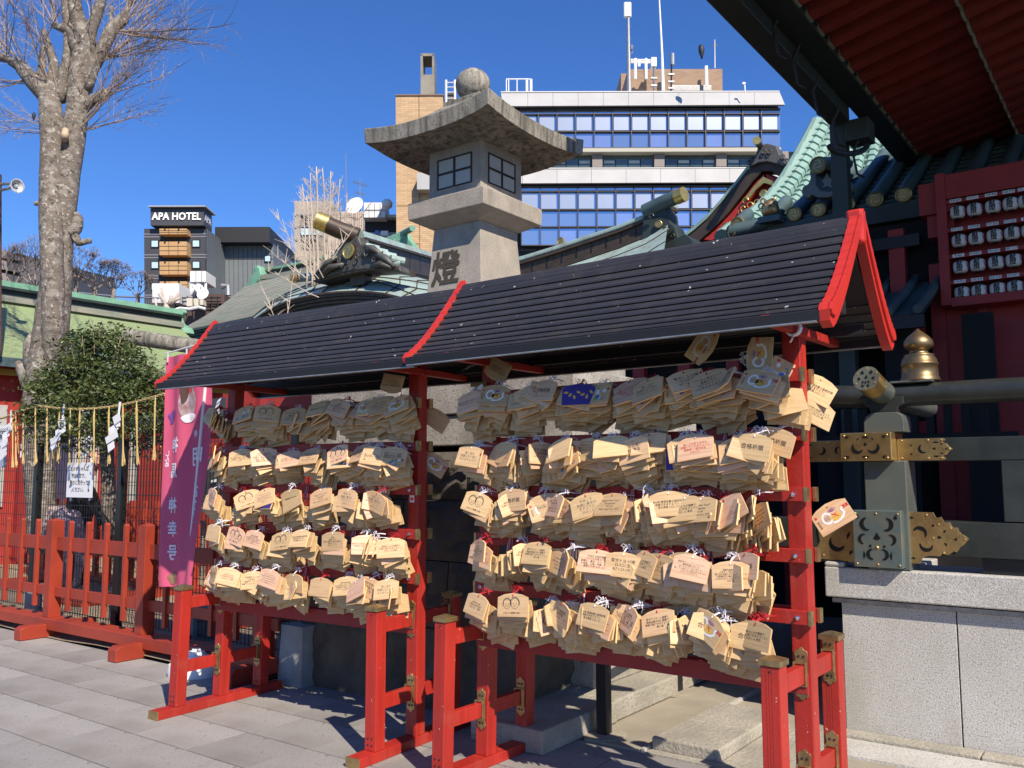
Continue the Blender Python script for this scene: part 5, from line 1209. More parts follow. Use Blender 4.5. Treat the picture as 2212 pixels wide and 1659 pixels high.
crest(cor, at_y(1213,522,YC-0.02), (0,-1,0), 0.085, M['goldleaf'], M['gold'], 'gilt_roundel')
sl0 = [at_y(x,y+44,YC-0.02) for (x,y) in rt_]; sl1 = [at_y(x*1.0-20,y+150,YC-2.6) for (x,y) in rt_]
MB().grid([sl0, [lerp(a,b,0.5)+Vector((0,0,-0.08)) for a,b in zip(sl0,sl1)], sl1]).build('copper_slope', M['kara'], cor, smooth=True, fix=False)
for f in (0.15,0.35,0.55,0.8):
    MB().tube([lerp(a,b,f)+Vector((0,-0.01,0.015-0.16*f*(1-f)*2)) for a,b in zip(sl0,sl1)], 0.012, 4).build('copper_seam', M['bronze_brown'], cor)
MB().tube([at_y(1395,458,YC-0.05),at_y(1440,437,YC-0.1),at_y(1479,422,YC-0.15)], [0.13,0.13,0.12], 14).build('ridge_pole', M['teal_tile'], cor, smooth='auto')
MB().tube([at_y(1464,428,YC-0.13),at_y(1481,421,YC-0.16)], 0.132, 16).build('gilt_pole_cap', M['goldleaf'], cor, smooth='auto')
MB().prism([at_y(x,y,YC-0.1) for (x,y) in ((1390,470),(1402,452),(1420,446),(1440,448),(1448,462),(1450,480),(1462,492),(1466,508),(1470,520),(1455,522),(1452,505),(1438,515),(1420,522),(1398,540),(1378,540),(1388,505))], (0,0.35,0)).build('ridge_end_scroll', M['gutter'], cor, bevel=0.03)
crest(cor, at_y(1424,486,YC-0.13), (0.3,-1,0), 0.07, swirl_g, M['brass'])
for (a_,b_,r_) in ((1440,500,9),(1410,470,8),(1456,512,6)):
    c = at_y(a_,b_,YC-0.16); rr = r_/1915*15*0.8; MB().tube([c+Vector((rr*cos(t)*(1-.1*t),-0.03,rr*sin(t)*(1-.1*t))) for t in [5.5*i/10 for i in range(11)]], rr*.3, 6).build('scroll', M['gutter'], cor)
MB().prism([at_y(x,y,YC-0.5) for (x,y) in ((1350,560),(1385,545),(1440,526),(1482,508),(1495,520),(1500,560),(1400,600))], (0,0.6,0)).build('hip_slope', M['gutter'], cor)
# grey green shingle roof, left of centre
gr = thing('shingle_roof', 'broad grey-green shrine roof sloping down behind the stone beam end', 'shrine roof', at_y(500,720,16))
E0, E1 = at_y(383,712,15.5), at_y(740,640,15.5); R0, R1 = at_y(545,603,18.5), at_y(760,556,18.5)
NS = 26
for k in range(NS):
    f0, f1 = k/NS, (k+1)/NS; sag = lambda f: Vector((0,0,-0.14*sin(pi*f)))
    a, b, c, d = lerp(E0,R0,f0)+sag(f0), lerp(E1,R1,f0)+sag(f0), lerp(E1,R1,f1)+sag(f1), lerp(E0,R0,f1)+sag(f1)
    MB().add([a+Vector((0,0,0.02)),b+Vector((0,0,0.02)),c,d,a+Vector((0,0,-0.03)),b+Vector((0,0,-0.03))],[(0,1,2,3),(0,4,5,1)]).build('shingle_course', M['grey_roof'], gr, fix=False)
for j in range(4):
    MB().prism([E0+Vector((0.05*j,0.05*j,-0.02-0.07*j)),E1+Vector((0,0.05*j,-0.02-0.07*j)),E1+Vector((0,0.05*j,-0.08-0.07*j)),E0+Vector((0.05*j,0.05*j,-0.08-0.07*j))], (0,0.2,0)).build('eave_layer', mat('dark_green_layer_%d' % j, (0.045,0.085,0.07), 0.6, var=0.5, vs=9) if j == 0 else gr_l, gr)
    if j == 0: gr_l = bpy.data.materials['dark_green_layer_0']
MB().prism([E0+Vector((0.5,0.5,-0.32)),E1+Vector((0,0.5,-0.32)),Vector((E1.x,E1.y+0.5,0)),Vector((E0.x+0.6,E0.y+0.5,0))], (0,0.1,0)).build('red_wall', M['red_wall'], gr)
def gband(px, o0, o1, Y, th, name, mt, par): MB().prism([at_y(x,y+o0,Y) for (x,y) in px]+[at_y(x,y+o1,Y) for (x,y) in reversed(px)], (0,th,0)).build(name, mt, par)
rg = [(548,580),(560,578),(600,574),(640,566),(700,551),(760,536)]
gband(rg,-2,3,18.4,0.4,'ridge_cap',M['verd_trim'],gr); gband([(x+4,y) for x,y in rg],3,14,18.5,0.3,'ridge_side',M['gutter'],gr); gband([(x+8,y) for x,y in rg],12,22,18.3,0.4,'ridge_moulding',M['grey_roof'],gr)
MB().prism([at_y(x,y,18.2) for (x,y) in ((552,582),(548,573),(556,570),(562,577),(564,590),(560,600),(552,612),(540,619),(530,622),(525,617),(530,612),(540,604),(541,594),(547,588))], (0,0.4,0)).build('ridge_end_scroll', M['verd_trim'], gr, bevel=0.03)
# left green corridor roof seen from its long side
XG = -15.0
lg = thing('green_corridor_roof', 'long bright green copper roof running behind the big tree at left', 'shrine roof', (XG,14,3.2))
def ridgeP(px_): return at_x(px_, 612+px_*0.1425, XG-2.2)
def eaveP(px_): return at_x(px_, 763+px_*0.115, XG)
NC = 30; xs0 = [-260+ (385+260)*i/8 for i in range(9)]
Rg = [ridgeP(x) for x in xs0]; Eg = []
for p, x in zip(Rg, xs0): Eg.append(Vector((XG, p.y, 0)))
zE = eaveP(0).z
for e in Eg: e.z = zE
zR = sum(p.z for p in Rg)/len(Rg)
for k in range(NC):
    f0, f1 = k/NC, (k+1)/NC
    def pt_(i, f): return Vector((XG-2.2*f, Rg[i].y, zE+(zR-0.25-zE)*(f**1.15)))
    m = MB()
    for i in (0,):
        a, b, c, d = pt_(0,f0), pt_(8,f0), pt_(8,f1), pt_(0,f1)
        m.add([a+Vector((0.012,0,0.022)), b+Vector((0.012,0,0.022)), c, d, a+Vector((0.012,0,-0.01)), b+Vector((0.012,0,-0.01))], [(0,1,2,3),(0,4,5,1)])
    m.build('copper_course', M['verd_green'], lg, fix=False)
    for q in range(int((Rg[8].y-Rg[0].y)/0.9)):
        yy = Rg[0].y+0.9*q+(0.45 if k % 2 else 0)
        a = Vector((XG-2.2*f0, yy, zE+(zR-0.25-zE)*(f0**1.15)+0.026)); b = Vector((XG-2.2*f1, yy, zE+(zR-0.25-zE)*(f1**1.15)+0.006))
        if k % 3 == q % 3: MB().beam(a,b,0.012,0.01).build('course_joint', M['verd_trim'], lg)
y0_, y1_ = Rg[0].y, Rg[8].y
for (xa,xb,za,zb,mt,nm) in ((-0.20,0.20,-0.05,0.06,M['verd_trim'],'ridge_cap'),(-0.24,0.24,-0.10,-0.05,M['gutter'],'ridge_moulding'),(-0.16,0.16,-0.22,-0.10,M['gutter'],'ridge_side'),(-0.26,0.26,-0.33,-0.22,M['grey_roof'],'ridge_moulding')):
    MB().box(XG-2.2+xa,y0_,zR+za,XG-2.2+xb,y1_,zR+zb).build(nm, mt, lg)
MB().box(XG-0.05,y0_,zE-0.16,XG+0.02,y1_,zE-0.01).build('eave_board', M['teal_tile'], lg); MB().box(XG-0.3,y0_,zE-0.27,XG-0.25,y1_,zE-0.17).build('yellow_band', mat('ochre_frieze',(0.35,0.22,0.03),0.7), lg)
MB().prism([at_y(x,y,y1_+0.1) for (x,y) in ((357,668),(362,664),(375,661),(376,668),(370,674),(368,684),(372,692),(380,698),(388,702),(392,714),(380,716),(370,706),(362,696),(358,684))], (0,0.35,0)).build('ridge_end_scroll', M['verd_trim'], lg, bevel=0.03)
# corridor wall under it with red posts and dark openings
MB().box(XG-0.7,y0_,0,XG-0.5,y1_,zE+0.03).build('red_wall', M['red_wall'], lg)
for k in range(10): MB().box(XG-0.5,y0_+1.6*k,0,XG-0.35,y0_+1.6*k+0.18,zE-0.15).build('red_post', M['red_dark'], lg)
for k in range(6): MB().box(XG-0.5,y0_+1.6*k+0.4,1.0,XG-0.46,y0_+1.6*k+1.4,zE-0.75).build('white_panel', M['paper_pane'], lg)
rw = thing('red_plaster_wall', 'tall plain red wall behind the wire pen', 'wall', (-11,8.6,0))
MB().box(-15,8.9,0,-6.2,9.05,2.2).build('wall_face', M['red_wall'], rw); MB().box(-15,8.85,2.2,-6.2,9.1,2.28).build('wall_cap', M['red_dark'], rw)

# stone torii beam end
tor = thing('stone_torii', 'grey round stone crossbeam end and pillar top of a torii beside the shrub', 'torii', (-6.6,7.0,0))
b0 = at_y(273,722,6.6); b1 = at_y(470,752,7.4)
d_ = (b1-b0).normalized(); b1 = b0 + d_*3.2
MB().tube([b0,b1], 0.108, 28).build('beam', M['stone_moss'], tor, smooth='auto', bevel=0.0)
p_ = at_y(401,765,6.95); MB().tube([(p_.x,7.05,0),(p_.x,7.05,p_.z)], [0.12,0.10], 20).lathe([(0.10,0),(0.085,0.02),(0.05,0.035),(0.005,0.042)], (p_.x,7.05,p_.z), 20).build('pillar', M['stone'], tor, smooth='auto')

# ================================================================== RED FENCE IN FRONT
YF = 4.30
rf = thing('red_fence', 'low vermilion picket fence on a base beam in front of the wire pen', 'fence', (-7.2, YF, 0))
xL, xR = -10.5, -5.30
MB().box(xL,YF-0.09,0.075,xR,YF+0.09,0.175).build('base_beam', M['red_fence'], rf, bevel=0.006)
fx = lambda px: at_y(px,1240,YF).x
zt_ = lambda px,py: at_y(px,py,YF).z
posts_x = [fx(113), fx(314)]; pitch_ = posts_x[1]-posts_x[0]
posts_x = [posts_x[0]-pitch_] + posts_x + [posts_x[1]+pitch_]
for x in posts_x:
    if x > xR: continue
    MB().box(x-0.058,YF-0.058,0.175,x+0.058,YF+0.058,1.075).add([(x-0.058,YF-0.058,1.075),(x+0.058,YF-0.058,1.075),(x+0.058,YF+0.058,1.075),(x-0.058,YF+0.058,1.075),(x,YF,1.10)],[(0,1,4),(1,2,4),(2,3,4),(3,0,4)]).build('fence_post', M['red_fence'], rf, bevel=0.003)
for (z0,z1) in ((0.80,0.925),(0.37,0.46)): MB().box(xL,YF-0.012,z0,xR,YF+0.012,z1).build('fence_rail', M['red_fence'], rf, bevel=0.002)
for i in range(len(posts_x)-1):
    for k in range(1,5):
        x = posts_x[i]+pitch_*k/5.0
        if x > xR-0.02: continue
        y = YF-0.030
        MB().prism([(x-0.021,y,0.255),(x+0.021,y,0.255),(x+0.021,y,1.065),(x+0.012,y,1.083),(x-0.012,y,1.083),(x-0.021,y,1.065)], (0,0.036,0)).build('picket', M['red_fence'], rf, bevel=0.002)
for px_, py_ in ((60,1375),(276,1420)):
    g_ = at_z(px_,py_,0.0); MB().prism([(g_.x-0.06,3.98,0.004),(g_.x-0.06,3.98,0.10),(g_.x-0.06,4.02,0.125),(g_.x-0.06,YF+0.4,0.125),(g_.x-0.06,YF+0.4,0.004)], (0.12,0,0)).build('foot_block', M['red_fence'], rf, bevel=0.005)
g_ = Vector((-5.5,0,0)); MB().prism([(g_.x-0.06,4.0,0.004),(g_.x-0.06,4.0,0.10),(g_.x-0.06,4.04,0.125),(g_.x-0.06,YF+0.4,0.125),(g_.x-0.06,YF+0.4,0.004)], (0.12,0,0)).build('foot_block', M['red_fence'], rf, bevel=0.005)
# second red fence inside the pen
rf2 = thing('red_fence', 'far vermilion picket fence inside the pen behind the wire mesh', 'fence', (-9, 6.6, 0))
for (z0,z1) in ((0.95,1.05),(0.40,0.50)): MB().box(-14,6.6,z0,-5.6,6.63,z1).build('fence_rail', M['red_fence'], rf2)
for k in range(28):
    x = -13.5+0.29*k; w_ = 0.055 if k % 6 == 0 else 0.03
    MB().box(x-w_,6.55,0.12,x+w_,6.62,1.25 if k % 6 == 0 else 1.17).build('picket', M['red_fence'], rf2)
MB().box(-14,6.5,0.02,-5.6,6.68,0.14).build('base_beam', M['red_fence'], rf2)
for k in range(3): MB().box(-13+2.6*k,5.2,0.0,-12.4+2.6*k,6.5,0.10).build('plank_step', M['red_fence'], rf2)
# black wire mesh fence
YM = 4.72
wf_ = thing('wire_mesh_fence', 'tall black welded wire fence with spiked sloping top around the pen', 'fence', (-7.5, YM, 0))
mx0, mx1 = -11.5, -4.95
m = MB(); x = mx0
while x < mx1:
    m.beam((x,YM,0.10),(x,YM,1.86),0.0045,0.0045,upv=(0,1,0)); m.beam((x,YM,1.86),(x,YM-0.0,1.90),0.0045,0.0045,upv=(0,1,0)); m.beam((x,YM,1.90),(x+0.02,YM-0.13,2.03),0.005,0.005,upv=(1,0,0)); x += 0.05
m.build('wire', M['wire'], wf_, kind='stuff')
k = 0
for z in [0.12+0.12*i for i in range(15)]:
    MB().beam((mx0,YM-0.004,z),(mx1,YM-0.004,z),0.006,0.006).build('cross_wire', M['wire'], wf_)
MB().beam((mx0,YM-0.10,2.0),(mx1,YM-0.10,2.0),0.010,0.010).build('cross_wire', M['wire'], wf_)
for px_ in (80, 262):
    x = at_y(px_,1050,YM).x; MB().box(x-0.042,YM-0.035,0,x+0.042,YM+0.035,1.86).build('fence_post', M['wire'], wf_, bevel=0.004)
x = at_y(628,1350,YM).x
MB().box(x-0.035,YM-0.03,0.4,x+0.035,YM+0.03,1.9).build('fence_post', M['wire'], wf_, bevel=0.004)
# back side of the pen (second mesh further off)
m = MB(); x = -13.5
while x < -6.0:
    m.beam((x,7.6,0.1),(x,7.6,1.9),0.006,0.006,upv=(0,1,0)); x += 0.08
for i in range(12): m.beam((-13.5,7.6,0.15+0.15*i),(-6.0,7.6,0.15+0.15*i),0.006,0.006)
m.build('wire_mesh_fence', M['wire'], label='black wire fence on the far side of the pen', cat='fence')
# concrete footing blocks
for (px_,py_,w_,lab) in ((628,1478,0.10,'grey concrete footing block with a black post beside the pedestal rocks'),):
    g_ = at_z(px_,py_,0.0); c = Vector((g_.x,g_.y+0.10,0))
    m = MB(); vs = [(c.x-.13,c.y-.13,0),(c.x+.13,c.y-.13,0),(c.x+.13,c.y+.13,0),(c.x-.13,c.y+.13,0),(c.x-.115,c.y-.115,.42),(c.x+.115,c.y-.115,.42),(c.x+.115,c.y+.115,.42),(c.x-.115,c.y+.115,.42)]
    m.add(vs,[(0,3,2,1),(4,5,6,7),(0,1,5,4),(1,2,6,5),(2,3,7,6),(3,0,4,7)]).build('concrete_block', M['concgrey'], label=lab, cat='concrete block')
for (x,lab) in ((at_y(72,1290,YM).x,'pale concrete footing seen between pickets at far left'),(at_y(470,1230,5.0).x,'whitish concrete footing behind the pink banner')):
    MB().box(x-0.12,YM-0.05,0.0,x+0.12,YM+0.2,0.34).build('concrete_block', M['concgrey'], label=lab, cat='concrete block', bevel=0.01)
# white plastic flag base
g_ = at_z(372,1455,0.0)
fbp = MB().lathe([(0.20,0),(0.205,0.05),(0.195,0.085),(0.15,0.10),(0.12,0.13),(0.075,0.15),(0.06,0.17),(0.035,0.175),(0.03,0.19)], (g_.x+0.10,g_.y+0.12,0), 32).build('flag_base', M['grey_plastic'], smooth='auto', label='round white plastic water-filled flag base behind the left rack leg', cat='flag base')
MB().lathe([(0.152,0.1),(0.156,0.112),(0.15,0.124)], (g_.x+0.10,g_.y+0.12,0), 32).build('ring', M['grey_plastic'], fbp, smooth=True)

# ================================================================== BANNER
YBn = 3.98
bn = thing('nobori_banner', 'tall magenta banner with mirrored white lettering on a white pole behind the left rack', 'banner', (at_y(390,1300,YBn).x, YBn, 0))
tl, tr2_, bl, br2_ = at_y(359,768,YBn), at_y(452,742,YBn), at_y(347,1262,YBn), at_y(424,1268,YBn)
NX, NZ = 14, 40; rows = []
def bpt(u, v, off=0.0):
    p = lerp(lerp(tl,tr2_,u), lerp(bl,br2_,u), v)
    w = 0.018*sin(u*7+v*5)*(0.3+v) + 0.012*sin(u*15-v*3) + 0.035*sin(v*4.2)*u
    bulge = -0.015*sin(pi*v)
    return Vector((p.x + bulge*(1-u), p.y + w - off, p.z - 0.012*sin(pi*u)*1.0*(1-v)))
cl = MB()
cl.grid([[bpt(i/NX, j/NZ) for i in range(NX+1)] for j in range(NZ+1)])
cl.build('cloth', M['pink'], bn, smooth=True, fix=False)
def on_cloth(name, mesh, u0, v0, w_, mt, mirror=True):
    # maps flat lettering onto the waving cloth, seen from behind
    m = MB(); W_ = (tr2_-tl).length; H_ = (bl-tl).length
    vs = [bpt(u0 + (-1 if mirror else 1)*v.co.x/W_, v0 - v.co.y/H_, 0.0035) for v in mesh.vertices]
    m.add(vs, [tuple(p.vertices) for p in mesh.polygons]); return m.build(name, mt, bn, fix=False)
lw = mat('white_banner_print', (0.80,0.72,0.76), 0.8)
for (t, s_, u0, v0) in (('神',0.125,0.30,0.40),('馬',0.125,0.30,0.51),('神',0.125,0.30,0.66),('幸',0.125,0.30,0.76),('号',0.125,0.30,0.86),('し\nん\nめ',0.050,0.10,0.455),('称',0.055,0.72,0.36),('明',0.15,0.76,0.46),('あ\nか\nり',0.11,0.80,0.66)):
    on_cloth('lettering', text_mesh(t, s_, 2, 0.85, s_*0.022), u0, v0, 0, lw)
# round photo print: white shape with a brown patch
def blob(cx_, cz_, rx_, rz_, n=26, wob=0.0, ph=0):
    me = bpy.data.meshes.new('print'); vs = [(0,0,0)]+[(rx_*cos(2*pi*i/n)*(1+wob*sin(3*2*pi*i/n+ph)), rz_*sin(2*pi*i/n)*(1+wob*sin(2*2*pi*i/n+ph)), 0) for i in range(n)]
    me.from_pydata(vs, [], [(0,i+1,(i+1)%n+1) for i in range(n)]); return me
on_cloth('print_patch', blob(0,0,0.105,0.13), 0.55, 0.215, 0, mat('printed_photo_ground',(0.55,0.45,0.46),0.8,var=0.4,vs=9,col2=(0.25,0.10,0.08)))
o_ = 0.0012
def on_cloth2(mesh, u0, v0, mt, off):
    W_ = (tr2_-tl).length; H_ = (bl-tl).length
    m = MB().add([bpt(u0 + v.co.x/W_, v0 - v.co.y/H_, off) for v in mesh.vertices], [tuple(p.vertices) for p in mesh.polygons]); m.build('print_patch', mt, bn, fix=False)
on_cloth2(blob(0,0,0.055,0.10,20,0.2), 0.48, 0.16, mat('printed_brown',(0.10,0.05,0.035),0.8), 0.0055); on_cloth2(blob(0,0,0.08,0.035,20,0.1), 0.58, 0.285, lw, 0.0055)
on_cloth2(blob(0,0,0.045,0.05,20,0.3), 0.16, 0.27, mat('printed_purple',(0.18,0.06,0.25),0.8), 0.0055); on_cloth2(blob(0,0,0.022,0.03,20,0.3), 0.60, 0.17, M['ink_red'], 0.0065)
on_cloth2(blob(0,0,0.055,0.045,22,0.15), 0.30, 0.965, mat('printed_tan',(0.25,0.14,0.08),0.8), 0.0055)
pa, pb_ = at_y(447,800,YBn+0.03), at_y(398,1290,YBn+0.03); MB().tube([pa, lerp(pa,pb_,1.25)], 0.0125, 12).build('pole', M['pole'], bn, smooth='auto')
MB().tube([at_y(358,760,YBn),at_y(455,733,YBn)], 0.006, 8).build('cross_rod', M['pole'], bn)
MB().tube([pa+Vector((0,0,0.0)), at_y(455,733,YBn+0.01)], 0.0085, 8).build('pole_tip', M['pole'], bn)
for px_,py_ in ((362,765),(403,755),(449,744)):
    p = at_y(px_,py_,YBn-0.008); MB().box(p.x-0.008,p.y,p.z-0.05,p.x+0.008,p.y+0.004,p.z+0.02).build('loop', M['pole'], bn)

# ================================================================== SHIMENAWA ROPE, STRAW TASSELS, PAPER STREAMERS, SIGN
YR = 4.60
def r5(x, y): k = 700/1936/1.8228; return (x*k, 1500/1.8228 + y*k)
rp = [r5(-60,395),r5(60,365),r5(140,330),r5(250,290),r5(420,243),r5(560,262),r5(700,275),r5(860,282),r5(1040,275),r5(1200,258),r5(1350,232),r5(1500,200),r5(1650,160),r5(1800,118),(362,868),(400,861),(446,860)]
rpts = [at_y(x,y,YR) for (x,y) in rp]
m = MB()
fine = []
for a,b in zip(rpts,rpts[1:]):
    for i in range(8): fine.append(lerp(a,b,i/8))
for s_ in range(3):
    m.tube([p+Vector((0,0.007*cos(i*0.9+s_*2.09),0.007*sin(i*0.9+s_*2.09))) for i,p in enumerate(fine)], 0.0068, 5)
m.build('straw_rope', M['straw'], label='twisted golden straw rope strung along the top of the wire fence', cat='rope')
rs2 = random.Random(12)
tas = [(150,900,5),(185,900,3),(265,870,4),(405,880,4),(520,870,4),(655,860,3),(770,880,6),(880,870,5),(1040,860,3),(1195,880,4),(1350,890,4),(1500,885,3),(1690,830,4)]
pos_words = 'leftmost,second from the left,third from the left,fourth from the left,fifth from the left,sixth from the left,seventh from the left,eighth from the left,ninth from the left,tenth from the left,eleventh from the left,twelfth from the left,rightmost'.split(',')
for i,(x,yb,n) in enumerate(tas):
    m = MB()
    # top on the rope
    best = min(fine, key=lambda p: abs(p.x - at_y(*r5(x,300),YR).x))
    bot = at_y(*r5(x+rs2.uniform(-15,10), yb), YR)
    for k in range(n+6):
        w_ = rs2.uniform(-0.016,0.016); w2 = rs2.uniform(-0.030,0.030)
        m.tube([best+Vector((0,-0.012,0)), lerp(best,bot,0.15)+Vector((w_+0.008,-0.02,0)), lerp(best,bot,0.5)+Vector((w_*0.6,-0.015,0)), lerp(best,bot,0.8)+Vector((w2*0.4,-0.015,0)), bot+Vector((w2,-0.012,rs2.uniform(-0.02,0.03)))], 0.0038, 4)
    m.build('straw_tassel', M['straw'], label='golden straw tassel, %s on the near rope' % pos_words[i], cat='tassel', group='straw tassels on the rope')
def streamer(pts, Y, lab, s=1.0):
    o = thing('paper_streamer', lab, 'paper streamer', at_y(*r5(*pts[0][:2]), Y), group='white zigzag paper streamers on the rope')
    for k,(x,y,w_,h_,a_) in enumerate(pts):
        c = at_y(*r5(x,y),Y-0.01-0.006*(k % 2)); kx = 700/1936/1.8228/1915*(c.y*0.804-c.x*0.595)/0.80
        ax = Vector((cos(radians(a_)),0.05,sin(radians(a_))))*(w_*kx/2); az = Vector((-sin(radians(a_)),0.08*(-1)**k,cos(radians(a_))))*(h_*kx*0.8/2)
        MB().obox(c, ax, Vector((0,0.0008,0)), az).build('paper_fold', M['paper'], o)
    return o
streamer([(688,300,26,150,0),(672,430,110,85,22),(655,520,160,85,20),(598,610,150,70,18),(580,680,95,80,24)], YR-0.02, 'white folded paper streamer right of the first black post, between straw tassels')
streamer([(1298,280,30,150,0),(1268,390,100,90,22),(1245,490,170,80,20),(1212,590,180,75,20),(1205,690,100,90,24)], YR-0.02, 'largest white folded paper streamer, near the second black post')
streamer([(118,360,28,150,14),(95,480,80,90,22),(60,560,120,80,22),(40,650,120,70,20)], YR-0.02, 'white folded paper streamer at the left edge over the poster')
streamer([(1014,470,22,100,0),(1030,530,60,60,-10),(985,600,130,60,16),(950,690,110,60,16),(930,770,80,60,20)], YR+1.3, 'white paper streamer on the far rope above the printed notice')
streamer([(300,440,24,80,0),(310,500,70,60,-10),(285,590,110,60,16),(260,670,110,60,16),(240,760,80,70,20)], YR+1.3, 'white paper streamer on the far rope left of the first black post')
streamer([(1665,540,22,80,0),(1660,600,60,50,10),(1640,650,90,45,10),(1610,720,60,60,24)], YR+1.3, 'white paper streamer on the far rope next to the pink banner')
m = MB(); fr = [at_y(*r5(x,y),YR+1.3) for (x,y) in ((-40,470),(200,450),(600,455),(1000,450),(1400,470),(1800,480))]
m.tube(fr, 0.010, 6); m.build('straw_rope', M['straw'], label='thinner straw rope on the far side of the pen', cat='rope')
for i,(x,yb) in enumerate(((190,760),(570,830),(645,830),(945,560),(1095,830),(1280,850),(1450,880),(1610,870),(1750,880))):
    m = MB(); a_ = at_y(*r5(x,470),YR+1.28); b_ = at_y(*r5(x,yb),YR+1.28)
    for k in range(4): w_ = rs2.uniform(-0.02,0.02); m.tube([a_, lerp(a_,b_,0.5)+Vector((w_,0,0)), b_+Vector((w_*1.5,0,0))], 0.005, 4)
    m.build('straw_tassel', M['straw'], label='straw tassel, %s on the far rope' % (ORD[i]+' from the left'), cat='tassel', group='straw tassels on the far rope')
# notice on the fence
def notice(x0,y0,x1,y1,Y,lab,nm='paper_notice'):
    a, b = at_y(*r5(x0,y1),Y), at_y(*r5(x1,y0),Y); o = MB().box(a.x,Y-0.0,a.z,b.x,Y+0.003,b.z).build(nm, M['paper'], label=lab, cat='notice'); return o, a, b
o, a, b = notice(712,862,1015,1240,YM-0.045,'white paper notice in Japanese tied to the wire fence')
tm2 = text_mesh('あかりちゃんは\n怖がりです。\n静かに見守って\nください。', 0.052, 2, 1.35, 0.0010)
MB().mesh(tm2, face_m(((a.x+b.x)/2-0.01,YM-0.0465,(a.z+b.z)/2+0.005),(0,-1,0)), 0).build('lettering', M['ink_grey'], o, fix=False)
q = at_y(*r5(955,1150),YM-0.047); MB().prism([(q.x-0.010,q.y,q.z-0.030),(q.x+0.018,q.y,q.z-0.026),(q.x+0.014,q.y,q.z-0.008),(q.x+0.002,q.y,q.z+0.005),(q.x+0.006,q.y,q.z+0.034),(q.x-0.004,q.y,q.z+0.022),(q.x-0.010,q.y,q.z)], (0,0.0008,0)).build('printed_picture', M['bronze_brown'], o)
for (x,y) in ((990,840),(765,1255),(970,1255)):
    q = at_y(*r5(x,y),YM-0.02); MB().obox(q,(0.012,0,0.004),(0,0.006,0),(-0.006,0,0.022)).build('paper_tie', M['paper'], o)
o, a, b = notice(-60,450,85,915,YM-0.015,'white poster cut off by the left edge of the picture')
MB().mesh(text_mesh('注\n意', 0.09, 2, 1.1, 0.001), face_m((b.x-0.10,YM-0.0165,(a.z+b.z)/2+0.06),(0,-1,0)), 0).build('lettering', M['ink'], o, fix=False)
MB().add([(a.x,YM-0.0165,a.z),(b.x,YM-0.0165,a.z),(b.x,YM-0.0165,a.z+0.13),(a.x,YM-0.0165,a.z+0.04)],[(0,1,2,3)]).build('printed_picture', mat('printed_grey_blue',(0.35,0.38,0.42),0.7), o)
nt = at_y(392+4,1000,5.3)
o2 = MB().box(at_y(457,900,5.2).x,5.2,at_y(457,900,5.2).z,at_y(486,900,5.2).x,5.204,at_y(457,858,5.2).z)
crestb = o2.build('shide_sign', mat('dark_blue_panel',(0.06,0.06,0.07),0.6), label='dark panel with a white zigzag paper motif behind the left rack', cat='sign')
q = at_y(470,878,5.19); m = MB()
for k in range(4): m.obox((q.x+0.01*(-1)**k,5.194,q.z+0.07-0.045*k),(0.030,0,0.012),(0,0.001,0),(0.012,0,0.018))
m.build('zigzag_print', M['paper'], crestb)
# things in the pen: hut, table, stone lantern foot
hut = thing('pony_shelter', 'small dark shelter with sloping board roof against the red wall', 'shelter', (-8.4,8.0,0))
MB().prism([(-7.9,7.7,1.20),(-6.6,7.7,1.75),(-6.6,7.7,1.80),(-7.95,7.7,1.24)], (0,1.0,0)).build('roof_board', M['concgrey'], hut); MB().box(-7.6,8.3,0,-6.6,8.5,1.35).build('wall_board', M['bronze_brown'], hut); MB().box(-7.6,7.75,0.7,-6.7,7.8,0.8).build('rail', M['paper_pane'], hut); MB().box(-7.62,7.7,0,-7.55,7.78,1.3).build('post', M['under'], hut)
dk2 = thing('equipment_cabinet', 'dark grey cabinet and pale stone plinth left of the tree base', 'cabinet', (-11.0,7.9,0))
MB().box(-12.2,7.9,1.10,-10.8,8.4,1.75).build('cabinet_body', mat('dark_slate_box',(0.05,0.055,0.055),0.5), dk2, bevel=0.01); MB().box(-12.3,7.7,0.98,-10.7,8.4,1.10).build('shelf_slab', M['slab'], dk2, bevel=0.01); MB().box(-11.9,7.9,0,-11.5,8.3,0.98).build('plinth', M['slab'], dk2, bevel=0.01)
for k in range(3): MB().obox((-11.6+0.35*k,7.88,1.42),(0.06,0,0.01),(0,0.01,0),(0,0,0.02)).build('paper_slip', M['paper'], dk2)
bd = MB(); 
for k in range(16): bd.box(-6.35,5.6+0.07*0,0.55+0.055*k,-5.45,5.63,0.55+0.055*k+0.045)
bd.build('reed_screen', mat('tan_reed_blind',(0.42,0.31,0.16),0.85,var=0.3,vs=20), label='tan reed blind hanging behind the left rack', cat='reed screen')

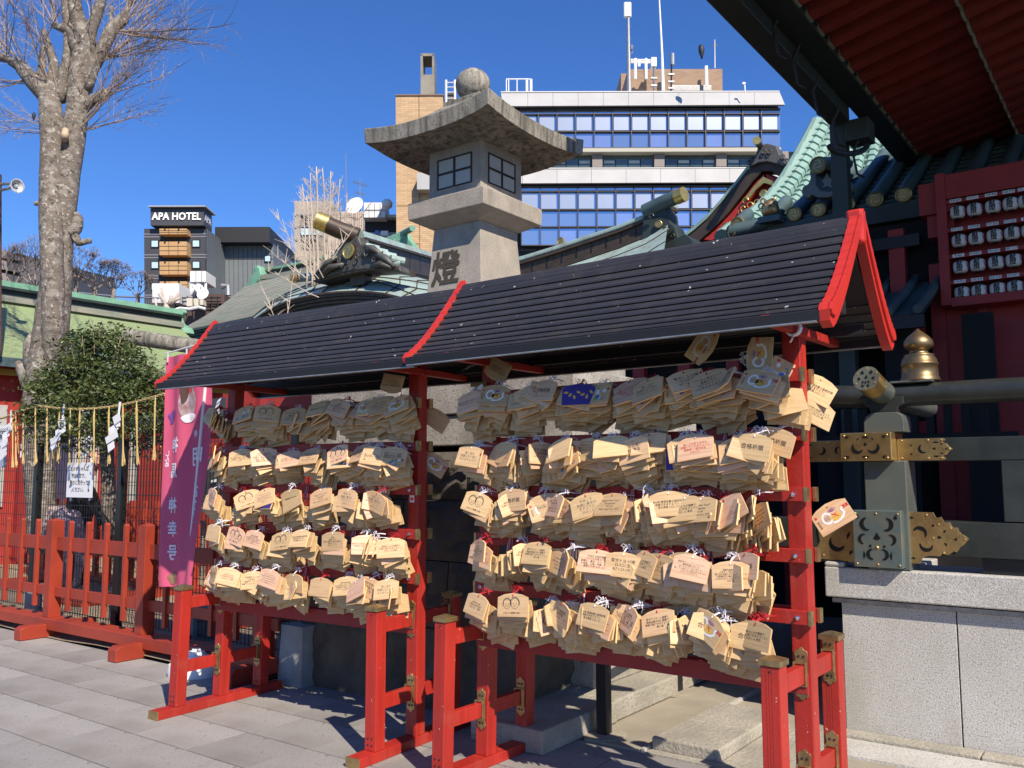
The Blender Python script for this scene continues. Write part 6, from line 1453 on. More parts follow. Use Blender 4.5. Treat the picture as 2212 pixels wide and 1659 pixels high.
# ================================================================== PEOPLE IN THE PEN
def skin_body(name, joints, edges, mt, parent, sub=2):
    me = bpy.data.meshes.new(name); me.from_pydata([j[0] for j in joints], edges, [])
    o = bpy.data.objects.new(name, me); COL.objects.link(o); o.parent = parent
    me.materials.append(mt)
    sk = o.modifiers.new('skin','SKIN'); 
    for i,j in enumerate(joints): me.skin_vertices[0].data[i].radius = (j[1], j[1] if len(j) < 3 else j[2])
    me.skin_vertices[0].data[0].use_root = True
    ss = o.modifiers.new('sub','SUBSURF'); ss.levels = sub; ss.render_levels = sub; return o
g1 = at_y(183,1010,6.2)
person = thing('person', 'person with shaved head and black jacket leaning to the right behind the wire fence', 'person', (g1.x, 6.2, 0))
hd = at_y(202,992,6.2); H0 = hd - Vector((g1.x,6.2,0))
J = [((-0.10,0.0,0.78),0.13),((-0.08,0,1.00),0.14,0.12),((-0.02,0,1.22),0.15,0.12),((0.05,0,H0.z-0.20),0.07),((H0.x-0.005,0,H0.z-0.09),0.055),((H0.x,0,H0.z+0.0),0.100),
     ((-0.02,-0.17,1.20),0.060),((0.02,-0.20,0.98),0.048),((0.12,-0.16,0.82),0.036),((0.16,-0.14,0.78),0.028),
     ((-0.02,0.17,1.20),0.060),((0.04,0.20,0.98),0.048),((0.14,0.16,0.84),0.036),
     ((-0.10,-0.09,0.74),0.085),((-0.06,-0.10,0.42),0.06),((-0.10,-0.10,0.08),0.045),((-0.02,-0.10,0.04),0.035),
     ((-0.10,0.09,0.74),0.085),((-0.06,0.10,0.42),0.06),((-0.10,0.10,0.08),0.045),((-0.02,0.10,0.04),0.035)]
Eg_ = [(0,1),(1,2),(2,3),(3,4),(4,5),(2,6),(6,7),(7,8),(8,9),(2,10),(10,11),(11,12),(0,13),(13,14),(14,15),(15,16),(0,17),(17,18),(18,19),(19,20)]
bodyo = skin_body('body', J, Eg_, M['cloth_dark'], person)
hc = H0
hm = MB().lathe([(0.02,-0.115),(0.055,-0.105),(0.072,-0.07),(0.082,-0.03),(0.092,0.01),(0.095,0.045),(0.086,0.085),(0.062,0.115),(0.03,0.13),(0.003,0.134)], hc, 20)
hm.v = [((v[0]-hc.x)*1.12+hc.x, v[1], v[2]) for v in hm.v]
hm.tube([hc+Vector((0.085,0,0.01)),hc+Vector((0.115,0,-0.028)),hc+Vector((0.098,0,-0.040))], [0.010,0.015,0.010], 8)
hm.build('head', M['skin'], person, smooth=True, local=True)
for sy in (-1,1): MB().lathe([(0.022,0),(0.024,0.008),(0.012,0.012)], hc+Vector((-0.01,sy*0.086,0.0)), 10, axis=(0,sy,0)).build('ear', M['skin'], person, local=True)
for sy in (-1,1): MB().lathe([(0.008,0),(0.002,0.004)], hc+Vector((0.092,sy*0.035,0.012)), 8, axis=(1,0,0)).build('eye', M['ink'], person, local=True)
MB().obox(hc+Vector((0.092,0,-0.062)),(0.004,0,0),(0,0.022,0),(0,0,0.004)).build('mouth', M['red_dark'], person, local=True)
MB().tube([hc+Vector((-0.03,0,-0.17)),hc+Vector((0.0,0,-0.09))],[0.055,0.050],12).build('neck', M['skin'], person, local=True)
g2 = at_y(155,1090,6.0)
per2 = thing('person', 'person in a pale pink padded coat and light trousers bending down below the paper notice', 'person', (g2.x, 6.0, 0))
J = [((0,0,0.80),0.13),((-0.10,0,0.98),0.16,0.13),((-0.22,0,1.10),0.15,0.12),((-0.32,0,1.06),0.06),((-0.40,-0.02,1.00),0.095),
     ((-0.22,-0.16,1.06),0.065),((-0.25,-0.20,0.86),0.052),((-0.30,-0.18,0.68),0.040),((-0.31,-0.17,0.62),0.032),((-0.22,0.16,1.06),0.065),((-0.28,0.2,0.86),0.05),((-0.34,0.16,0.70),0.04),
     ((0.02,-0.09,0.76),0.09),((0.06,-0.10,0.42),0.07),((0.0,-0.10,0.08),0.05),((-0.08,-0.1,0.04),0.035),((0.02,0.09,0.76),0.09),((0.06,0.1,0.42),0.07),((0.0,0.1,0.08),0.05),((-0.08,0.1,0.04),0.035)]
skin_body('body', J, [(0,1),(1,2),(2,3),(3,4),(2,5),(5,6),(6,7),(7,8),(2,9),(9,10),(10,11),(0,12),(12,13),(13,14),(14,15),(0,16),(16,17),(17,18),(18,19)], M['cloth_pink'], per2)
# ================================================================== BIG BARE TREE AT LEFT
DT = 12.0
def ptree(x, y, d=DT): return at_d(x, y, d)
tree = thing('bare_tree', 'big pruned bare tree with mottled bark and two fused stems at left', 'tree', (at_d(90,1000,DT).x, at_d(90,1000,DT).y, 0))
K_ = DT/FPX
def limb(pts, name='limb', mt='bark', seg=14, dd=0.0, wob=0.0, seed=0, sub=3, cap=True):
    r = random.Random(seed); P = []; Rr = []
    n = len(pts)
    for i in range(n-1):
        for s_ in range(sub):
            f = s_/sub; x = pts[i][0]+(pts[i+1][0]-pts[i][0])*f; y = pts[i][1]+(pts[i+1][1]-pts[i][1])*f; w = pts[i][2]+(pts[i+1][2]-pts[i][2])*f
            d = (pts[i][3]+(pts[i+1][3]-pts[i][3])*f) if len(pts[i]) > 3 else 0
            P.append(ptree(x, y, DT+dd+d)); Rr.append(0.90*w*K_/2*(1+r.uniform(-wob,wob)))
    x,y,w = pts[-1][:3]; d = pts[-1][3] if len(pts[-1]) > 3 else 0; P.append(ptree(x,y,DT+dd+d)); Rr.append(w*K_/2)
    m = MB().tube(P, Rr, seg)
    rj = random.Random(seed+5)
    if wob: m.v = [tuple(Vector(v)+Vector((rj.uniform(-1,1),rj.uniform(-1,1),rj.uniform(-1,1)))*0.005) for v in m.v]
    return m.build(name, M[mt], tree, smooth=True)
limb([(92,1190,66),(88,1090,66),(84,1000,72),(88,900,84),(92,860,88),(98,820,92),(104,770,86),(112,700,80),(120,630,74),(126,560,68),(133,500,60),(141,430,60),(151,350,58),(162,290,56),(170,230,53),(176,160,52),(184,110,54),(190,80,48)], 'trunk', seg=20, wob=0.012, seed=1)
limb([(112,830,20,0.1),(114,760,46,-0.12),(115,700,50,-0.2),(115,620,52,-0.2),(113,540,52,-0.2),(112,460,54,-0.15),(113,380,54,-0.1),(116,310,56,-0.1),(115,260,56,-0.1),(111,215,52,-0.05),(104,190,40,0)], 'trunk', seg=18, wob=0.012, seed=2)
limb([(95,840,84),(70,820,56),(48,795,30),(38,775,12)], 'root_flare', seg=12, wob=0.06, seed=3)
limb([(90,800,70),(72,760,52),(66,735,28),(72,715,14)], 'burl', seg=12, wob=0.1, seed=4)
limb([(108,205,44),(84,180,42),(62,155,38),(48,138,30),(22,122,22),(-20,112,18)], seed=5, wob=0.02)
limb([(118,205,40),(118,170,30),(120,130,22),(110,95,16),(98,60,12)], seed=6, wob=0.02)
limb([(100,180,30),(92,155,22),(97,120,14),(97,95,13)], 'cut_stub', seed=7)
limb([(132,215,26),(142,150,24),(150,110,22),(152,60,22),(148,20,22),(146,-30,20)], seed=8, wob=0.012)
limb([(182,110,50),(172,80,48),(160,62,36),(142,56,26),(120,50,14)], seed=9, wob=0.012)
limb([(184,100,52),(180,60,42),(168,20,34),(160,-30,30)], seed=10, wob=0.012)
limb([(192,90,42),(200,60,30),(212,30,26),(222,0,24),(228,-30,20)], seed=11, wob=0.012)
limb([(186,190,34),(204,140,33),(222,110,31),(235,80,32),(248,55,32),(262,42,22),(278,20,14),(290,-20,10)], seed=12, wob=0.012)
limb([(248,58,24),(262,50,22),(274,40,20),(276,30,16)], 'cut_stub', seed=13)
limb([(246,46,14),(244,28,10),(246,10,9)], 'cut_stub', seed=14)
limb([(178,225,34),(200,215,30),(226,200,24),(234,195,22)], 'cut_stub', seed=15)
limb([(230,198,19),(236,194,18)], 'cut_face', 'cut', seed=16)
limb([(160,500,22),(172,520,18),(184,518,14),(197,515,13)], 'cut_stub', seed=17); limb([(152,500,34),(165,488,34),(170,468,26),(166,455,12)], 'burl', seed=18, wob=0.1)
limb([(95,440,14),(85,434,12),(78,434,11)], 'cut_stub', seed=19)
limb([(141,298,15,-0.20),(143,288,19,-0.27),(144,276,15,-0.22)], 'cut_face', 'cut', seed=20)
# twigs: sprays from the knuckles
tw = random.Random(31); spr = MB()
def spray(x, y, dirs, n, l0, l1, curve=0.35, th=2.2):
    for k in range(n):
        a_ = radians(tw.uniform(*dirs)); L_ = tw.uniform(l0,l1)*1.32; bend = tw.uniform(0.2,1.0)*curve; dd = tw.uniform(-0.9,0.9)
        px_, py_, d = x+tw.uniform(-6,6), y+tw.uniform(-6,6), 0.0; pts = [(px_,py_)]; ang = a_
        ns = 9
        for s_ in range(ns):
            ang += bend/ns; px_ += cos(ang)*L_/ns; py_ -= sin(ang)*L_/ns; pts.append((px_+tw.uniform(-1.2,1.2),py_+tw.uniform(-1.2,1.2)))
        P = [ptree(p[0],p[1],DT+dd*i/ns) for i,p in enumerate(pts)]
        t0 = th*tw.uniform(0.3,0.85)
        spr.tube(P, [K_*t0*(1-0.75*i/ns) for i in range(len(P))], 4, 0, False)
        for s_ in range(3, ns):
            for q in range(2):
                if tw.random() < 0.75:
                    sa = ang + tw.choice((-1,1))*tw.uniform(0.25,0.8); x2, y2 = pts[s_]; l2 = L_*tw.uniform(0.12,0.32); pp = [(x2,y2)]
                    for u in range(4): sa += tw.uniform(-0.05,0.18); x2 += cos(sa)*l2/4; y2 -= sin(sa)*l2/4; pp.append((x2,y2))
                    D0 = DT+dd*s_/ns; PP = [ptree(p[0],p[1],D0+0.1*i*dd) for i,p in enumerate(pp)]
                    spr.tube(PP, [K_*0.62*(1-0.6*i/4) for i in range(5)], 3, 0, False)
                    if tw.random() < 0.6:
                        x3, y3 = pp[2]; sb = sa+tw.choice((-1,1))*0.6; spr.tube([ptree(x3,y3,D0),ptree(x3+cos(sb)*l2*.35,y3-sin(sb)*l2*.35,D0)], [K_*0.42,K_*0.28], 3, 0, False)
spray(160,285,(8,60),9,150,330,0.5,2.8); spray(165,290,(25,70),5,160,260,0.35,2.4)
spray(145,285,(150,185),5,90,170,-0.3,2.6); spray(225,200,(10,75),9,110,240,0.4,2.4); spray(232,118,(0,45),8,120,240,0.55,2.8)
spray(262,50,(10,70),9,90,220,0.5,2.6); spray(250,60,(-20,20),6,90,200,0.7,3.0); spray(175,150,(15,60),3,140,220,0.3,2.4)
spray(55,140,(60,150),9,70,190,-0.1,2.2); spray(20,120,(70,140),7,80,170,0.1,2.2); spray(98,90,(60,130),7,60,150,0,2.0); spray(150,60,(60,140),6,60,120,0,2)
spray(205,40,(30,100),8,60,140,0.2,2.2); spray(125,50,(90,160),8,70,150,0,2.2); spray(116,190,(100,170),6,90,200,-0.2,2.4); spray(60,170,(180,215),5,60,100,-0.6,2); spray(90,255,(165,200),4,80,130,-0.3,2)
spray(143,288,(20,160),6,80,260,0.1,1.8); spray(235,115,(0,50),4,170,260,0.5,1.8)
spr.build('twig', M['twig'], tree, kind='stuff', fix=False)
# a bird perched on a twig and one on the aerials
def bird(name, px_, py_, d, s, lab, face=1):
    c = at_d(px_, py_, d); m = MB()
    m.tube([c+Vector((0,0,-1.6*s)), c+Vector((0.05*s,0,-1.0*s)), c+Vector((0,0,-0.2*s)), c+Vector((0,0,0.6*s)), c+Vector((0.1*s*face,0,1.1*s)), c+Vector((0.25*s*face,0,1.4*s))], [0.12*s,0.3*s,0.55*s,0.6*s,0.42*s,0.2*s], 10)
    m.tube([c+Vector((0.25*s*face,0,1.25*s)), c+Vector((0.75*s*face,0,1.15*s))], [0.10*s,0.02*s], 6)
    m.tube([c+Vector((-0.1*s,0.2*s,-0.4*s)), c+Vector((-0.1*s,0.2*s,-1.1*s))], 0.06*s, 5)
    return m.build(name, mat('dark_plumage_%s' % lab[:4], (0.02,0.022,0.03), 0.6), smooth=True, label=lab, cat='bird')
bird('perched_bird', 76, 246, DT-0.3, 0.040, 'small dark bird perched on a twig left of the big trunk')
bird('perched_bird', 1519, 113, 70, 0.42, 'dark bird perched in mid-air height on the rooftop aerial', -1)
# ================================================================== EVERGREEN SHRUB
shr = thing('evergreen_shrub', 'dense glossy dark evergreen shrub behind the wire fence, beside the stone beam', 'shrub', (at_d(230,1100,9.7).x, at_d(230,1100,9.7).y, 0))
sr = random.Random(9); lf = MB(); DS = 9.7; ks = DS/FPX
def leaf(m, c, s, r):
    a_ = Vector((r.gauss(0,1),r.gauss(0,1),r.gauss(0,0.7))).normalized(); b_ = a_.cross(Vector((r.gauss(0,1),r.gauss(0,1),r.gauss(0,1)))).normalized(); n_ = a_.cross(b_)
    m.add([c-a_*s, c+b_*s*0.42+n_*s*0.1, c+a_*s, c-b_*s*0.42+n_*s*0.1], [(0,1,2,3)])
outl = [(690,218,12),(715,214,42),(740,212,70),(765,208,86),(790,212,110),(815,220,135),(840,215,150),(865,210,160),(900,225,165),(935,240,170),(965,250,160)]
clumps = []
for k in range(380):
    y = sr.triangular(695, 985, 900); i = min(len(outl)-2, max(0, [j for j in range(len(outl)) if outl[j][0] <= y][-1])); f = (y-outl[i][0])/(outl[i+1][0]-outl[i][0]); f = max(0,min(1,f))
    cxx = outl[i][1]+(outl[i+1][1]-outl[i][1])*f; hw = outl[i][2]+(outl[i+1][2]-outl[i][2])*f
    u = sr.uniform(-1,1); x = cxx+u*hw; dd = -abs(sr.gauss(0,1))*hw*ks*0.55*(1-u*u)**0.5 + sr.uniform(0,0.35)
    if y > 860 and sr.random() < 0.25: continue
    clumps.append((x,y,DS+dd))
for (x,y,d) in clumps:
    c = at_d(x,y,d); rad = sr.uniform(0.07,0.15)
    for q in range(46):
        o_ = Vector((sr.gauss(0,1),sr.gauss(0,1),sr.gauss(0,0.55)))*rad*0.75; leaf(lf, c+o_, sr.uniform(0.020,0.036), sr)
for (x0,y0,x1,y1) in ((205,760,200,688),(225,760,228,700),(240,780,275,700),(165,800,152,730),(185,790,178,720),(250,790,262,715),(215,740,214,692),(300,800,340,770),(320,820,372,770)):
    for t in range(14):
        f = t/14; c = at_d(x0+(x1-x0)*f, y0+(y1-y0)*f, DS-0.15)
        for q in range(3): leaf(lf, c+Vector((sr.gauss(0,1),sr.gauss(0,1),sr.gauss(0,1)))*0.03, 0.02, sr)
    MB().tube([at_d(x0,y0,DS-.15), at_d(x1,y1,DS-.15)], [0.006,0.003], 4).build('stem', M['twig'], shr)
lf.build('foliage', M['leaf'], shr, kind='stuff', fix=False)
for (x,w_) in ((232,0.05),(245,0.035)): MB().tube([at_d(x,1200,DS+.1), at_d(x-4,1040,DS+.1), at_d(x-10,900,DS+.1), at_d(x-14,780,DS)], [w_*1.2,w_*1.1,w_,w_*0.4], 8).build('stem', M['bark'], shr, smooth=True)
# ================================================================== PALE PRUNED TREE IN THE MIDDLE
pt2 = thing('bare_tree', 'pale pruned bare tree with upright poles standing before the middle buildings', 'tree', at_d(690,600,16))
D2 = 19.0; k2 = D2/FPX; r2 = random.Random(4); m = MB()
for (x0,x1,yt,w_) in ((690,685,358,8),(705,700,362,6),(680,672,372,6),(712,716,368,6),(665,655,395,5),(722,735,385,6),(700,722,392,5),(676,664,420,5),(730,752,415,4),(640,648,560,0)):
    if not w_: continue
    P = [at_d(x0+(x1-x0)*f+r2.uniform(-2,2), 620+(yt-620)*f, D2) for f in [i/8 for i in range(9)]]
    MB().tube(P, [k2*w_*(0.50-0.34*i/8) for i in range(9)], 7).build('pole_branch', M['twig_pale'], pt2, smooth=True)
    for q in range(24):
        f = r2.uniform(0.12,0.98); x = x0+(x1-x0)*f; y = 620+(yt-620)*f; sg = r2.choice((-1,1)); L_ = r2.uniform(24,95)*(1.2-f); a_ = radians(r2.uniform(20,60)); pp = [(x,y)]
        for u in range(4): a_ += 0.08; x += sg*cos(a_)*L_/4; y -= sin(a_)*L_/4; pp.append((x+r2.uniform(-1,1),y+r2.uniform(-1,1)))
        m.tube([at_d(p[0],p[1],D2) for p in pp], [k2*0.9*(1-0.15*i) for i in range(5)], 4, 0, False)
        for v in range(3): xx,yy = pp[r2.randrange(1,4)]; b = a_+r2.uniform(-.9,.9); l2 = L_*0.35; m.tube([at_d(xx,yy,D2),at_d(xx+sg*cos(b)*l2,yy-sin(b)*l2,D2)], [k2*0.6,k2*0.35], 3, 0, False)
for (x0,y0,x1,y1) in ((690,600,600,500),(680,600,590,450),(700,600,640,480),(665,600,570,530),(690,640,560,570),(720,560,790,450),(600,700,560,600),(620,690,640,560)):
    pp = [(x0+(x1-x0)*i/6, y0+(y1-y0)*i/6+r2.uniform(-3,3)) for i in range(7)]; m.tube([at_d(*p,14.0) for p in pp], [k2*0.9*(1-0.12*i) for i in range(7)], 5, 0, False)
    for q in range(9): xx,yy = pp[r2.randrange(1,7)]; b = radians(r2.uniform(30,150)); l2 = r2.uniform(10,34); m.tube([at_d(xx,yy,14.0),at_d(xx+cos(b)*l2,yy-sin(b)*l2,14.0)], [k2*0.9,k2*0.4], 3, 0, False)
m.build('twig', M['twig_pale'], pt2, kind='stuff', fix=False)
# far bare trees
def far_tree(x, ybase, ytop, hw, seed, lab, d=30.0, mt='twig'):
    r = random.Random(seed); k = d/FPX; t = thing('bare_tree', lab, 'tree', at_d(x, ybase, d), group='fuzzy bare trees far behind the green roof')
    MB().tube([at_d(x,ybase+60,d), at_d(x,ybase,d), at_d(x+2,ybase-(ybase-ytop)*0.25,d)], [k*6,k*5,k*4], 7).build('trunk', M['bark'], t, smooth=True)
    m = MB(); H_ = ybase-ytop
    def rec(x, y, a, L_, w, n):
        x1, y1 = x+cos(a)*L_, y-sin(a)*L_; dd = d+r.uniform(-0.6,0.6)
        m.tube([at_d(x,y,d), at_d((x+x1)/2+r.uniform(-2,2),(y+y1)/2,dd), at_d(x1,y1,d)], [k*w,k*w*0.85,k*w*0.65], 4 if n > 2 else 3, 0, False)
        if n == 0: return
        for q in range(3 if n > 1 else 5):
            rec(x1, y1, a+r.uniform(-0.65,0.65)*(1.0 if n > 1 else 0.8)+ (0.12*(pi/2-a)), L_*r.uniform(0.62,0.85), w*0.62, n-1)
    for q in range(5): rec(x, ybase-H_*0.18, pi/2+(q-2)*0.42+r.uniform(-.1,.1), H_*0.26, 1.4, 4)
    m.build('twig', M[mt], t, kind='stuff', fix=False)
far_tree(78,640,505,70,1,'bare tree left of the big trunk, in front of the grey balcony building'); far_tree(30,640,520,50,2,'bare tree at the left picture edge behind the green roof')
far_tree(165,625,520,60,3,'bare tree just right of the big trunk behind the green ridge'); far_tree(205,640,548,50,4,'low bare tree between the two beside the railing'); far_tree(245,640,555,50,5,'rightmost fuzzy bare tree, left of the dark hotel', 30)
far_tree(298,652,575,30,6,'small bare tree at the foot of the hotel', 28)
kn = thing('pollarded_stump', 'heavily pollarded tree stump with knuckled cut ends near the white cabinet', 'tree', at_d(365,680,24))
for (x0,y0,x1,y1,w_) in ((365,690,360,655,14),(362,660,345,630,8),(366,655,372,635,9),(372,655,388,628,7),(300,680,298,650,5),(352,648,350,618,5),(368,650,390,640,7),(340,680,336,640,5)):
    MB().tube([at_d(x0,y0,24),at_d((x0+x1)/2+1,(y0+y1)/2,24),at_d(x1,y1,24)], [24/FPX*w_/2*1.1,24/FPX*w_/2,24/FPX*w_/2*0.9], 8).build('cut_branch', M['twig_pale'], kn, smooth=True)

# ================================================================== CITY BEHIND
def V3(px_, py_, d): return at_d(px_, py_, d)
def fbox(x0, y0, x1, y1, d, depth, name, mt, par=None, **kw):
    # block whose front is square to the view at distance d and which runs back `depth` metres
    a, b, c, e = V3(x0,y1,d), V3(x1,y1,d), V3(x1,y0,d), V3(x0,y0,d)
    a.z = b.z = (a.z+b.z)/2; c.z = e.z = (c.z+e.z)/2
    off = FH*depth; vs = [a,b,c,e,a+off,b+off,c+off,e+off]
    return MB().add(vs, [(0,1,2,3),(5,4,7,6),(1,5,6,2),(4,0,3,7),(3,2,6,7),(4,5,1,0)]).build(name, mt, par, **kw)
cm = lambda n, c, r=0.6, **k: mat(n, c, r, **k)
m_char = cm('charcoal_cladding', (0.045,0.047,0.055)); m_gren = cm('grey_panel_side', (0.15,0.17,0.18), var=0.15, vs=0.3); m_tan = cm('tan_balcony_panel', (0.50,0.30,0.13), var=0.12, vs=0.8)
m_band = cm('light_grey_band', (0.16,0.16,0.19)); m_sign = cm('sign_box_charcoal', (0.05,0.053,0.062)); m_white = cm('white_sign_letter', (0.85,0.85,0.85)); m_win = cm('curtained_window', (0.45,0.60,0.66), 0.3); m_dk = cm('dark_recess', (0.008,0.008,0.010))
DH = 120.0
ho = thing('hotel_tower', 'dark hotel tower with lettered roof sign and tan balconies', 'building', V3(380,700,DH))
fbox(313,490,446,720,DH,8.4,'tower_body',m_char,ho)
a = V3(446,487,DH); sideR = []
pA, pB = V3(446.5,489,DH), V3(446.5,720,DH)
MB().add([pA+rt*0.05, pB+rt*0.05, pB+rt*0.05+FH*8.4, pA+rt*0.05+FH*8.4], [(0,1,2,3)]).build('side_cladding', m_gren, ho, fix=False)
for k in range(9): p = pA+rt*0.08+FH*(0.9*k); MB().beam(p, Vector((p.x,p.y,pB.z)), 0.06, 0.12).build('panel_joint', m_char, ho)
for y in (500,545,590,632):
    fbox(312,y,345,y+3,DH-0.06,0.05,'light_band',m_band,ho); fbox(312,y+6,345,y+9,DH-0.06,0.05,'light_band',m_band,ho); fbox(406,y,447,y+3,DH-0.06,0.05,'light_band',m_band,ho); fbox(406,y+6,447,y+9,DH-0.06,0.05,'light_band',m_band,ho)
for (y0,y1) in ((490,502),(518,547),(561,589),(604,625)):
    fbox(346,y0,405,y1,DH-1.6,1.6,'balcony',m_tan,ho); fbox(348,y1+1,404,y1+15,DH-0.10,0.05,'recess',m_dk,ho)
    for k in range(1,3): fbox(346+20*k-0.3,y0,346+20*k+0.3,y1,DH-1.66,0.05,'panel_joint',m_char,ho)
    for k in range(1,3): fbox(346,y0+(y1-y0)*k/3-0.3,405,y0+(y1-y0)*k/3+0.2,DH-1.66,0.05,'panel_joint',m_char,ho)
    for xx in (356,386): fbox(xx,y0-1,xx+3,y0+3,DH-1.7,0.08,'clip',m_dk,ho)
for y in (514,560,607):
    for x0 in (327,416): w_ = fbox(x0,y,x0+18,y+17,DH-0.12,0.06,'window',m_dk,ho); fbox(x0+2,y+2,x0+15.5,y+15,DH-0.2,0.05,'pane',m_win,w_)
sg = fbox(327,447,442,483,DH-1,3.3,'sign_box',m_sign,ho)
MB().add([V3(322,440,DH-1.6),V3(446,440,DH-1.6),V3(446,440,DH-1.6)+FH*4.4,V3(322,440,DH-1.6)+FH*4.4],[(0,1,2,3)]).build('roof_canopy', cm('pale_canopy',(0.45,0.46,0.47)), ho, fix=False); fbox(322,440,446,442.5,DH-1.6,4.3,'canopy_edge',cm('canopy_edge_metal',(0.35,0.36,0.38)),ho)
def sign_text(t, px_, py_, h_px, d, mt, par, wx=1.0, n=None, nm='lettering'):
    s_ = h_px/0.70*d/FPX; me = text_mesh(t, 1.0, 2, 1, 0.025); nn = n if n is not None else -FH
    Mx = face_m(V3(px_,py_,d), nn, s=s_) @ Matrix.Diagonal((wx,1,1,1)); return MB().mesh(me, Mx).build(nm, mt, par, fix=False)
sign_text('APA HOTEL', 383, 464, 16, DH-1.15, m_white, sg, 0.90)
pS = V3(442,447,DH-1); MB().mesh(text_mesh('APA',1.0,2,1,0.012), face_m(pS+FH*1.65+rt*0.06+Vector((0,0,-1.15)), rt, s=1.45)).build('lettering', m_white, sg, fix=False)
ann = thing('annex_building', 'grey panelled annex with a black louvred rooftop screen right of the hotel', 'building', V3(540,650,DH+10))
fbox(488,523,592,740,DH+8,14,'annex_body',m_gren,ann); fbox(466,487,584,520,DH+6,15,'roof_screen',cm('black_louvre_screen',(0.018,0.018,0.020)),ann)
fbox(474,521,584,524,DH+9,12,'parapet_gap',cm('pale_pipes',(0.4,0.4,0.4),var=0.5,vs=2),ann)
for k in range(10): fbox(496+10*k,524,496.4+10*k,740,DH+7.9,0.05,'panel_joint',m_char,ann)
fbox(489,556,592,556.6,DH+7.9,0.05,'panel_joint',m_char,ann)
w_ = fbox(572,548,587,563,DH+7.8,0.1,'window',m_dk,ann); fbox(574,550,585,561.5,DH+7.7,0.05,'pane',m_win,w_)
br_ = thing('brown_lowrise', 'low brown rooftop building with railings and plant in front of the hotel', 'building', V3(440,680,60))
fbox(398,632,486,652,60,10,'roof_block',cm('brown_render',(0.085,0.048,0.036),var=0.2,vs=1),br_); fbox(378,655,470,720,58,10,'roof_block',cm('brown_render_dark',(0.075,0.045,0.035)),br_)
for y in (640,648): MB().tube([V3(378,y,57.5),V3(478,y,57.5)], 0.05, 5).build('handrail', m_dk, br_)
for k in range(8): MB().tube([V3(380+13*k,636,57.5),V3(380+13*k,660,57.5)], 0.04, 4).build('handrail_post', m_dk, br_)
for (x,y,w2,h2) in ((404,640,12,18),(420,641,9,16),(433,643,7,12)): fbox(x,y,x+w2,y+h2,56.5,0.6,'outdoor_unit',cm('cream_unit_%d' % x,(0.55,0.50,0.40)),br_)
MB().tube([V3(372,668,56),V3(390,662,56),V3(410,664,56),V3(430,660,56),V3(445,664,56)], 0.10, 6).build('white_pipe', M['pole'], br_)
MB().tube([V3(494,635,58),V3(494,615,58),V3(480,615,58)], 0.20, 8).build('vent_duct', M['alu'], br_)
MB().lathe([(0.02,0),(0.25,0.06),(0.40,0.16)], V3(441,633,57), 16, axis=(0.6,-1,0.3)).build('satellite_dish', M['grey_plastic'], br_)
wt = thing('water_tank', 'white panelled water tank on a cross-braced stand before the hotel', 'water tank', V3(428,625,59))
fbox(412,582,446,605,59,2.0,'tank',cm('white_tank',(0.70,0.69,0.66),var=0.1,vs=1),wt)
for (x0,y0,x1,y1) in ((413,605,413,632),(430,605,430,632),(445,605,445,632),(413,607,430,630),(430,607,413,630),(430,607,445,630)): MB().tube([V3(x0,y0,59.2),V3(x1,y1,59.2)], 0.10, 4).build('stand_leg', M['grey_plastic'], wt)
for x in (424,436): fbox(x,582,x+0.6,605,58.95,0.04,'panel_joint',m_band,wt)
fbox(330,608,388,650,57,4,'cabinet_body',cm('white_cabinet',(0.62,0.62,0.62)),None,label='large white rooftop cabinet with a floodlight beside the dark hotel',cat='rooftop cabinet')
fr = thing('roof_railing', 'thin grey railing running behind the green ridge toward the white cabinet', 'railing', V3(260,650,40))
MB().tube([V3(150,625,40),V3(250,636,40),V3(345,640,40)], 0.04, 5).build('handrail', m_band, fr)
for k in range(40): MB().tube([V3(152+5*k,626+0.3*k,40),V3(152+5*k,660,40)], 0.012, 3).build('baluster', m_band, fr)
# grey balcony building far left
gb = thing('balcony_apartments', 'grey apartment block with banded balconies behind the trees at left edge', 'building', V3(0,560,60))
for k,(y0,y1) in enumerate(((535,552),(558,578),(586,606),(612,650))): 
    a, b = V3(-60,y0-14,52), V3(95,y0+24,66); c, e = V3(-60,y1-14,52), V3(95,y1+20,66)
    MB().prism([a,b,e,c], (0,2,0)).build('balcony', cm('concrete_band_%d' % k,(0.26,0.24,0.22),var=0.3,vs=0.8), gb)
MB().prism([V3(-60,530,54),V3(92,566,68),V3(92,700,68),V3(-60,700,54)], (0,6,0)).build('block_body', cm('shaded_block',(0.10,0.095,0.10)), gb)  # body in a darker grey than the balcony bands
# loudspeaker pole
sp = thing('loudspeaker_pole', 'rusty brown pole with a pale horn loudspeaker at the left picture edge', 'loudspeaker', V3(3,600,14))
MB().tube([V3(-2,372,14),V3(-3,560,14),V3(-4,760,14)], 0.055, 10).build('pole', cm('rusty_pole',(0.12,0.065,0.05),var=0.3,vs=5), sp, smooth='auto')
c = V3(40,396,13.8); ax_ = (rt*0.9+Vector((0,0,-0.1))-FH*0.55).normalized()
MB().lathe([(0.02,-0.20),(0.035,-0.19),(0.04,-0.10),(0.06,-0.05),(0.10,-0.005),(0.115,0.0),(0.10,0.002),(0.05,-0.05),(0.03,-0.09),(0.028,-0.03),(0.005,-0.02)], c, 24, axis=ax_).build('horn', cm('pale_horn',(0.55,0.58,0.60),0.4), sp, smooth='auto')
MB().tube([V3(4,405,14),V3(20,402,13.9),V3(28,398,13.85)], 0.022, 6).build('bracket', M['alu'], sp); MB().tube([V3(4,392,14),V3(24,391,13.9)], 0.025, 6).build('bracket', M['alu'], sp)

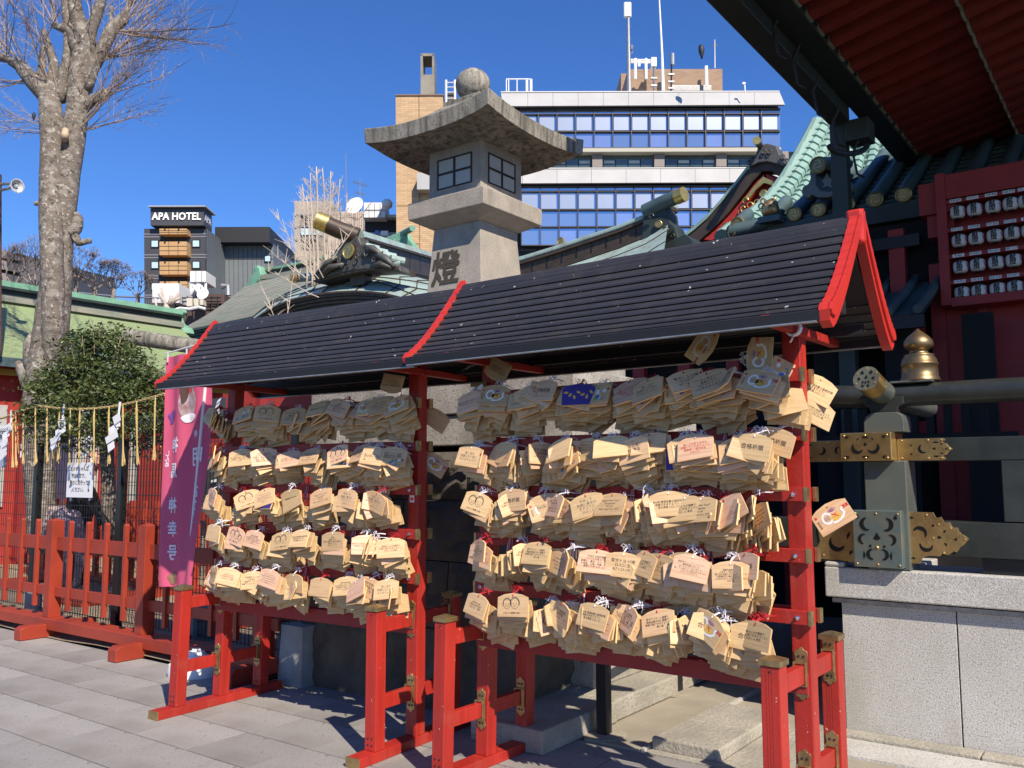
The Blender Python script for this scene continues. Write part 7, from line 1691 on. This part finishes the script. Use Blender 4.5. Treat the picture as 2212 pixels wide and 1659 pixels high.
# ---- middle distance blocks
mb = thing('beige_block', 'pale beige block with ribbed cladding and rooftop plant between tree and brick tower', 'building', V3(720,520,90))
fbox(638,432,718,560,92,20,'block_body',cm('greige_wall',(0.34,0.30,0.26)),mb); fbox(718,455,786,560,88,20,'ribbed_wall',cm('ribbed_pink_beige',(0.50,0.42,0.36)),mb)
for k in range(16): fbox(720+4.2*k,456,720.6+4.2*k,560,87.9,0.05,'rib',cm('rib_shadow',(0.36,0.30,0.26)) if k == 0 else bpy.data.materials['rib_shadow'],mb)  # thin darker strips: shade between the cladding ribs painted as colour
for y in (460,485,512): fbox(640,y,716,y+3,91.8,0.5,'floor_band',m_band,mb); fbox(652,y+6,700,y+20,91.7,0.1,'window',m_dk if y != 485 else m_win,mb)
fbox(784,500,862,560,86,12,'balcony_block',cm('white_balcony_wall',(0.42,0.42,0.43)),mb); fbox(790,470,858,500,85.5,3,'shaded_floor',m_dk,mb); fbox(786,462,862,468,84.5,6,'roof_slab',cm('pale_slab',(0.52,0.52,0.52)),mb)  # floor under the slab is a black block, its shade put into the colour
for k in range(14): fbox(792+4.6*k,502,792.6+4.6*k,517,84.2,0.05,'baluster',M['alu'],mb)
fbox(790,501,858,502.5,84.2,0.08,'handrail',M['alu'],mb); fbox(812,496,820,504,84,0.2,'laundry',cm('blue_laundry',(0.15,0.25,0.6)),mb); fbox(824,497,840,507,84,0.2,'laundry',M['paper'],mb)
tk = thing('water_tank', 'white boxed rooftop tank left of the brick tower', 'water tank', V3(812,450,84))
fbox(788,436,834,468,84,3.0,'tank',cm('white_tank_panel',(0.72,0.72,0.72)),tk)
for x in (799,811,823): fbox(x,437,x+0.6,468,83.9,0.05,'panel_joint',m_band,tk)
fbox(789,451,834,452,83.9,0.05,'panel_joint',m_band,tk); MB().lathe([(0.1,0),(0.5,0.3),(0.55,0.7),(0.3,1.0)], V3(838,452,83), 12, axis=(0,0,1)).build('vent', M['grey_plastic'], tk)
MB().lathe([(0.05,0),(0.6,0.14),(0.95,0.42)], V3(772,447,86), 20, axis=(0.3,-1,0.35)).build('satellite_dish', M['grey_plastic'], mb)
def aerial(x, y0, y1, d, lab, yagi=(), w_=0.05, par=None):
    o = thing('tv_aerial', lab, 'aerial', V3(x,y1,d)); MB().tube([V3(x,y1,d),V3(x,y0,d)], [w_,w_*0.6], 5).build('mast', M['alu'], o)
    for (yy, l, n) in yagi:
        MB().tube([V3(x-l,yy-l*0.2,d),V3(x+l,yy+l*0.5,d)], w_*0.6, 4).build('boom', M['alu'], o)
        for q in range(n): xx = x-l+2*l*q/(n-1); y2 = yy-l*0.2+(l*0.7)*q/(n-1); MB().tube([V3(xx-3,y2+3,d),V3(xx+3,y2-3,d)], w_*0.4, 3).build('element', M['alu'], o)
    return o
aerial(750,330,455,86,'tall thin white whip aerial above the beige block'); aerial(780,385,455,86,'branching yagi aerial beside the satellite dish',((393,14,9),(415,10,7)))
# ---- brick and glass office building
DG = 72.0
of = thing('office_building', 'white-banded glass office building with a tan brick stair tower', 'building', V3(1300,500,DG))
brick = mat('tan_brick_tiles', (0.46,0.31,0.17), 0.7, var=0.2, vs=0.7)
nt_ = brick.node_tree; N_ = nt_.nodes; L_ = nt_.links
bt = N_.new('ShaderNodeTexBrick'); mp = N_.new('ShaderNodeMapping'); tcn = N_.new('ShaderNodeTexCoord'); cx_ = N_.new('ShaderNodeCombineXYZ'); sx_ = N_.new('ShaderNodeSeparateXYZ'); dt_ = N_.new('ShaderNodeVectorMath'); dt_.operation = 'DOT_PRODUCT'; dt_.inputs[1].default_value = tuple(rt+FH)
L_.new(tcn.outputs['Object'], dt_.inputs[0]); L_.new(tcn.outputs['Object'], sx_.inputs[0]); L_.new(dt_.outputs['Value'], cx_.inputs[0]); L_.new(sx_.outputs[2], cx_.inputs[1]); L_.new(cx_.outputs[0], bt.inputs['Vector'])
bt.inputs['Scale'].default_value = 1.0; bt.inputs['Brick Width'].default_value = 0.62; bt.inputs['Row Height'].default_value = 0.17; bt.inputs['Mortar Size'].default_value = 0.012
bt.inputs['Color1'].default_value = (0.54,0.36,0.19,1); bt.inputs['Color2'].default_value = (0.42,0.27,0.14,1); bt.inputs['Mortar'].default_value = (0.30,0.22,0.14,1)
L_.new(bt.outputs['Color'], N_['Principled BSDF'].inputs['Base Color'])
fbox(858,204,960,640,DG,14,'brick_tower',brick,of); fbox(857.5,202.5,961,205,DG-0.1,14.2,'tower_coping',cm('brown_coping',(0.20,0.12,0.08)),of)
fbox(908,206,908.6,640,DG-0.05,0.03,'movement_joint',m_dk,of)
for y in (340,438,520): fbox(860,y,908,y+5,DG-0.05,0.04,'soldier_course',cm('soldier_brick_%d' % y,(0.44,0.28,0.14)),of)
ch = cm('weathered_chimney_concrete', (0.27,0.25,0.20), var=0.35, vs=0.6)
for (x0,y0,x1,y1) in ((912,115,917,160),(937,115,941.5,160),(912,114,941.5,120),(912,160,942,204)): fbox(x0,y0,x1,y1,DG+2,2.2,'chimney',ch,of)
white = cm('white_aluminium_band', (0.42,0.42,0.41), 0.5, var=0.12, vs=0.4)
m_cop = cm('bright_coping',(0.6,0.6,0.58))
def bandrow(x0, x1, yt, yb, yu, flare=16, nm='white_band'):
    n = 11; w_ = (x1-x0)/n
    for k in range(n):
        xa, xb = x0+w_*k+0.3, x0+w_*(k+1)-0.3
        a, b, c, e = V3(xa+ (4 if k else 0),yt,DG+1.5), V3(xb+4,yt,DG+1.5), V3(xb+ (flare if k == n-1 else 4),yb,DG+0.55), V3(xa+4,yb,DG+0.55)
        MB().add([a,b,c,e,a+FH*0.3,b+FH*0.3,c+FH*0.3,e+FH*0.3],[(0,1,2,3),(5,4,7,6),(1,5,6,2),(4,0,3,7),(0,4,5,1),(3,2,6,7)]).build(nm, white, of)
    fbox(x0,yt-2.0,x1+4,yt,DG+1.4,20,'band_top',m_cop,of)
bandrow(1085,1683,200,229,234); bandrow(903,1724,365,396,402)
fbox(1085,229,1684,320,DG+1.6,18,'core_upper',m_dk,of); fbox(905,320,1660,366,DG+3.0,16,'core_recess',m_dk,of); fbox(905,396,1720,640,DG+1.6,18,'core_lower',m_dk,of)
glass = mat('blue_reflecting_glass', (0.46,0.53,0.60), 0.06, metal=0.8, var=0.15, vs=0.08, spec=0.9); glass2 = mat('blind_backed_glass', (0.40,0.44,0.51), 0.3, metal=0.6, var=0.12, vs=0.1, spec=0.8)
glass3 = mat('sky_reflecting_glass', (0.52,0.58,0.72), 0.10, metal=0.75, var=0.2, vs=0.06)
mull = cm('bronze_mullion', (0.07,0.06,0.06), 0.4); teal = mat('greenish_window_glass', (0.10,0.14,0.14), 0.12, metal=0.3, var=0.4, vs=0.2)
def glazing(x0, x1, rows_, n, skew=0):
    w_ = (x1-x0)/n; gr_ = random.Random(int(x0))
    for k in range(n):
        for ri,(ya,yb,gm_) in enumerate(rows_):
            xa, xb = x0+w_*k+1.2+skew*ri, x0+w_*(k+1)-1.2+skew*ri
            p = fbox(xa,ya+0.8,min(xb,x1+skew),yb-0.8,DG+1.25,0.05,'pane',gr_.choice((glass,glass,glass3)),of)
            if gm_: fbox(xa+1,ya+gm_,xb-5,yb-1.5,DG+1.20,0.03,'blind',glass2,p)
        fbox(x0+w_*k-0.9,rows_[0][0],x0+w_*k+0.9,rows_[-1][1],DG+0.95,0.4,'mullion',mull,of)
    for (ya,yb,_) in rows_: fbox(x0,ya-0.6,x1+1,ya+0.8,DG+1.0,0.3,'transom',mull,of)
    fbox(x0,rows_[-1][1]-0.6,x1+1,rows_[-1][1]+1.4,DG+0.9,0.4,'transom',mull,of)
glazing(1126,1688,((236,247,0),(247,284,3),(285,320,0)),14); glazing(1128,1700,((403,413,0),(414,453,3),(454,490,0),(491,530,0)),14)
fbox(1120,321,1690,329,DG+0.9,3,'soffit',cm('cream_soffit',(0.42,0.40,0.33)),of)
m_blind = cm('pale_blind',(0.42,0.48,0.46))
for k in range(5):
    xa = 1148+134*k; fbox(xa,330,xa+22 if k else xa+6,362,DG+1.4,0.6,'pier',cm('taupe_pier',(0.22,0.19,0.17)) if k == 0 else bpy.data.materials['taupe_pier'],of)
    for q in range(4): x2 = xa+24+27*q; p = fbox(x2,331,min(x2+25.5,1690),362,DG+1.8,0.05,'pane',teal,of); fbox(x2+1,348,x2+24,354,DG+1.75,0.03,'blind',m_blind,p) if (q+k) % 2 else None
fbox(1686,236,1688,320,DG+1.3,16,'side_glass',glass,of)
# penthouse
pbk = brick.copy(); pbk.name = 'brown_brick_tiles'; pbk.node_tree.nodes['Brick Texture'].inputs['Color1'].default_value = (0.30,0.19,0.115,1); pbk.node_tree.nodes['Brick Texture'].inputs['Color2'].default_value = (0.24,0.15,0.095,1)
fbox(1360,151,1564,200,DG+8,10,'penthouse',pbk,of); fbox(1345,160,1362,200,DG+14,8,'penthouse',pbk,of); fbox(1455,196,1540,200,DG+7.8,0.3,'louvre',M['alu'],of)
for k in range(5): fbox(1455,186+2.4*k,1540,187.4+2.4*k,DG+7.7,0.2,'louvre_blade',M['alu'],of)
fbox(903,372,936,408,DG-1.2,3.0,'canopy_box',white,of)
# roof gear
def gear(name, lab, px_, py_, cat='antenna'): return thing(name, lab, cat, V3(px_,py_,DG+6))
g_ = gear('cell_antenna_mast', 'tall lattice mast with white cell antennas at its top on the brown penthouse',1362,200)
MB().tube([V3(1362,200,DG+6),V3(1361,10,DG+6)], [0.22,0.10], 8).build('mast', M['alu'], g_)
for dx in (-4,3): MB().tube([V3(1359+dx+1,38,DG+6),V3(1359+dx+1,8,DG+6)], 0.22, 8).build('antenna', M['grey_plastic'], g_)
for y in (60,85,110,135): MB().tube([V3(1357,y,DG+6),V3(1367,y,DG+6)], 0.05, 4).build('rung', M['alu'], g_)
fbox(1367,98,1371,107,DG+5.8,0.3,'antenna',m_band,g_); MB().tube([V3(1362,118,DG+6),V3(1370,116,DG+6),V3(1369,106,DG+6)], 0.06, 5).build('arm', M['alu'], g_)
g_ = gear('antenna_frame', 'white pipe frame of small antennas on the penthouse edge',1390,150)
for y in (131,136): MB().tube([V3(1366,y,DG+6),V3(1410,y+1,DG+6)], 0.10, 6).build('pipe', M['grey_plastic'], g_)
for (x,y0,y1) in ((1376,128,172),(1399,128,172),(1384,130,145)): MB().tube([V3(x,y0,DG+6),V3(x,y1,DG+6)], 0.14, 6).build('pipe', M['grey_plastic'], g_)
g_ = gear('cell_antenna', 'square white panel antenna on a striped stem',1416,200); fbox(1411,125,1422,144,DG+5.8,0.8,'panel',M['grey_plastic'],g_); MB().tube([V3(1416,144,DG+6),V3(1416,196,DG+6)], 0.11, 6).build('stem', m_band, g_)
for y in (168,184): fbox(1410,y,1423,y+3,DG+5.9,0.3,'clamp',M['alu'],g_)
g_ = gear('flagpole', 'very tall thin white pole on the penthouse',1434,200); MB().tube([V3(1436,198,DG+5.5),V3(1434,120,DG+5.5),V3(1428,-10,DG+5.5)], [0.16,0.11,0.06], 8).build('pole', M['grey_plastic'], g_)
g_ = gear('cell_antenna', 'slim grey tube antenna right of the tall pole',1455,200); MB().tube([V3(1456,142,DG+6),V3(1456,118,DG+6)], 0.20, 8).build('tube', M['alu'], g_); MB().tube([V3(1454,142,DG+6),V3(1453,198,DG+6)], 0.08, 5).build('stem', m_dk, g_)
for y in (160,176,190): fbox(1447,y,1460,y+3,DG+5.9,0.3,'clamp',M['alu'],g_)
aerial(1548,88,150,DG+8,'tv aerial with a slanted boom at the right end of the penthouse',((100,3,5),),0.06); MB().tube([V3(1529,145,DG+7),V3(1530,190,DG+7)], 0.16, 6).build('vent_pipe', M['grey_plastic'], label='white vent pipe at the right part of the penthouse', cat='pipe')
MB().tube([V3(1613,202,DG),V3(1612,182,DG)], 0.06, 5).obox(V3(1610,183,DG), rt*0.12, FH*0.1, (0,0,0.08)).build('security_camera', M['grey_plastic'], label='small camera on a post at the right roof corner of the office building', cat='camera')
g_ = thing('roof_railing', 'open white guard rails on the office roof left of the penthouse', 'railing', V3(1125,200,DG+3))
for (x0,x1) in ((1097,1152),): 
    for y in (171,): MB().tube([V3(x0,y,DG+3),V3(x1-8,y,DG+3),V3(x1,y+1,DG+3)], 0.06, 5).build('rail', M['grey_plastic'], g_)
    for x in (1097,1102,1120,1140,1143,1149,1152): MB().tube([V3(x,171,DG+3),V3(x,200,DG+3)], 0.05, 4).build('stanchion', M['grey_plastic'], g_)
g_ = thing('roof_ladder', 'pale ladder frame with grey panels between brick tower and lantern ball', 'ladder', V3(978,235,DG+3))
for x in (967,986): MB().tube([V3(x,172,DG+3),V3(x,240,DG+3)], 0.10, 5).build('upright', M['grey_plastic'], g_)
for y in (178,188,199,212,224): MB().tube([V3(967,y,DG+3),V3(986,y,DG+3)], 0.06, 4).build('rung', M['grey_plastic'], g_)
fbox(969,200,985,222,DG+3.2,0.3,'panel',m_char,g_)
# wire net by the lanterns etc: nothing more
